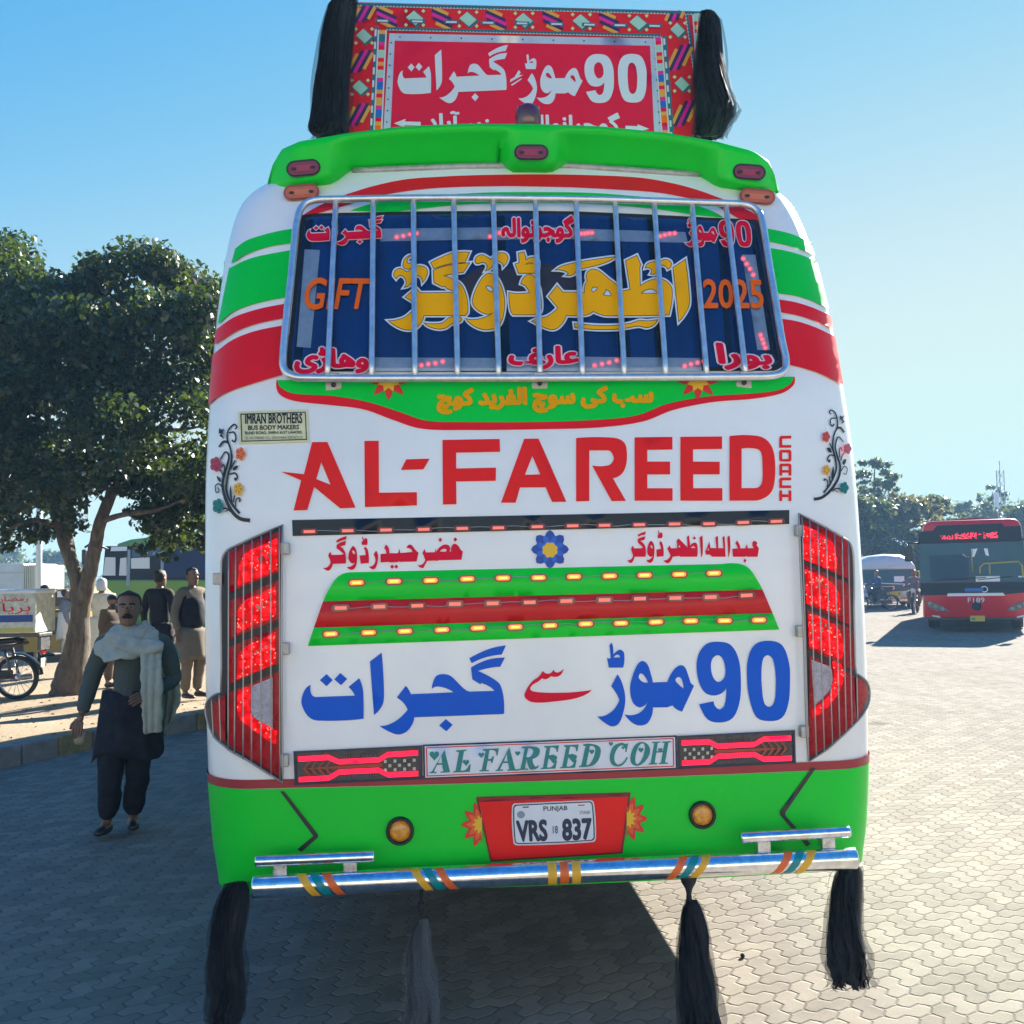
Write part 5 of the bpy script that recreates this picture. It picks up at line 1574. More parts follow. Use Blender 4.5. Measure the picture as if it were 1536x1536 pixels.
# gently uneven earth
vv = []; ff = []
gx = np.arange(-16, 4, .25); gy = np.arange(6, 34, .25)
poly = np.array(vpts)
lk = np.array(back)
idx = {}
for i, x in enumerate(gx):
    for j, y in enumerate(gy):
        idx[i, j] = len(vv); vv.append((x, y, VZ + .025 * math.sin(x * 2.1 + y) * math.sin(y * 1.7 - x * .6) + random.uniform(-.006, .006)))
A = np.array([(v[0], v[1]) for v in vv]); ins = inside(A, poly) != 0
for i in range(len(gx) - 1):
    for j in range(len(gy) - 1):
        q = [idx[i, j], idx[i + 1, j], idx[i + 1, j + 1], idx[i, j + 1]]
        if all(ins[k] for k in q): ff.append(q)
o = mesh_obj('earth_verge', vv, ff, MVG, smooth=True); o['kind'] = 'structure'
r = geometry.delaunay_2d_cdt([Vector(p) for p in vpts], [(i, (i + 1) % len(vpts)) for i in range(len(vpts))], [], 1, 1e-5)
o = mesh_obj('verge_base', [(v.x, v.y, VZ - .05) for v in r[0]], [list(f) for f in r[2]], MVG); o['kind'] = 'structure'
# leaf litter, a few stones
mb = MB()
for _ in range(900):
    x, y = random.uniform(-9, 1), random.uniform(8.5, 20)
    if inside(np.array([[x, y]]), poly)[0] == 0: continue
    s = random.uniform(.015, .04); a = random.uniform(0, 6.28); z = VZ + random.uniform(.01, .035)
    c, s2 = math.cos(a) * s, math.sin(a) * s
    mb.add([(x - c, y - s2, z), (x + s2 * .5, y - c * .5, z + random.uniform(0, .02)), (x + c, y + s2, z), (x - s2 * .5, y + c * .5, z + random.uniform(0, .02))], [(0, 1, 2, 3)])
o = mb.build('leaf_litter', mat('dry_leaf', (.14, .09, .035), .8, vary=.4, vscale=3)); tag(o, 'dry leaves scattered over the earth beside the tree', 'leaf litter', kind='stuff')
g0 = on_ground(1114, 1437)
o = MB().lathe([(.002, 0), (.010, .004), (.011, .012), (.006, .02), (.001, .022)], g0, 'Z', 7).build('pebble', mat('dark_stone', (.02, .02, .02), .8)); tag(o, 'small dark pebble lying on the sunlit pavers', 'pebble')

# pale building added unseen behind the camera to bounce sunlight onto the coach's rear
tbd = tag(empty('added_bounce_building', (4, -19, 0)), 'long pale bus stand building behind the camera, facing the coach', 'building')
MTB = mat('cream_render', (.48, .43, .36), .85, vary=.12, vscale=.6, bump=.3, bscale=20)
MB().box((0, -4, 3.6), (56, 8, 7.2)).build('wall', MTB, tbd)
MB().box((0, -3.8, 7.35), (57, 9, .3), bevel=.05).build('roof', MGR, tbd)
for k in range(13):
    x = -25 + k * 4.15
    for z in (1.6, 5.0):
        if z < 2 and k % 4 == 2:
            MB().box((x, .03, 1.2), (1.8, .1, 2.4), bevel=.02).build('door', mat('door_green', (.03, .10, .06), .5), tbd); continue
        w_ = MB().box((x, .02, z), (1.7, .1, 1.3), bevel=.02).build('window', MTB, tbd); MB().box((x, .05, z), (1.5, .08, 1.1)).build('pane', MSW, w_)

# =================================================================== TREES
def leaf_mat(name, base, trans, tw=.45):
    m = bpy.data.materials.new(name); m.use_nodes = True
    nt = m.node_tree; nt.nodes.clear(); g = NG(nt)
    out = nt.nodes.new('ShaderNodeOutputMaterial')
    geo = nt.nodes.new('ShaderNodeNewGeometry')
    rnd = geo.outputs['Random Per Island']
    p = nt.nodes.new('ShaderNodeBsdfPrincipled'); p.inputs['Roughness'].default_value = .38
    t = nt.nodes.new('ShaderNodeBsdfTranslucent')
    dk = tuple(c * .55 for c in base); lt = tuple(min(1, c * 1.5) for c in base)
    nt.links.new(g.mixc(rnd, dk, lt), p.inputs['Base Color'])
    nt.links.new(g.mixc(rnd, tuple(c * .6 for c in trans), trans), t.inputs[0])
    mx = nt.nodes.new('ShaderNodeMixShader'); mx.inputs[0].default_value = tw
    nt.links.new(p.outputs[0], mx.inputs[1]); nt.links.new(t.outputs[0], mx.inputs[2]); nt.links.new(mx.outputs[0], out.inputs[0])
    return m
def leaves(centres, radii, n, size, seed, shell=False):
    """leaf blades spread through many clumps"""
    r = np.random.default_rng(seed)
    C = np.array(centres, float); Rr = np.array(radii, float)
    w = (Rr.prod(1)) ** .67; w /= w.sum()
    k = r.choice(len(C), n, p=w)
    d = r.normal(size=(n, 3)); d /= np.linalg.norm(d, axis=1)[:, None]
    rad = r.random(n) ** .45 if not shell else np.abs(r.normal(size=n)) * .52 + .12
    P = C[k] + d * Rr[k] * rad[:, None]
    # blade frame
    a = r.normal(size=(n, 3)); a[:, 2] -= .5; a /= np.linalg.norm(a, axis=1)[:, None]
    up = d * .5 + r.normal(size=(n, 3)) * .5 + np.array([0, 0, .8])
    b = np.cross(a, up); b /= np.linalg.norm(b, axis=1)[:, None] + 1e-9
    c = np.cross(b, a)
    s = size * r.uniform(.6, 1.35, n)[:, None]
    wd = s * r.uniform(.26, .40, n)[:, None]
    v0 = P - a * s * .5; v2 = P + a * s * .5
    v1 = P + b * wd + c * s * .10; v3 = P - b * wd + c * s * .10
    V = np.stack([v0, v1, v2, v3], 1).reshape(-1, 3)
    return V
def leaf_obj(name, V, m, parent):
    n = len(V) // 4
    me = bpy.data.meshes.new(name)
    me.vertices.add(len(V)); me.vertices.foreach_set('co', V.ravel())
    me.loops.add(n * 4); me.loops.foreach_set('vertex_index', np.arange(n * 4))
    me.polygons.add(n); me.polygons.foreach_set('loop_start', np.arange(n) * 4)
    me.materials.append(m); me.update(calc_edges=True); me.validate()
    return link(bpy.data.objects.new(name, me), parent)
def bark_mat(name, c1, c2):
    m = bpy.data.materials.new(name); m.use_nodes = True
    nt = m.node_tree; b = nt.nodes['Principled BSDF']; g = NG(nt)
    geo = nt.nodes.new('ShaderNodeNewGeometry'); mp = nt.nodes.new('ShaderNodeMapping'); mp.inputs['Scale'].default_value = (6, 6, 1.6)
    nt.links.new(geo.outputs['Position'], mp.inputs[0])
    f = g.noise(mp.outputs[0], 2.5, 8, .7); f2 = g.noise(mp.outputs[0], 9, 6, .7)
    nt.links.new(g.mixc(g.ramp(f, .35, .68), c1, c2), b.inputs['Base Color']); b.inputs['Roughness'].default_value = .9
    bp = nt.nodes.new('ShaderNodeBump'); bp.inputs['Strength'].default_value = .8; bp.inputs['Distance'].default_value = .02
    nt.links.new(f2, bp.inputs['Height']); nt.links.new(bp.outputs[0], b.inputs['Normal'])
    return m
MBARK = bark_mat('bark', (.07, .055, .042), (.20, .16, .12))
def curve_pts(pts, k=6):
    P = [Vector(p) for p in pts]; out = []
    for i in range(len(P) - 1):
        p0, p1, p2, p3 = P[max(0, i - 1)], P[i], P[i + 1], P[min(len(P) - 1, i + 2)]
        for q in range(k):
            t = q / k
            out.append(.5 * (2*p1 + (p2-p0)*t + (2*p0-5*p1+4*p2-p3)*t*t + (3*p1-p0-3*p2+p3)*t**3))
    out.append(P[-1]); return out
def limb(mb, pts, r0, r1, n=10, rough=.06):
    c = curve_pts(pts); k = len(c)
    rs = [(r0 + (r1 - r0) * i / (k - 1)) * (1 + random.uniform(-rough, rough)) for i in range(k)]
    mb.tube(c, rs, n)
# ---- the near tree by the kerb
tb = on_ground(105, 1040, VZ)
TY = tb.y
def tp(x, y, dy=0.0): return at_depth(x, y, TY + dy)
tree = tag(empty('broad_tree', tb), 'large dense dark green shade tree with a pale forked trunk beside the kerb', 'tree')
mb = MB()
limb(mb, [tp(103, 1056), tp(105, 1036), tp(111, 1000), tp(117, 960), tp(120, 925), tp(121, 890)], .31, .075, 16)
limb(mb, [tp(117, 965), tp(119, 925), tp(118, 880), tp(106, 840), tp(92, 800), tp(84, 760, .3), tp(75, 700, .6), tp(70, 600, .8), tp(60, 500, .9)], .135, .03, 12)
limb(mb, [tp(119, 940), tp(120, 905), tp(112, 860, .1), tp(104, 815, .2), tp(102, 780, .3), tp(112, 720, .5), tp(130, 620, .6), tp(140, 500, .6)], .10, .03, 10)
limb(mb, [tp(118, 960), tp(122, 920), tp(132, 870, -.1), tp(143, 820, -.2), tp(150, 785, -.3), tp(168, 740, -.3), tp(195, 690, -.2), tp(215, 620), tp(235, 520, .2), tp(245, 430, .3)], .13, .028, 12)
for q in ([(152, 782, -.3), (185, 772, -.5), (235, 765, -.6), (285, 745, -.7)], [(195, 692, -.2), (240, 680, -.2), (300, 658, -.3)], [(200, 682, -.2), (240, 700, .2), (305, 708, .3)], [(215, 640, 0), (260, 645, .4), (300, 640, .5)], [(80, 720, .5), (40, 690, .2), (0, 700, 0)], [(90, 790, .2), (50, 780, -.3), (10, 795, -.5)], [(235, 530, .2), (285, 470, .4)], [(70, 600, .8), (20, 520, .6)], [(130, 620, .6), (165, 520, 1.2), (180, 430, 1.4)]):
    limb(mb, [tp(*p) for p in q], .05, .014, 8)
mb.build('trunk', MBARK, tree).matrix_parent_inverse = Matrix.Translation(-tb)
cl = []; rd = []
rr = random.Random(11)
pxm = FPX / TY
def clump(x, y, dy, r_):
    cl.append(tp(x, y, dy)); rd.append((r_ * rr.uniform(.85, 1.2), r_ * rr.uniform(.9, 1.3), r_ * rr.uniform(.65, .9)))
outline_ = [(12, 372, .9), (50, 425, .7), (95, 440, .6), (130, 425, .55), (165, 390, .6), (205, 378, .8), (245, 395, .75), (290, 405, .7), (318, 430, .6), (20, 460, .9), (110, 480, .8), (200, 440, .9), (270, 470, .9), (320, 490, .8)]
outline_ += [(-6, 368, .7), (12, 386, .6), (40, 402, .6), (66, 420, .6), (84, 428, .55), (100, 414, .55), (120, 414, .6), (142, 402, .6), (60, 450, .8), (90, 455, .8), (30, 430, .8), (-30, 380, .8), (-60, 420, .9), (150, 380, .5), (254, 400, .6), (330, 440, .5)]
for (x, y, r_) in outline_:
    for _ in range(3): clump(x + rr.uniform(-14, 14), y + rr.uniform(4, 26), rr.uniform(-.8, 1.4), r_ * rr.uniform(.42, .6))
for _ in range(190):
    x = rr.uniform(-150, 352); y = rr.uniform(455, 725)
    clump(x, y, rr.uniform(-1.9, 2.0), rr.uniform(.3, .55))
for _ in range(40):
    clump(rr.uniform(-150, 60), rr.uniform(380 if rr.random() < .3 else 430, 560), rr.uniform(-1.2, 1.6), rr.uniform(.35, .6))
for _ in range(66):
    x = rr.uniform(-120, 345); y = rr.uniform(690, 772)
    if 150 < x < 230 and y > 735: continue
    clump(x, y, rr.uniform(-1.4, 1.4), rr.uniform(.2, .36))
for (x, y) in ((15, 790), (35, 780), (5, 810), (60, 790), (48, 806), (70, 800), (95, 770), (20, 760), (112, 790), (-20, 800), (250, 785), (285, 790), (300, 770), (320, 790), (270, 805), (230, 790), (305, 815), (325, 820), (290, 740), (330, 740), (215, 760), (-60, 780)):
    for _ in range(2): clump(x + rr.uniform(-8, 8), y + rr.uniform(-8, 8), rr.uniform(-.7, .7), rr.uniform(.14, .24))
for _ in range(26):
    clump(rr.uniform(205, 335), rr.uniform(705, 832), rr.uniform(-.8, .9), rr.uniform(.13, .24))
MLF = leaf_mat('dark_leaf', (.008, .026, .007), (.14, .22, .012), .22)
V = leaves(cl, rd, 105000, .10, 3) - np.array(tb)
leaf_obj('crown', V, MLF, tree)

# ---- trees further off
def far_tree(px, pyb, pyt, Y, wpx, name, label, m, n, size, sparse=0, seed=0, clumps=26, bot=.25, group=None, cat='tree'):
    r_ = random.Random(seed)
    base = at_depth(px, pyb, Y); base.z = 0
    top = at_depth(px, pyt, Y).z
    W = wpx / FPX * Y
    t = tag(empty(name, base), label, cat, group)
    mb = MB()
    limb(mb, [(0, 0, 0), (.1, 0, top * .3), (-.1 * r_.random(), 0, top * .6), (.1, 0, top * .9)], max(.08, top * .03), .03, 8)
    cs, rs = [], []
    for k in range(int(clumps * 2.2)):
        u = r_.random(); z = top * (bot + (.97 - bot) * u ** .85)
        wd = W * .5 * math.sin(math.pi * min(1, .22 + .70 * (z / top - bot) / (1 - bot))) ** .5 * r_.uniform(.75, 1.1)
        a = r_.uniform(0, 6.28); q = r_.uniform(.1, 1.0) ** .7
        c = (wd * q * math.cos(a), wd * q * math.sin(a), z - W * .04)
        cs.append(c); s = W * r_.uniform(.06, .15) * (.75 if sparse else 1)
        rs.append((s * r_.uniform(.8, 1.4), s, s * r_.uniform(.5, .85)))
        if k % 4 == 0: limb(mb, [(0, 0, top * .3 + .4 * (z - top * .3)), (c[0] * .5, c[1] * .5, z * .85), c], .05, .012, 5)
    mb.build('trunk', MBARK, t)
    leaf_obj('crown', leaves(cs, rs, n, size, seed + 1, True), m, t)
    return t
ML2 = leaf_mat('mid_leaf', (.035, .062, .028), (.16, .20, .04), .4)
ML3 = leaf_mat('olive_leaf', (.05, .062, .03), (.22, .20, .05), .4)
far_tree(1316, 860, 682, 66, 84, 'tall_tree', 'tall airy tree rising highest, just right of the coach', ML2, 5200, .26, 1, 5, 40, .42)
far_tree(1300, 860, 742, 58, 120, 'leafy_tree', 'dense dark tree next to the right edge of the coach, below the tall airy one', ML2, 15000, .28, 0, 6, 46, .04)
far_tree(1366, 860, 730, 60, 110, 'leafy_tree', 'dense brown-tipped tree directly left of the red bus', ML3, 13000, .27, 0, 7, 44, .04)
far_tree(1412, 860, 742, 66, 84, 'leafy_tree', 'dark tree standing behind the left roof corner of the red bus', ML2, 9000, .28, 0, 8, 36, .04)
far_tree(1450, 860, 748, 95, 100, 'pale_tree', 'pale hazy tree behind the middle of the red bus roof', ML2, 6000, .38, 0, 9, 34, .06)
far_tree(1493, 860, 722, 88, 66, 'slender_tree', 'thin open tree with layered branches, beside the mast', ML2, 2600, .30, 1, 10, 26, .45)
far_tree(1540, 860, 750, 80, 110, 'bushy_tree', 'broad bushy tree behind the right side of the red bus', ML2, 11000, .32, 0, 12, 40, .05)
far_tree(1478, 860, 768, 100, 110, 'low_tree', 'low distant tree between the slender tree and the hazy tree', ML2, 6000, .42, 0, 13, 30, .06)
far_tree(1250, 860, 752, 72, 120, 'leafy_tree', 'dark tree mostly hidden behind the right edge of the coach', ML2, 9000, .30, 0, 14, 32, .04)
far_tree(16, 860, 822, 120, 120, 'distant_tree', 'hazy rounded tree above the white container', ML2, 4500, .5, 0, 15, 30, .1, 'distant trees on the left')
far_tree(82, 870, 826, 110, 80, 'distant_tree', 'hazy blue tree between the white pole and the forked trunk', ML2, 4500, .45, 0, 16, 30, .05, 'distant trees on the left')
far_tree(-40, 870, 815, 100, 120, 'distant_tree', 'hazy tree at the far left edge behind the near tree', ML2, 4000, .5, 0, 17, 30, .05, 'distant trees on the left')
# a far belt of trees that reads as one mass
r_ = random.Random(21); cs, rs = [], []
for k in range(150):
    a = r_.uniform(-62, 62); x = 190 * math.sin(R(a)); y = 190 * math.cos(R(a)) + r_.uniform(-12, 12)
    h = r_.uniform(3, 6.5)
    cs.append((x, y, h * .5)); rs.append((r_.uniform(3, 7), 3, h * .55))
o = leaf_obj('distant_woods', leaves(cs, rs, 22000, 1.0, 22), ML2, None); tag(o, 'hazy belt of trees along the horizon', 'woods', kind='stuff')
# lattice mast and wires
mast_b = at_depth(1507, 860, 84); mast_t = at_depth(1507, 700, 84)
ms_ = tag(empty('radio_mast', (mast_b.x, mast_b.y, 0)), 'thin pale lattice mast rising behind the slender tree', 'mast')
mb = MB(); Hm = mast_t.z
for a in range(3):
    c, s = math.cos(a * 2.094) * .32, math.sin(a * 2.094) * .32
    mb.tube([(c, s, 0), (c, s, Hm * .97)], .035, 5)
    c2, s2 = math.cos((a + 1) * 2.094) * .32, math.sin((a + 1) * 2.094) * .32
    k = 14
    for i in range(k):
        z0, z1 = Hm * .97 * i / k, Hm * .97 * (i + 1) / k
        mb.tube([(c, s, z0), (c2, s2, z1)], .02, 4)
mb.tube([(0, 0, Hm * .9), (0, 0, Hm * 1.05)], .03, 5)
mb.build('lattice', mat('mast_grey', (.45, .46, .48), .5, metal=.5), ms_)
MB().box((.4, 0, Hm * .6), (.3, .2, 1.4)).box((-.4, 0, Hm * .72), (.3, .2, 1.2)).build('antenna', MPW, ms_)
for dz in (0, .5):
    a = at_depth(1380, 746, 100); b = at_depth(1600, 747, 100)
    pts = [a.lerp(b, i / 12) + Vector((0, 0, -dz - .5 * math.sin(math.pi * i / 12))) for i in range(13)]
    o = MB().tube(pts, .018, 4).build('overhead_wire', MDK); tag(o, 'upper thin wire strung across the hazy trees' if dz == 0 else 'lower thin wire strung across the hazy trees', 'wire')

# =================================================================== PEOPLE
MSK = mat('skin', (.20, .105, .065), .5, vary=.12, vscale=30)
MHR = mat('hair', (.008, .007, .007), .5, bump=.5, bscale=120)
MEY = mat('eye_white', (.5, .48, .45), .3)
def skin_mesh(nodes, links_, sub=2, root=0):
    """nodes: (pos, radius or (rx, ry)); returns vertices and faces of a grown surface"""
    me = bpy.data.meshes.new('tmp'); me.from_pydata([tuple(n[0]) for n in nodes], links_, [])
    o = bpy.data.objects.new('tmp', me); COL.objects.link(o)
    o.modifiers.new('skin', 'SKIN').use_smooth_shade = True
    for i, n in enumerate(nodes):
        sv = me.skin_vertices[0].data[i]
        sv.radius = n[1] if isinstance(n[1], tuple) else (n[1], n[1])
        sv.use_root = (i == root)
    s = o.modifiers.new('sub', 'SUBSURF'); s.levels = s.render_levels = sub
    dg = bpy.context.evaluated_depsgraph_get(); dg.update()
    ev = o.evaluated_get(dg); m2 = ev.to_mesh()
    V = [v.co.copy() for v in m2.vertices]; F = [list(p.vertices) for p in m2.polygons]
    ev.to_mesh_clear(); bpy.data.objects.remove(o); bpy.data.meshes.remove(me)
    return V, F
BASE = dict(pelvis=(0, 0, .95), chest=(0, .01, 1.26), neck=(0, .01, 1.455), head=(0, -.01, 1.60),
            shL=(-.185, .01, 1.40), elL=(-.25, .03, 1.13), wrL=(-.26, -.04, .89), shR=(.185, .01, 1.40), elR=(.25, .03, 1.13), wrR=(.26, -.04, .89),
            hpL=(-.09, 0, .93), knL=(-.10, -.03, .51), anL=(-.10, .02, .085), toL=(-.12, -.15, .035), hpR=(.09, 0, .93), knR=(.10, -.03, .51), anR=(.10, .02, .085), toR=(.12, -.15, .035))
def hand_nodes(w, d, side, r0=.019, curl=.5):
    """palm, four fingers and a thumb growing from the wrist w along d"""
    d = d.normalized(); up = Vector((0, -1, 0)); s = d.cross(up)
    if s.length < .2: s = d.cross(Vector((0, 0, 1)))
    s.normalize(); n = s.cross(d)
    out = []
    for k in range(4):
        o = (k - 1.5) * .019; L = (.07, .08, .075, .058)[k]
        b = w + d * .085 + s * o
        p1 = b + d * L * .5 - n * .010 * curl; p2 = b + d * L * .9 - n * L * .5 * curl
        out.append([(w + d * .03 + s * o * .6, .014), (b, .0105), (p1, .0095), (p2, .0075)])
    t0 = w + d * .03 + s * (.025 * side); t1 = w + d * .06 + s * (.05 * side) - n * .01; t2 = w + d * .09 + s * (.058 * side) - n * .03
    out.append([(w + d * .02, .014), (t0, .013), (t1, .0115), (t2, .009)])
    return out
def person(label, loc, rz=0.0, h=1.70, J=None, top=None, legs=None, shoe=None, kameez=None, kcol=None, hair='short', hat=None, vest=None, moustache=False,
           turn=0.0, tilt=0.0, group=None, beard=False, curl=.5, loose=1.0, hatcol=None, sleeves=True):
    P = {k: Vector(v) for k, v in BASE.items()}
    if J: P.update({k: Vector(v) for k, v in J.items() if k[0] != '_'})
    k = h / 1.70
    if not (J and '_s' in J):
        for q in P: P[q] = P[q] * k
    t = tag(empty('person', loc, rz), label, 'person', group)
    N = []; E = []
    def add(p, r, to=None):
        N.append((p, r)); i = len(N) - 1
        if to is not None: E.append((to, i))
        return i
    pv = add(P['pelvis'], (.13, .10))
    mid = add(P['pelvis'].lerp(P['chest'], .5), (.12, .09), pv); ch = add(P['chest'], (.14, .10), mid)
    up_ = add(P['chest'].lerp(P['neck'], .75), (.09, .07), ch); nk = add(P['neck'], .052, up_); nk2 = add(P['neck'].lerp(P['head'], .55), .05, nk)
    for s in 'LR':
        a = add(P['sh' + s], .055, up_); b = add(P['el' + s], .040, a); w = add(P['wr' + s], .027, b)
        a = add(P['hp' + s], .085, pv); b = add(P['kn' + s], .055, a); an = add(P['an' + s], .036, b)
        add(P['to' + s], (.036, .024), an)
    V, F = skin_mesh(N, E, 1)
    mb = MB(); mb.add(V, F, True)
    for s, sg in (('L', 1), ('R', -1)):
        w = P['wr' + s]; d = (w - P['el' + s])
        chains = hand_nodes(w, d, sg, curl=curl)
        HN = [(w - d.normalized() * .02, .024), (w + d.normalized() * .045, (.030, .017))]; HE = [(0, 1)]
        V2, F2 = skin_mesh(HN, HE, 1); mb.add(V2, F2, True)
        for c in chains:
            V2, F2 = skin_mesh(c, [(i, i + 1) for i in range(len(c) - 1)], 1); mb.add(V2, F2, True)
    # head with a face
    H0 = P['head']; RT = Matrix.Rotation(turn, 3, 'Z') @ Matrix.Rotation(tilt, 3, 'Y')
    def hp(x, y, z): return H0 + RT @ Vector((x, y, z)) * k
    prof = [(-.118, .020, .022, -.055), (-.112, .040, .042, -.04), (-.095, .053, .062, -.022), (-.06, .064, .080, -.008), (-.02, .071, .092, .0), (.02, .075, .098, .006), (.06, .073, .096, .010), (.09, .060, .080, .012), (.108, .038, .052, .012), (.115, .012, .016, .012)]
    rings = []
    for (z, rx, ry, oy) in prof:
        rings.append([hp(rx * math.cos(a) * (1 - .08 * max(0, -math.sin(a))), ry * math.sin(a) + oy, z) for a in np.linspace(0, 2 * math.pi, 21)[:-1]])
    mb.loft(rings)
    mb.loft([[hp(x, -.088, z) for x, z in ((-.008, .018), (.008, .018), (.008, .010), (-.008, .010))], [hp(x, -.112, z) for x, z in ((-.012, -.018), (.012, -.018), (.012, -.026), (-.012, -.026))], [hp(x, -.088, z) for x, z in ((-.017, -.028), (.017, -.028), (.014, -.036), (-.014, -.036))]])
    for sg in (-1, 1):
        mb.lathe([(.002, -.006), (.022, -.004), (.026, .002), (.018, .008), (.004, .01)], hp(sg * .076, .012, -.005), 'X', 10, 1, 1)
        mb.use(1).lathe([(.001, -.004), (.011, -.002), (.013, .002), (.008, .006), (.001, .007)], hp(sg * .030, -.078, .012), 'Y', 10, 1, .6)
        mb.use(2).lathe([(.001, -.003), (.006, -.002), (.006, .003), (.001, .004)], hp(sg * .030, -.0835, .012), 'Y', 8)
        mb.tube([hp(sg * .012, -.090, .030), hp(sg * .03, -.092, .036), hp(sg * .05, -.080, .030)], .006, 6); mb.use(0)
    mb.use(2).tube([hp(-.024, -.086, -.062), hp(0, -.092, -.060), hp(.024, -.086, -.062)], .0045, 6)
    if moustache:
        mb.tube([hp(-.036, -.080, -.056), hp(-.018, -.094, -.045), hp(0, -.097, -.043), hp(.018, -.094, -.045), hp(.036, -.080, -.056)], [.005, .010, .010, .010, .005], 8)
    mb.use(0)
    mb.build('body', [MSK, MEY, MHR], t)
    if beard:
        MB().loft([[hp(1.10 * rx * math.cos(a), 1.10 * ry * math.sin(a) + oy, z) for a in np.linspace(math.pi, 2 * math.pi, 14)] for (z, rx, ry, oy) in ((-.15, .03, .03, -.045), (-.125, .05, .05, -.035), (-.09, .058, .066, -.02), (-.05, .067, .082, -.008))]).build('beard', MHR, t)
    if hair:
        rg = []
        for (z, s_, oy) in ((-.05, 1.03, .03), (.0, 1.07, .022), (.035, 1.09, .012), (.07, 1.10, .004), (.098, 1.08, .0), (.118, .8, 0), (.126, .3, 0)):
            i = min(range(len(prof)), key=lambda q: abs(prof[q][0] - z)); _, rx, ry, o2 = prof[i]
            rx, ry = max(rx, .03) * s_, max(ry, .035) * s_
            row = []
            for a in np.linspace(0, 2 * math.pi, 25)[:-1]:
                y = ry * math.sin(a) + o2 + oy * .3
                if z < .072: y = max(y, .0 + .02 * (z < .02) + .03 * (z < -.02))
                row.append(hp(rx * math.cos(a) * (1 + .03 * math.sin(7 * a)), y, z))
            rg.append(row)
        MB().loft(rg).build('hair', MHR, t)
    if hat:
        hm = hatcol or MDK
        if hat == 'cap':
            mb = MB().loft([[hp(.081 * s_ * math.cos(a), .102 * s_ * math.sin(a) + .008, z) for a in np.linspace(0, 2 * math.pi, 21)[:-1]] for z, s_ in ((.035, 1.0), (.07, 1.02), (.10, .86), (.122, .5), (.128, .1))])
            mb.loft([[hp(x * .075, -.09, .04 + z), hp(x * .05, -.175, .03 + z)] for x, z in ((-1, 0), (-.5, .012), (0, .016), (.5, .012), (1, 0))] if False else [[hp(.07, -.08, .045), hp(-.07, -.08, .045), hp(-.07, -.08, .037), hp(.07, -.08, .037)], [hp(.055, -.165, .035), hp(-.055, -.165, .035), hp(-.055, -.165, .028), hp(.055, -.165, .028)]])
        else:
            mb = MB().loft([[hp(.084 * s_ * math.cos(a), .106 * s_ * math.sin(a) + .008, z) for a in np.linspace(0, 2 * math.pi, 21)[:-1]] for z, s_ in ((-.10 if hat == 'wrap' else .02, 1.04), (.02, 1.06), (.06, 1.05), (.10, .9), (.125, .5), (.132, .1))])
        mb.build('cap' if hat == 'cap' else 'head_wrap', hm, t)
    # clothes
    if top:
        N = []; E = []
        def add2(p, r, to=None):
            N.append((p, r)); i = len(N) - 1
            if to is not None: E.append((to, i))
            return i
        a0 = add2(P['pelvis'] + Vector((0, 0, -.06)), (.168, .128)); a1 = add2(P['pelvis'].lerp(P['chest'], .5), (.160, .120), a0); a2 = add2(P['chest'], (.175, .125), a1); a3 = add2(P['chest'].lerp(P['neck'], .72), (.125, .085), a2); a4 = add2(P['chest'].lerp(P['neck'], 1.0), (.062, .060), a3)
        if sleeves:
            for s in 'LR':
                b = add2(P['sh' + s], .075, a3); b2 = add2(P['sh' + s].lerp(P['el' + s], .5), .068 * loose, b); c = add2(P['el' + s], .060 * loose, b2); d = add2(P['el' + s].lerp(P['wr' + s], .92), .045 * loose, c)
        V, F = skin_mesh(N, E, 2)
        o = MB().add(V, F, True).build('shirt', top, t)
        tx_ = bpy.data.textures.get('cloth_folds') or bpy.data.textures.new('cloth_folds', 'CLOUDS'); tx_.noise_scale = .12
        dm = o.modifiers.new('folds', 'DISPLACE'); dm.texture = tx_; dm.strength = .028; dm.mid_level = .5
    if vest:
        N = [(P['pelvis'] + Vector((0, 0, -.06)), (.215, .175)), (P['pelvis'].lerp(P['chest'], .5), (.210, .170)), (P['chest'], (.215, .172)), (P['chest'].lerp(P['neck'], .66), (.165, .125))]
        V, F = skin_mesh(N, [(0, 1), (1, 2), (2, 3)], 2); MB().add(V, F, True).build('waistcoat', vest, t)
    if kameez:
        zt, zb, w0, w1 = kameez
        rings = []
        c0 = P['pelvis']
        for i in range(9):
            u = i / 8; z = zt + (zb - zt) * u; w = w0 + (w1 - w0) * u ** .8
            cx = c0.x + (((P['knL'] + P['knR']) / 2).x - c0.x) * u * .6; cy = c0.y + (((P['knL'] + P['knR']) / 2).y - c0.y) * u * .6
            rings.append([Vector((cx + w * math.cos(a) * (1 + .09 * u * math.sin(5 * a + 1)), cy + w * .68 * math.sin(a) * (1 + .10 * u * math.sin(7 * a)), z + .030 * u * math.sin(3 * a + .5) + .012 * u * math.sin(8 * a))) for a in np.linspace(0, 2 * math.pi, 33)[:-1]])
        o = MB().loft(rings).build('kameez', kcol or top, t)
    if legs:
        for s in 'LR':
            N = [(P['hp' + s] + Vector((0, 0, .03)), .105), (P['hp' + s].lerp(P['kn' + s], .5), .098 * loose), (P['kn' + s], .084 * loose), (P['kn' + s].lerp(P['an' + s], .55), .075 * loose), (P['an' + s] + Vector((0, 0, .02)), .066 * loose)]
            V, F = skin_mesh(N, [(i, i + 1) for i in range(4)], 2)
            o = MB().add(V, F, True).build('trouser_leg', legs, t)
            tx_ = bpy.data.textures.get('cloth_folds') or bpy.data.textures.new('cloth_folds', 'CLOUDS'); tx_.noise_scale = .12
            dm = o.modifiers.new('folds', 'DISPLACE'); dm.texture = tx_; dm.strength = .03
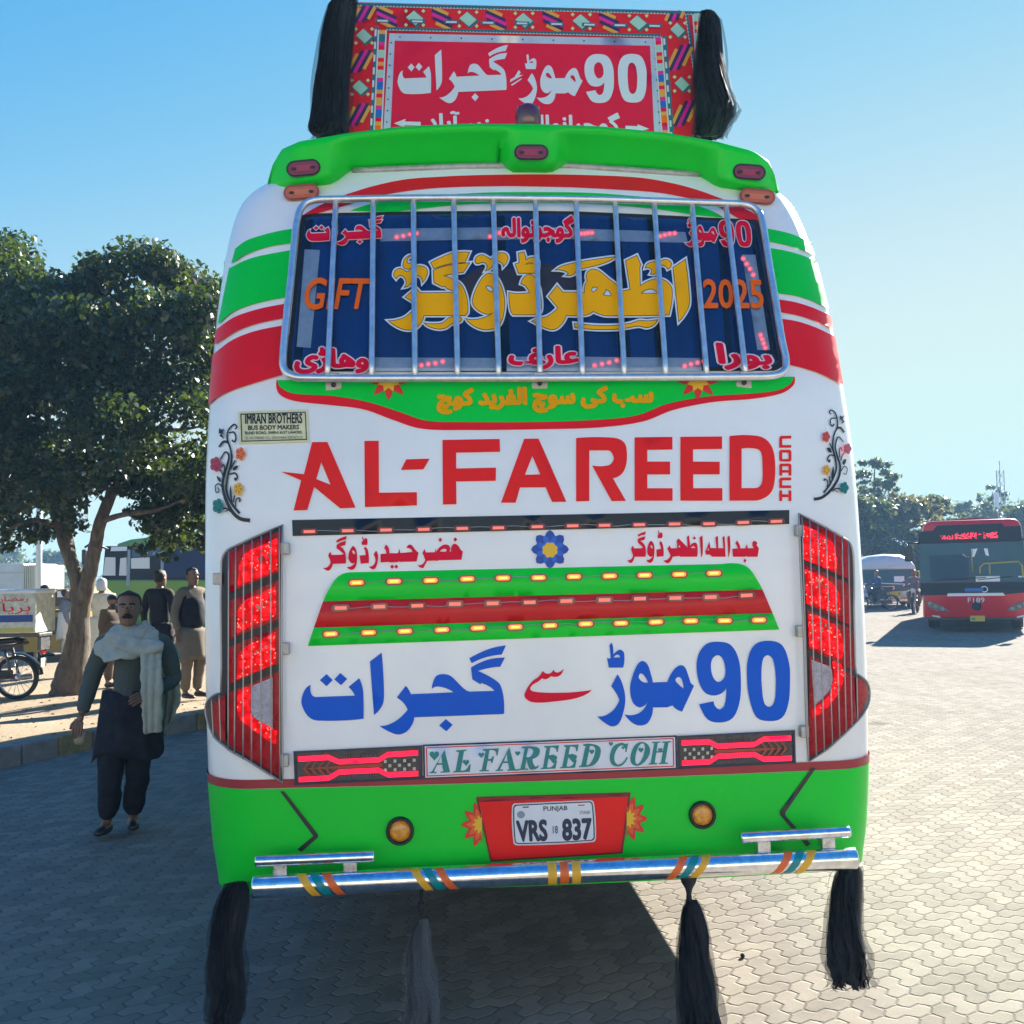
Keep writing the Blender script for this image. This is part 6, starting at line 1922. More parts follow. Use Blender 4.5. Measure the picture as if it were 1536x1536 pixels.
    if shoe:
        for s in 'LR':
            a = P['an' + s]; q = P['to' + s]; d = (q - a); d.z = 0; d.normalize()
            N = [(a - d * .045 + Vector((0, 0, -.035)), (.042, .038)), (a + d * .05 + Vector((0, 0, -.035)), (.044, .040)), (q + Vector((0, 0, .012)), (.046, .030)), (q + d * .06 + Vector((0, 0, .004)), (.036, .022))]
            V, F = skin_mesh(N, [(0, 1), (1, 2), (2, 3)], 2)
            zmin = min(v.z for v in V); V = [Vector((v.x, v.y, max(v.z, -0.0 + min(a.z, q.z) - .06))) for v in V]
            MB().add(V, F, True).build('shoe', shoe, t)
    return t, P, hp
C_NAVY = mat('navy_cloth', (.0035, .005, .013), .9, vary=.25, vscale=14)
C_TEALG = mat('grey_green_knit', (.075, .095, .088), .95, vary=.2, vscale=60, bump=.5, bscale=200)
C_SHAWL = mat('cream_wool', (.40, .42, .36), .95, vary=.15, vscale=20, bump=.5, bscale=160)
C_BLACK = mat('black_cotton', (.005, .005, .007), .9, vary=.2, vscale=20)
C_BEIGE = mat('beige_cotton', (.15, .125, .09), .9, vary=.15, vscale=20)
C_WHITE = mat('white_cotton', (.55, .55, .50), .9, vary=.1, vscale=16)
C_BLUE = mat('blue_cotton', (.02, .05, .16), .9, vary=.2, vscale=16)
C_BROWN = mat('brown_cotton', (.085, .06, .04), .9, vary=.2, vscale=16)
C_GREY = mat('grey_cotton', (.14, .16, .19), .9, vary=.2, vscale=16)
MSHOE = mat('black_leather', (.012, .011, .011), .45)
# ---- the man walking towards the camera
mg = on_ground(176, 1252)
MY = mg.y
def mp_(x, y, dy=0.0):
    v = at_depth(x, y, MY + dy) - mg
    return (v.x, v.y, v.z)
hz_ = at_depth(191, 885, MY).z
JW = {'_s': False, 'pelvis': mp_(196, 1050), 'chest': mp_(200, 985), 'neck': mp_(196, 948, -.01), 'head': mp_(193, 913, -.05),
      'shL': mp_(158, 962), 'elL': mp_(136, 1022, .04), 'wrL': mp_(121, 1075, -.06), 'shR': mp_(246, 962), 'elR': mp_(262, 1020, .05), 'wrR': mp_(221, 1040, -.20),
      'hpL': mp_(176, 1062), 'knL': mp_(166, 1160, -.12), 'anL': mp_(160, 1234, -.02), 'toL': mp_(150, 1250, -.17), 'hpR': mp_(214, 1062), 'knR': mp_(206, 1160, -.02), 'anR': mp_(199, 1226, .12), 'toR': mp_(200, 1241, -.02)}
man, PM, hpM = person('moustached man in a cream shawl and navy shalwar walking on the shaded pavers', mg, 0, 1.72, JW, top=C_TEALG, legs=C_NAVY, shoe=MSHOE,
                      kameez=(mp_(196, 1034)[2], mp_(196, 1132)[2], .192, .235), kcol=C_NAVY, moustache=True, turn=.25, curl=.8, loose=1.08)
# shawl: a thick wrap round the neck, a front fall and a back fall
nk = PM['neck']
rows = []
for j in range(16):
    v = j / 15; row = []
    for q in range(49):
        a = 2 * math.pi * q / 48
        fr = max(0, -math.sin(a)); sd_ = abs(math.cos(a))
        rr_ = .068 + .150 * v ** .8 + .018 * v * math.sin(5 * a + 4 * v)
        fold = .014 * math.sin(13 * v + 2.2 * math.sin(a) + a) * (1 - .5 * v)
        z = nk.z + .055 - .10 * v ** 1.2 - .13 * fr * v ** .9 - .05 * sd_ * v * v + .012 * math.sin(3 * a + 5 * v)
        row.append((nk.x + .01 + (rr_ + fold) * math.cos(a) * 1.02, nk.y - .015 + (rr_ * .72 + fold) * math.sin(a) - .025 * fr * v, z))
    rows.append(row)
mb = MB().grid(rows)
sw = mb.build('shawl', C_SHAWL, man); sw.modifiers.new('thick', 'SOLIDIFY').thickness = .014; sw.modifiers.new('s', 'SUBSURF').render_levels = 1
def fall(cols, rows_n, seed, amp):
    r_ = random.Random(seed); rows = []
    for i in range(rows_n):
        u = i / (rows_n - 1); row = []
        for j, c in enumerate(cols):
            p = [Vector(q) for q in c]; f = u * (len(p) - 1); k = min(int(f), len(p) - 2)
            q = p[k].lerp(p[k + 1], f - k)
            row.append(q + Vector((0, amp * math.sin(j * 2.1 + u * 3 + seed), 0)))
        rows.append(row)
    return rows
cols = [[mp_(208 + i * 4.6, 962, -.16 + .01 * i), mp_(211 + i * 4.0, 1000, -.24), mp_(213 + i * 3.6, 1050, -.27), mp_(216 + i * 3.2, 1100, -.24)] for i in range(9)]
o = MB().grid(fall(cols, 14, 1, .018)).build('shawl_front_fall', C_SHAWL, sw); o.modifiers.new('thick', 'SOLIDIFY').thickness = .012; o.modifiers.new('s', 'SUBSURF').render_levels = 1
cols = [[mp_(232 + i * 4.2, 955 + i * 1.5, -.08 + .02 * i), mp_(240 + i * 3.6, 1000, .14), mp_(243 + i * 3.2, 1050, .17), mp_(238 + i * 3.2, 1104 - abs(i - 2) * 5, .14)] for i in range(9)]
o = MB().grid(fall(cols, 14, 2, .02)).build('shawl_back_fall', C_SHAWL, sw); o.modifiers.new('thick', 'SOLIDIFY').thickness = .012; o.modifiers.new('s', 'SUBSURF').render_levels = 1
cols = [[mp_(176 + i * 8, 955 + 2 * abs(i - 3), -.13), mp_(172 + i * 9.5, 968 + 3 * (4 - abs(i - 4)), -.20), mp_(185 + i * 7.5, 976 + 2.5 * (4 - abs(i - 4)), -.165)] for i in range(9)]
o = MB().grid(fall(cols, 8, 3, .012)).build('shawl_chest_fold', C_SHAWL, sw); o.modifiers.new('thick', 'SOLIDIFY').thickness = .02; o.modifiers.new('s', 'SUBSURF').render_levels = 1
# the bag he carries
bgp = Vector(mp_(121, 1104, -.07)) + mg
bag = tag(empty('plastic_bag', bgp), 'small clear plastic bag of food hanging from the walking man\'s hand', 'bag')
mb = MB().loft([[((r_ * math.cos(a)) * (1 + .12 * math.sin(3 * a + z * 40)), r_ * .8 * math.sin(a), z) for a in np.linspace(0, 6.283, 17)[:-1]] for z, r_ in ((-.058, .015), (-.052, .036), (-.02, .046), (.02, .036), (.05, .015), (.075, .010), (.095, .022))])
mb.build('bag_film', mat('bag_film', (.50, .42, .30), .3, alpha=.6), bag)
MB().lathe([(.004, -.045), (.028, -.044), (.036, -.018), (.028, .008), (.006, .02)], (0, 0, 0), 'Z', 14, 1, .8).build('food', mat('bread', (.42, .24, .10), .7, vary=.3, vscale=30), bag)
for o_ in [sw] + list(sw.children):
    dm = o_.modifiers.new('folds', 'DISPLACE'); tx_ = bpy.data.textures.get('shawl_folds') or bpy.data.textures.new('shawl_folds', 'CLOUDS'); tx_.noise_scale = .06; dm.texture = tx_; dm.strength = .030
# ---- bystanders on the verge
def stand(px, py, label, pyh, **kw):
    g = on_ground(px, py, VZ)
    top = at_depth(px, pyh, g.y).z
    return person(label, g, kw.pop('rz', 0.0), group='bystanders on the earth verge', h=(top - VZ) * .991, **kw)
stand(240, 1042, 'bystander in black seen from behind, between the shawled man and the waistcoat man', 855, rz=R(160), top=C_BLACK, legs=C_BLACK, shoe=MSHOE, kameez=(1.0, .55, .20, .25), kcol=C_BLACK)
stand(288, 1048, 'bystander in a dark navy waistcoat over a beige shalwar suit beside the coach', 852, rz=R(55), top=C_BEIGE, legs=C_BEIGE, vest=C_NAVY, shoe=MSHOE, kameez=(.95, .52, .20, .27), kcol=C_BEIGE)
stand(152, 1012, 'person in white clothes and a pale head cover behind the forked trunk', 868, rz=R(200), top=C_WHITE, legs=C_WHITE, shoe=MSHOE, kameez=(1.0, .5, .21, .28), kcol=C_WHITE, hat='wrap', hatcol=mat('pale_blue_cotton', (.42, .50, .62), .9), hair=None)
stand(168, 1030, 'bystander in brown with a dark cap facing right, behind the shawled man', 893, rz=R(70), top=C_BROWN, legs=C_BROWN, shoe=MSHOE, kameez=(1.0, .5, .20, .26), kcol=C_BROWN, hat='cap', hatcol=C_BLACK, beard=True)
stand(66, 985, 'person in dark blue with a striped head wrap standing left of the yellow rickshaw', 878, rz=R(60), top=C_BLUE, legs=C_BLUE, shoe=MSHOE, kameez=(1.0, .5, .2, .26), kcol=C_BLUE, hat='beanie', hatcol=C_BLACK)
stand(98, 992, 'person in white trousers bending over a tray behind the left side of the forked trunk', 884, rz=R(120), top=C_GREY, legs=C_WHITE, shoe=MSHOE, kameez=(1.0, .45, .2, .27), kcol=C_WHITE)

# =================================================================== OTHER VEHICLES AND THINGS
MTY = mat('tyre', (.016, .016, .017), .75)
MALU = mat('alloy', (.55, .56, .58), .3, metal=.9, vary=.2, vscale=20)
MENG = mat('engine_grey', (.10, .10, .105), .45, metal=.6, vary=.3, vscale=30)
MHLD = mat('dull_lamp', (.22, .26, .30), .25, coat=.4)
MHL = mat('headlamp_glass', (.55, .60, .66), .08, coat=1)
def wheel(parent, c, r, w, axis='Y', spokes=10, bike=False):
    x, y, z = c
    k = .16 if bike else .42
    prof = [(r * (1 - k), -w * .42), (r * .93, -w * .5), (r, -w * .28), (r * 1.005, 0), (r, w * .28), (r * .93, w * .5), (r * (1 - k), w * .42), (r * (1 - k * 1.06), 0), (r * (1 - k), -w * .42)]
    mb = MB(); n = 32
    vs = []
    for (rr_, h) in prof:
        for j in range(n):
            a = 6.2831853 * j / n; p = (rr_ * math.cos(a), h, rr_ * math.sin(a)) if axis == 'Y' else (h, rr_ * math.cos(a), rr_ * math.sin(a))
            vs.append((p[0] + x, p[1] + y, p[2] + z))
    fs = [(i * n + j, i * n + (j + 1) % n, (i + 1) * n + (j + 1) % n, (i + 1) * n + j) for i in range(len(prof) - 1) for j in range(n)]
    mb.add(vs, fs, True)
    wh = mb.build('wheel', MTY, parent)
    rb = MB()
    if bike:
        pts = [(x + r * (1 - k) * .99 * math.cos(a), y, z + r * (1 - k) * .99 * math.sin(a)) for a in np.linspace(0, 6.283, 33)[:-1]] if axis == 'Y' else [(x, y + r * (1 - k) * .99 * math.cos(a), z + r * (1 - k) * .99 * math.sin(a)) for a in np.linspace(0, 6.283, 33)[:-1]]
        rb.tube(pts, .012, 6, closed=True)
        for j in range(18):
            a = 6.283 * j / 18; c2, s2 = math.cos(a) * r * (1 - k), math.sin(a) * r * (1 - k); o = .03 * (1 if j % 2 else -1)
            rb.tube([(x, y + o, z), (x + c2, y, z + s2)] if axis == 'Y' else [(x + o, y, z), (x, y + c2, z + s2)], .0032, 4)
        rb.lathe([(.02, -.06), (.055, -.045), (.055, .045), (.02, .06)], c, axis, 14)
    else:
        rb.lathe([(.05, -w * .3), (r * .50, -w * .38), (r * .57, -w * .44), (r * .57, w * .44), (r * .50, w * .38), (.05, w * .3)], c, axis, 24)
    rb.build('rim', MALU, wh)
    return wh
def motorcycle(label, loc, rz, paint, cat='motorcycle', scale=1.0):
    t = tag(empty('motorcycle', loc, rz), label, cat, 'motorcycles around the yard')
    wheel(t, (-.62, 0, .30), .30, .085, bike=True); wheel(t, (.64, 0, .30), .30, .075, bike=True)
    MB().tube([(.60, .06, .33), (.42, .06, .86)], .019, 8).tube([(.60, -.06, .33), (.42, -.06, .86)], .019, 8).box((.44, 0, .82), (.05, .16, .03), bevel=.01).build('fork', MALU, t)
    MB().tube([(.40, -.34, .98), (.38, -.26, 1.0), (.42, -.10, .94), (.42, .10, .94), (.38, .26, 1.0), (.40, .34, .98)], .012, 8).tube([(.36, -.36, .985), (.38, -.25, 1.0)], .02, 8).tube([(.36, .36, .985), (.38, .25, 1.0)], .02, 8).build('handlebar', MENG, t)
    for s in (-1, 1):
        m_ = MB().tube([(.40, s * .24, 1.0), (.36, s * .30, 1.14)], .006, 6).box((.355, s * .31, 1.17), (.02, .10, .07), bevel=.015).build('mirror', MENG, t)
    MB().loft([[(x, y * w, z + h * w2) for (y, w2) in ((-1, 0), (-.9, .6), (-.4, 1), (.4, 1), (.9, .6), (1, 0), (.6, -.5), (-.6, -.5))] for (x, w, z, h) in ((-.02, .06, .74, .03), (.05, .11, .76, .09), (.2, .13, .80, .12), (.33, .10, .82, .09), (.38, .05, .82, .04))]).build('tank', paint, t)
    MB().loft([[(x, y * w, z + h * w2) for (y, w2) in ((-1, 0), (-.85, 1), (.85, 1), (1, 0), (.7, -.6), (-.7, -.6))] for (x, w, z, h) in ((-.72, .08, .80, .03), (-.6, .12, .80, .05), (-.3, .12, .78, .05), (0, .10, .77, .05), (.06, .06, .77, .03))]).build('seat', MBK, t)
    MB().box((.05, 0, .40), (.34, .20, .22), bevel=.04).lathe([(.03, -.13), (.10, -.12), (.10, .12), (.03, .13)], (.0, 0, .38), 'Y', 16).box((.14, 0, .55), (.16, .15, .16), bevel=.02).build('engine', MENG, t)
    MB().tube([(.38, 0, .84), (.1, 0, .72), (-.35, 0, .70), (-.78, 0, .78)], .02, 8).tube([(.4, 0, .78), (.22, 0, .42), (-.2, 0, .30), (-.62, .07, .30)], .018, 8).tube([(-.2, 0, .30), (-.62, -.07, .30)], .018, 8).tube([(-.6, .10, .32), (-.5, .11, .70)], .022, 8).tube([(-.6, -.10, .32), (-.5, -.11, .70)], .022, 8).build('frame', MENG, t)
    MB().tube([(.16, -.10, .46), (.26, -.12, .30), (.1, -.14, .22), (-.25, -.14, .24), (-.75, -.15, .30)], [.018, .02, .022, .035, .042], 10).build('exhaust', MALU, t)
    def fender(cx, a0, a1, r_, w):
        rows = [[(cx + r_ * math.cos(a), y, .30 + (r_ - .015 * abs(y) / w) * math.sin(a)) for y in (-w, -w * .5, 0, w * .5, w)] for a in np.linspace(R(a0), R(a1), 12)]
        o = MB().grid(rows).build('mudguard', paint, t); o.modifiers.new('t', 'SOLIDIFY').thickness = .006
    fender(-.62, 35, 175, .345, .065); fender(.64, 30, 135, .34, .055)
    MB().box((-.30, .085, .36), (.62, .03, .10), bevel=.015).build('chain_case', MBK, t)
    MB().lathe([(.02, -.06), (.07, -.04), (.085, 0), (.085, .03), (.06, .045), (.01, .05)], (.50, 0, .86), 'X', 18).build('headlight', MHL, t)
    MB().box((-.98, 0, .66), (.05, .12, .09), bevel=.015).build('tail_light', MRD, t)
    MB().box((-.99, 0, .50), (.012, .16, .12), bevel=.004).build('number_plate', MPL, t)
    return t
# delivery motorcycle at the left edge
MRDP = mat('red_bike_paint', (.30, .01, .015), .3, coat=.5); MBKP = mat('black_bike_paint', (.01, .01, .012), .3, coat=.5); MBLP = mat('blue_bike_paint', (.01, .05, .16), .3, coat=.5)
dg_ = on_ground(27, 1049, VZ); DY = dg_.y
wc = at_depth(24, 1012, DY)
motorcycle('black delivery motorcycle under a painted food box at the left edge', (wc.x - .62, DY + .02, VZ), math.pi, MBKP)
bt = at_depth(53, 884, DY - .32)
bx0 = tag(empty('delivery_box', (bt.x - .42, DY, VZ + .92)), 'cream food delivery box with red lettering and a white lid on the motorcycle', 'box')
bh = bt.z - (VZ + .92)
MB().box((0, 0, bh * .46), (.84, .62, bh * .92), bevel=.02).build('box_body', mat('cream_panel', (.56, .56, .44), .45, vary=.35, vscale=7), bx0)
MB().box((0, 0, bh * .955), (.88, .66, bh * .11), bevel=.03).build('box_lid', MPW, bx0)
MB().box((0, 0, -.03), (.90, .5, .05), bevel=.01).box((.40, 0, -.14), (.05, .3, .2)).build('rack', MENG, bx0)
FXS = lambda x, z, o=0: (x * .84 - .42, -.312 - o, z * bh)
def box_panel(name, pts, m_, off): return mesh_obj(name, [FXS(u, v, off) for u, v in pts], [list(range(len(pts)))], m_, bx0)
box_panel('blue_band', [(.28, .26), (.96, .26), (.96, .42), (.28, .42)], mat('band_blue', (.01, .05, .24), .45), .002)
box_panel('yellow_band', [(.02, .03), (.97, .03), (.97, .13), (.02, .13)], mat('band_yellow', (.5, .45, .12), .45), .002)
box_panel('food_picture', [(.14 + .15 * math.cos(a), .25 + .24 * math.sin(a)) for a in np.linspace(0, 6.283, 25)[:-1]], mat('picture_pink', (.35, .16, .16), .5, vary=.6, vscale=14), .004)
box_panel('picture_ring', [(.14 + .18 * math.cos(a), .25 + .29 * math.sin(a)) for a in np.linspace(0, 6.283, 25)[:-1]], MPW, .003)
def box_text(txt, x0, z0, x1, z1, m_, bold=.05):
    V, F = text_mesh(txt, bold); lo, hi = V.min(0), V.max(0); s = (V - lo) / (hi - lo)
    mesh_obj('box_lettering', [FXS(x0 + (x1 - x0) * a, z0 + (z1 - z0) * b, .005) for a, b in s], F, m_, bx0)
box_text('\uFBFD\uFEE7\uFE8E\uFBFE\uFEAE\uFE91', .05, .44, .92, .70, MCR)
box_text('\u0646\uFE8E\uFEC0\uFEE3\u0631', .36, .70, .88, .86, MCR, .03)

# ---- buses
def bus_shell(t, W, H, L, z0, m_body, taper=.94, front_r=.25, roof_r=.22):
    """rounded box coach body; front face near y=0, looking to -y"""
    rings = []
    for (y, s, dz) in ((0.10, .90, .06), (.02, .95, .02), (0, .97, 0)) if False else ((.0, .955, .03), (.04, .985, .01), (.14, 1.0, 0), (L * .5, 1, 0), (L - .15, 1.0, 0), (L, .96, .03)):
        w, h0, h1 = W / 2 * s, z0 + dz, H - dz
        ring = []
        for (cx, cz, a0) in ((1, 1, 0), (-1, 1, 90), (-1, -1, 180), (1, -1, 270)):
            rr_ = roof_r if cz > 0 else .08
            for q in range(5):
                a = R(a0 + 22.5 * q)
                wz = taper if cz > 0 else 1
                ring.append((cx * (w * wz - rr_) + rr_ * math.cos(a), y, (h1 - rr_ if cz > 0 else h0 + rr_) + rr_ * math.sin(a)))
        rings.append(ring)
    return MB().loft(rings).build('body', m_body, t)
def flat(name, pts, y, m_, t, thick=.02):
    """a flat fitting on a front face, with thickness"""
    n = len(pts); vs = [(x, y, z) for x, z in pts] + [(x, y + thick, z) for x, z in pts]
    fs = [list(range(n)), list(range(2 * n - 1, n - 1, -1))] + [[i, i + n, (i + 1) % n + n, (i + 1) % n] for i in range(n)]
    return mesh_obj(name, vs, fs, m_, t)
# red city bus on the right
RY = 26.6
rb_c = at_depth(1460, 870, RY)
rbus = tag(empty('city_bus', (rb_c.x, rb_c.y, 0), -R(24)), 'red city bus facing the camera with a lit red destination sign, numbered F189', 'bus')
MRBP = mat('bus_red', (.60, .010, .018), .3, coat=.5, vary=.06, vscale=2)
bus_shell(rbus, 2.5, 2.92, 11, .38, MRBP)
def q6(lst):
    out = []
    for tk in lst.split():
        x, y = (float(v) for v in tk.split(',')); out.append(((x / 6.68 + 1370 - 1459.5) / 58.6, (955 - (y / 6.68 + 760)) / 58.6 + .02))
    return out[::-1]
MNG = mat('bus_black_panel', (.004, .020, .038), .25, spec=.15)
MWG = mat('windscreen', (.012, .085, .13), .2, spec=.25)
MB().loft([[(x * w, y, 2.86 + h) for x, h in ((-1, -.06), (-.9, .0), (-.5, .10), (0, .13), (.5, .10), (.9, .0), (1, -.06), (.0, -.08))] for y, w in ((.5, .85), (.8, .95), (4, .95), (5, .9))]).build('roof_pod', MRBP, rbus)
flat('destination_panel', q6('100,290 140,270 240,265 280,215 880,215 905,245 1050,245 1060,400 100,400'), -.012, MNG, rbus)
flat('windscreen', q6('100,402 1062,402 1085,560 1098,800 98,800'), -.010, MWG, rbus)
flat('lower_panel', q6('98,802 1098,802 1100,905 870,925 360,925 95,930'), -.014, MNG, rbus)
MLED = mat('led_sign_red', (.9, .03, .05), .4, emit=(1, .03, .08), estr=.45)
mb = MB(); rr = random.Random(5)
for (x0, x1, h0) in ((315, 428, .5), (450, 645, .95), (715, 838, .9)):
    x = x0
    while x < x1:
        top = 290 + (1 - h0) * 45 + rr.uniform(0, 16); y = 356
        while y > top:
            if rr.random() < .74:
                for p in [q6('%f,%f' % (x, y))[0]]:
                    mb.box((p[0], -.018, p[1]), (.026, .012, .018))
            y -= 10.5
        x += 12
mb.box((q6('676,318')[0][0], -.018, q6('676,318')[0][1]), (.06, .012, .02))
mb.build('led_sign', MLED, rbus)['kind'] = 'stuff'
flat('chrome_strip', q6('355,910 865,910 882,938 345,940'), -.024, MPW, rbus)
V, F = text_mesh('F189', .03); lo, hi = V.min(0), V.max(0); a, b = q6('538,1005')[0], q6('692,955')[0]
mesh_obj('bus_number', [(a[0] + (b[0] - a[0]) * u, -.030, a[1] + (b[1] - a[1]) * v) for u, v in (V - lo) / (hi - lo)], F, MPW, rbus)
e_ = q6('618,1040')[0]
MB().lathe([(.05, -.01), (.10, -.012), (.115, 0), (.10, .02)], (e_[0], -.012, e_[1]), 'Y', 24).build('front_badge', MNG, rbus)
for s_, pts in ((0, '118,982 200,1000 300,1040 362,1092 240,1088 160,1040'), (1, '1102,975 1020,1000 930,1040 885,1085 980,1090 1080,1040')):
    h_ = flat('headlight', q6(pts) if s_ == 0 else q6(pts)[::-1], -.012, mat('headlight_housing', (.05, .055, .06), .15, coat=1), rbus)
    for x, y in (((180, 1012), (235, 1045), (300, 1070)) if s_ == 0 else ((1055, 1015), (1000, 1045), (940, 1068))):
        c = q6('%f,%f' % (x, y))[0]; MB().lathe([(.01, -.01), (.04, -.008), (.05, 0), (.05, .01)], (c[0], -.016, c[1]), 'Y', 16).build('lamp', MHLD, h_)
for pts in ('195,1130 270,1140 275,1160 200,1145', '975,1145 1040,1130 1045,1145 980,1162'):
    flat('fog_light', q6(pts) , -.012, MHL, rbus)
pl_ = flat('number_plate', q6('553,1138 688,1138 688,1195 553,1195'), -.016, mat('plate_yellow', (.55, .42, .05), .5), rbus)
flat('plate_mark', q6('565,1160 600,1160 600,1180 565,1180'), -.040, MTEAL, pl_); 
MB().box((0, .2, .36), (2.2, .3, .12), bevel=.03).build('bumper_underside', MBK, rbus)
MB().box((0, 5.2, .42), (2.2, 9.8, .2)).build('chassis', MBK, rbus)
for sx in (-1, 1):
    for y in (2.2, 8.2): wheel(rbus, (sx * 1.05, y, .48), .48, .28, axis='X')
mw = MB().tube([(-.9, -.03, 1.36), (-.2, -.035, 1.40), (.3, -.03, 1.42)], .012, 6).tube([(.1, -.03, 1.36), (.9, -.03, 1.44)], .010, 6).build('wiper', MDK, rbus)
# handrail seen through the windscreen, and a notice
flat('notice', q6('620,742 842,742 842,795 620,795'), -.016, MPW, rbus)
MYP = mat('rail_yellow', (.45, .36, .10), .4)
pr = lambda s_: [(x, -.020, z) for x, z in q6(s_)]
MB().tube(pr('660,720 665,650 700,615 1020,600 1045,640 1050,760'), .022, 7).tube(pr('752,725 752,618'), .02, 7).tube(pr('595,700 592,560 600,470'), .012, 6).build('handrail', MYP, rbus)
for q, m_ in (('590,465 650,462 615,545 592,545', MPW), ('708,462 742,462 752,540 722,530', MPW), ('190,520 560,520 560,780 200,780', mat('screen_reflection_dark', (.006, .05, .10), .25, spec=.2)), ('500,520 520,515 570,545 540,556', MPW), ('1004,745 1060,742 1075,755 1010,760', MPW)):  # the large dark patch paints a reflection onto the windscreen
    flat('cabin_and_reflection_patch', q6(q), -.0155, m_, rbus, .004)
for sx, pts in ((-1, '-60,430 60,430 60,570 -60,570'), (1, '1075,385 1180,385 1180,520 1075,520')):
    c = q6(pts); cx = sum(p[0] for p in c) / 4; cz = sum(p[1] for p in c) / 4
    MB().tube([(sx * 1.16, .1, 2.35), (cx, -.25, cz + .28), (cx, -.25, cz)], .025, 8).box((cx, -.25, cz), (.2, .12, .4), bevel=.03).build('wing_mirror', MBK, rbus)
blu = flat('front_logo', q6('512,868 530,858 690,862 680,895 515,893'), -.020, mat('logo_blue', (.0, .12, .40), .4), rbus)
c = q6('695,872')[0]
MB().tube([(c[0] + .075 * math.cos(a), -.03, c[1] + .07 * math.sin(a)) for a in np.linspace(-2.2, 2.6, 14)], .014, 6).build('logo_ring', MPW, rbus)
for sx in (-1, 1):
    for k in range(6):
        mesh_obj('side_window', [(sx * 1.252, .9 + k * 1.6 + q, z) if z < 1.6 else (sx * (1.252 - .035), .9 + k * 1.6 + q, z) for q, z in ((0, 1.35), (1.45, 1.35), (1.45, 2.25), (0, 2.25))], [[0, 1, 2, 3]], MSW, rbus)

# second red bus half hidden behind the minibus
p_ = at_depth(1372, 860, 62)
rb2 = tag(empty('parked_bus', (p_.x + .9, p_.y, 0), R(70)), 'pinkish red bus parked sideways behind the minibus and the city bus', 'bus')
bus_shell(rb2, 2.5, 2.95, 9, .4, mat('faded_red', (.42, .06, .08), .4, vary=.1))
for sx in (-1, 1):
    for y in (1.8, 7): wheel(rb2, (sx * 1.05, y, .48), .48, .26, axis='X')
    for k in range(5): mesh_obj('side_window', [(sx * 1.253, .8 + k * 1.6 + q, z) for q, z in ((0, 1.5), (1.4, 1.5), (1.4, 2.2), (0, 2.2))], [[0, 1, 2, 3]], MSW, rb2)
flat('windscreen', [(-1.1, 1.3), (1.1, 1.3), (1.05, 2.3), (-1.05, 2.3)], -.012, MWG, rb2)

# grey and yellow minibus
VYY = 43.0
p_ = at_depth(1329, 900, VYY)
mv = tag(empty('minibus', (p_.x, p_.y, 0), -R(16)), 'dark minibus with a domed silver roof and yellow panels behind the motorcycles', 'minibus')
kk = FPX / VYY
bus_shell(mv, 2.5, 1.75, 5.2, .35, mat('minibus_teal', (.02, .05, .075), .35, coat=.5, vary=.2, vscale=3), taper=.98, roof_r=.12)
MB().loft([[(x * w, y, 1.72 + h * s_) for x, h in ((-1.02, -.12), (-.98, .05), (-.85, .30), (-.5, .50), (0, .56), (.5, .52), (.85, .32), (.98, .05), (1.02, -.12))] for y, w, s_ in ((-.12, 1.16, .35), (.0, 1.2, .8), (.5, 1.24, 1.0), (4.6, 1.24, 1.0), (5.1, 1.2, .6))]).build('domed_roof', mat('roof_silver', (.55, .57, .58), .4, metal=.1, coat=.3), mv)
for x in (-.7, -.3, .1, .45): MB().lathe([(.01, -.03), (.05, -.02), (.05, .04), (.02, .06)], (x, -.02, 2.10), 'Y', 10).build('roof_lamp', MHL, mv)
flat('windscreen', [(-1.08, 1.08), (1.08, 1.08), (1.02, 1.66), (-1.02, 1.66)], -.012, MWG, mv)
MB().tube([(-1.15, -.03, 1.03), (-.2, -.05, 1.06), (.9, -.04, 1.0), (1.12, -.03, 1.12), (1.12, -.03, 1.6)], .022, 7).build('screen_trim', MPW, mv)
MYV = mat('minibus_yellow', (.60, .42, .01), .4, vary=.1)
flat('yellow_panel', [(.05, .42), (.98, .42), (.98, .66), (.9, .74), (.05, .70)], -.014, MYV, mv)
flat('grille', [(-.35, .78), (.35, .78), (.35, .93), (-.35, .93)], -.014, MALU, mv); flat('grille_gap', [(-.30, .81), (.30, .81), (.30, .90), (-.30, .90)], -.030, MBK, mv, .01)
flat('notice', [(.35, 1.1), (.75, 1.1), (.75, 1.34), (.35, 1.34)], -.018, MPW, mv)
for sx in (-1, 1):
    MB().tube([(sx * 1.2, 0, 1.55), (sx * 1.36, -.15, 1.5)], .02, 6).box((sx * 1.38, -.16, 1.34), (.16, .1, .42), bevel=.03).build('yellow_mirror', MYV, mv)
    MB().lathe([(.02, -.03), (.11, -.02), (.13, .0), (.13, .03)], (sx * .75, -.01, .60), 'Y', 16).build('headlight', MHL, mv)
    for y in (.9, 4.1): wheel(mv, (sx * 1.0, y, .36), .36, .2, axis='X')
flat('chrome_bumper', [(-1.1, .30), (1.1, .30), (1.1, .40), (-1.1, .40)], -.06, MST, mv, .06)
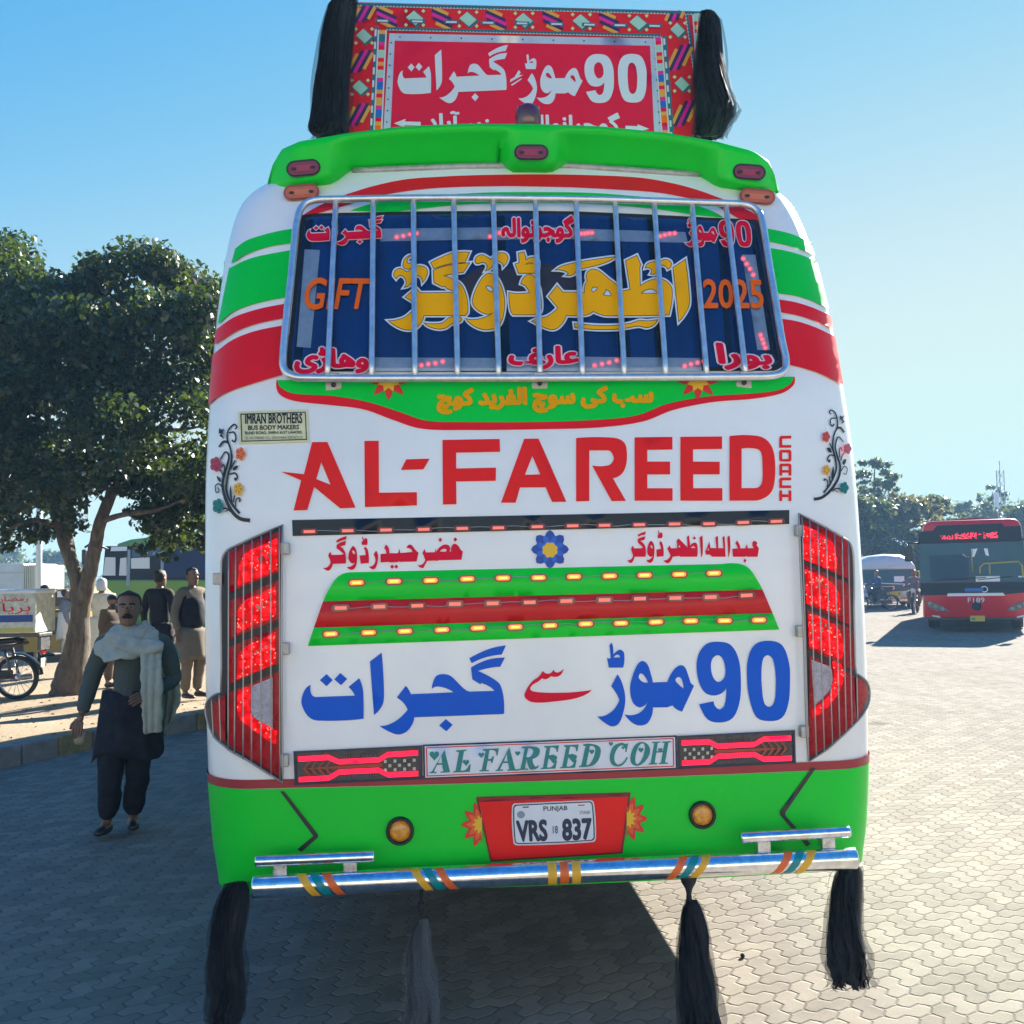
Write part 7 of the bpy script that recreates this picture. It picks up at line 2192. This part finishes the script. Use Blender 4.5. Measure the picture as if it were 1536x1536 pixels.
# motorcycles on the right and their riders
SIT = dict(pelvis=(0, .12, .84), chest=(0, .04, 1.14), neck=(0, .0, 1.34), head=(0, -.02, 1.49), shL=(-.185, .01, 1.28), elL=(-.27, -.14, 1.07), wrL=(-.30, -.36, 1.02), shR=(.185, .01, 1.28), elR=(.27, -.14, 1.07), wrR=(.30, -.36, 1.02),
           hpL=(-.10, .10, .82), knL=(-.20, -.28, .72), anL=(-.17, -.12, .34), toL=(-.18, -.26, .28), hpR=(.10, .10, .82), knR=(.20, -.28, .72), anR=(.17, -.12, .34), toR=(.18, -.26, .28))
def rider(label, loc, rz, **kw): return person(label, loc, rz, 1.70, SIT, **kw)
def on_bike(px, py, ang):
    g = on_ground(px, py)
    return g
g1 = on_ground(1315, 916)
motorcycle('blue motorcycle with a rider crossing from right to left beside the coach edge', g1, math.pi + R(8), MBLP)
rider('rider in dark blue sitting on the blue motorcycle', g1 + Vector((.06, 0, 0)), R(-82), top=C_BLUE, legs=C_NAVY, shoe=MSHOE, kameez=None)
g2 = on_ground(1368, 921)
motorcycle('dark motorcycle facing the camera, half hidden by the city bus', g2 + Vector((.35, .55, 0)), R(-118), MBKP)
rider('rider in grey riding the dark motorcycle next to the city bus', g2 + Vector((.35, .55, 0)), R(-28), top=C_GREY, legs=C_BEIGE, shoe=MSHOE, hair='short')
g3 = on_ground(1340, 908)
motorcycle('red parked motorcycle standing in front of the minibus', g3, math.pi + R(25), MRDP)
# stroller-sized cart is not there: pale-clothed pedestrian by the minibus
g4 = on_ground(1364, 905)
person('pedestrian in pale grey blue standing between the minibus and the city bus', g4 + Vector((.3, 1.5, 0)), R(30), 1.7, None, top=mat('pale_cotton', (.35, .40, .5), .9), legs=C_WHITE, shoe=MSHOE, kameez=(1.0, .5, .2, .26), kcol=mat('pale_cotton_2', (.35, .40, .5), .9))

# ---- left background: green bus, rickshaw, container, pole, edging
GYY = 27.0
gl_ = at_depth(152, 870, GYY)
gb = tag(empty('green_bus', (gl_.x, gl_.y, 0), R(4)), 'green and blue bus parked sideways behind the tree and the bystanders', 'bus')
MGB = mat('bus_green', (.02, .21, .06), .4, coat=.2, vary=.1); MGL = mat('bus_lime', (.14, .30, .015), .4, coat=.2)
def gz_(py): return float(at_depth(200, py, GYY).z)
zr, zw0, zw1 = gz_(808), gz_(874), gz_(818)
side = [(.0, .45), (.02, 1.2), (.14, zw0), (.42, zw1 + .05), (.75, zr - .02), (1.2, zr + .03), (10, zr + .03), (10.2, zr - .2), (10.2, .45)]
n = len(side)
vs = [(x, 0, z) for x, z in side] + [(x, 2.45, z) for x, z in side]
o = mesh_obj('body', vs, [list(range(n)), list(range(2 * n - 1, n - 1, -1))] + [[i, i + n, (i + 1) % n + n, (i + 1) % n] for i in range(n)], MGB, gb)
def gside(name, pts, m_, off=.01, th=.03):
    n = len(pts); vs = [(x, -off, z) for x, z in pts] + [(x, -off + th, z) for x, z in pts]
    return mesh_obj(name, vs, [list(range(n)), list(range(2 * n - 1, n - 1, -1))] + [[i, i + n, (i + 1) % n + n, (i + 1) % n] for i in range(n)], m_, gb)
kx = GYY / FPX
def gp(s):
    out = []
    for tk in s.split():
        x, y = (float(v) for v in tk.split(',')); p = at_depth(130 + x / 7.68, 780 + y / 7.68, GYY); out.append((p.x - gl_.x, p.z))
    return out[::-1]
MDW = mat('bus_window_dark', (.002, .006, .014), .3, spec=.15); MBW = mat('bus_window_blue', (.006, .02, .085), .3, spec=.15)
MPWN = mat('window_painted_bright', (.55, .60, .64), .2, coat=.5)  # pale pane colour stands in for the sunlit view through the bus
gside('window_band', gp('215,300 330,300 2600,285 2600,690 180,690'), MDW)
gside('lime_panel', gp('180,705 2600,705 2600,1150 150,1150'), MGL, .014)
gside('rear_window', gp('880,300 2600,290 2600,660 870,660'), MBW, .02)
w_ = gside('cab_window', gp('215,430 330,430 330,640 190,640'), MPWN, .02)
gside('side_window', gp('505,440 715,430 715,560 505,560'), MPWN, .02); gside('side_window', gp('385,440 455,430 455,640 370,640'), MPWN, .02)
gside('window_pillar', gp('470,340 500,340 490,760 450,760'), mat('pillar_grey', (.25, .32, .38), .4), .03)
gside('window_pillar', gp('845,290 880,290 870,670 840,670'), mat('pillar_blue', (.20, .30, .42), .4), .03)
gside('header_panel', gp('510,310 840,300 840,410 520,430'), mat('header_blue', (.02, .08, .18), .4), .03)
def gtext(txt, x0, y0, x1, y1, bold=.03):
    V, F = text_mesh(txt, bold); lo, hi = V.min(0), V.max(0); a, b = gp('%f,%f' % (x0, y1))[0], gp('%f,%f' % (x1, y0))[0]
    mesh_obj('bus_lettering', [(a[0] + (b[0] - a[0]) * u, -.045, a[1] + (b[1] - a[1]) * v) for u, v in (V - lo) / (hi - lo)], F, MPW, gb)
gtext('\uFEAE\uFED4\uFEB3', 750, 355, 845, 400); gtext('\u06C1\uFEAE\uFED4\uFEC3', 600, 360, 700, 395)
gside('front_sign', gp('285,310 460,305 460,355 275,360'), MPW, .03)
MB().tube([(.2, -.1, zw1 - .1), (-.1, -.35, zw1 + .1), (-.28, -.45, zw1 - .05)], .03, 7).box((-.28, -.45, zw1 - .3), (.1, .2, .4), bevel=.03).build('wing_mirror', MBK, gb)
for x in (2.2, 8.0): wheel(gb, (x, .2, .5), .5, .3, axis='Y'); wheel(gb, (x, 2.2, .5), .5, .3, axis='Y')
dr_ = at_depth(171, 866, GYY)
# yellow rickshaw
YY = 21.0
ry_ = at_depth(84, 935, YY)
rk = tag(empty('auto_rickshaw', (ry_.x, ry_.y, 0), R(6)), 'yellow auto rickshaw with a patterned roof band left of the tree trunk', 'rickshaw')
zt_ = at_depth(84, 884, YY).z
MYR = mat('rickshaw_yellow', (.30, .20, .008), .45, coat=.2, vary=.12)
MB().loft([[(x, y, z) for x, z in ((-.62, .35), (-.66, .8), (-.64, 1.15), (.64, 1.15), (.66, .8), (.62, .35))] for y in (0, .05, 1.3, 1.4)], smooth=False).build('rear_body', MYR, rk)
MB().loft([[(x * w, y, z) for x, z in ((-.64, 1.2), (-.62, zt_ - .12), (-.5, zt_), (.5, zt_), (.62, zt_ - .12), (.64, 1.2))] for y, w in ((-.02, .95), (.1, 1), (1.2, 1), (1.9, .95))], smooth=False).build('canopy', MYR, rk)
MB().box((0, -.035, 1.42), (1.0, .02, .30), bevel=.01).build('rear_window', MDK, rk)
MB().box((0, -.03, 1.17), (1.3, .05, .05)).box((.1, -.02, .9), (.5, .03, .3), bevel=.02).build('luggage_rail', MBK, rk)
for x, m_ in ((-.45, MBLP), (-.15, MRDP), (.15, MPW), (.45, MBLP)): MB().box((x, -.05, zt_ - .1), (.22, .02, .12)).build('roof_pattern', m_, rk)
MB().loft([[(x * w, y, z) for x, z in ((-.5, .4), (-.5, 1.0), (.5, 1.0), (.5, .4))] for y, w in ((1.4, 1), (2.0, .8), (2.35, .4))]).build('nose', MYR, rk)
for sx in (-1, 1): wheel(rk, (sx * .56, .35, .24), .24, .12, axis='X'); MB().box((sx * .5, -.03, .75), (.12, .04, .16), bevel=.01).build('tail_light', MRD, rk)
wheel(rk, (0, 2.15, .24), .24, .1, axis='X')
# container
CY = 40.0
a, b = at_depth(-60, 885, CY), at_depth(33, 845, CY)
ct = tag(empty('shipping_container', (b.x, b.y, 0)), 'white corrugated container behind the delivery motorcycle', 'container')
MCT = mat('container_white', (.52, .52, .50), .5, vary=.1, vscale=2)
Hc = b.z
MB().box((-1.5, 1.6, Hc / 2), (3.0, 3.0, Hc), bevel=.03).build('container_box', MCT, ct)
rows = []
L_ = at_depth(56, 845, CY).x - b.x
mb = MB()
for i in range(9): mb.box((L_ * (i + .5) / 9, .12 + i * .02, Hc * .5), (L_ / 9 * .55, .12, Hc * .96), bevel=.02)
mb.box((L_ / 2, 1.3, Hc * .49), (L_, 2.2, Hc * .97)); mb.build('corrugated_side', mat('container_white_sunlit', (.60, .54, .40), .5), ct)  # same white container, its sunlit side painted warmer and lighter
MB().box((-.7, .08, Hc * .86), (1.5, .05, .06)).build('door_bar', MGR, ct); MB().box((-.75, .09, Hc * .42), (1.0, .03, .45)).build('door_panel', mat('door_olive', (.22, .24, .18), .6, vary=.4, vscale=2), ct)
# pole
PYY = 30.0
pp = at_depth(58, 870, PYY)
po = tag(empty('white_pole', (pp.x, pp.y, 0)), 'thick white pole standing beside the container', 'pole')
MB().tube([(0, 0, 0), (0, 0, 5.2)], .085, 16).build('shaft', mat('pole_white', (.62, .64, .66), .5), po); MB().box((0, 0, .1), (.34, .34, .2), bevel=.02).build('foot', MGR, po)
# low brick edging between verge and car park
a = on_ground(-60, 984, .1); b = on_ground(140, 975, .1)
c = (a + b) / 2; d = (b - a)
o = MB().box((c.x, c.y, .17), (d.length, .3, .30), rot=Matrix.Rotation(math.atan2(d.y, d.x), 3, 'Z'), bevel=.02).build('brick_edging', mat('old_brick', (.13, .06, .045), .9, vary=.4, vscale=12, bump=.5)); tag(o, 'low reddish brick edging across the verge behind the trunk', 'edging')

# =================================================================== HAZE
hz = MB().box((0, 105, 5.25), (420, 330, 12.5)).build('haze', None)
hz.data.materials.clear()
m = bpy.data.materials.new('haze'); m.use_nodes = True
nt = m.node_tree; nt.nodes.clear()
out = nt.nodes.new('ShaderNodeOutputMaterial'); pv = nt.nodes.new('ShaderNodeVolumePrincipled')
pv.inputs['Color'].default_value = (.36, .66, 1.0, 1)
pv.inputs['Density'].default_value = .0019
pv.inputs['Anisotropy'].default_value = -.1
nt.links.new(pv.outputs[0], out.inputs['Volume'])
hz.data.materials.append(m); hz['kind'] = 'stuff'

# parts of parts stay two levels below their thing
def _chain(o):
    c = [o]
    while c[-1].parent is not None: c.append(c[-1].parent)
    return c[::-1]
for o in list(COL.objects):
    c = _chain(o)
    if len(c) > 3: o.parent = c[1]
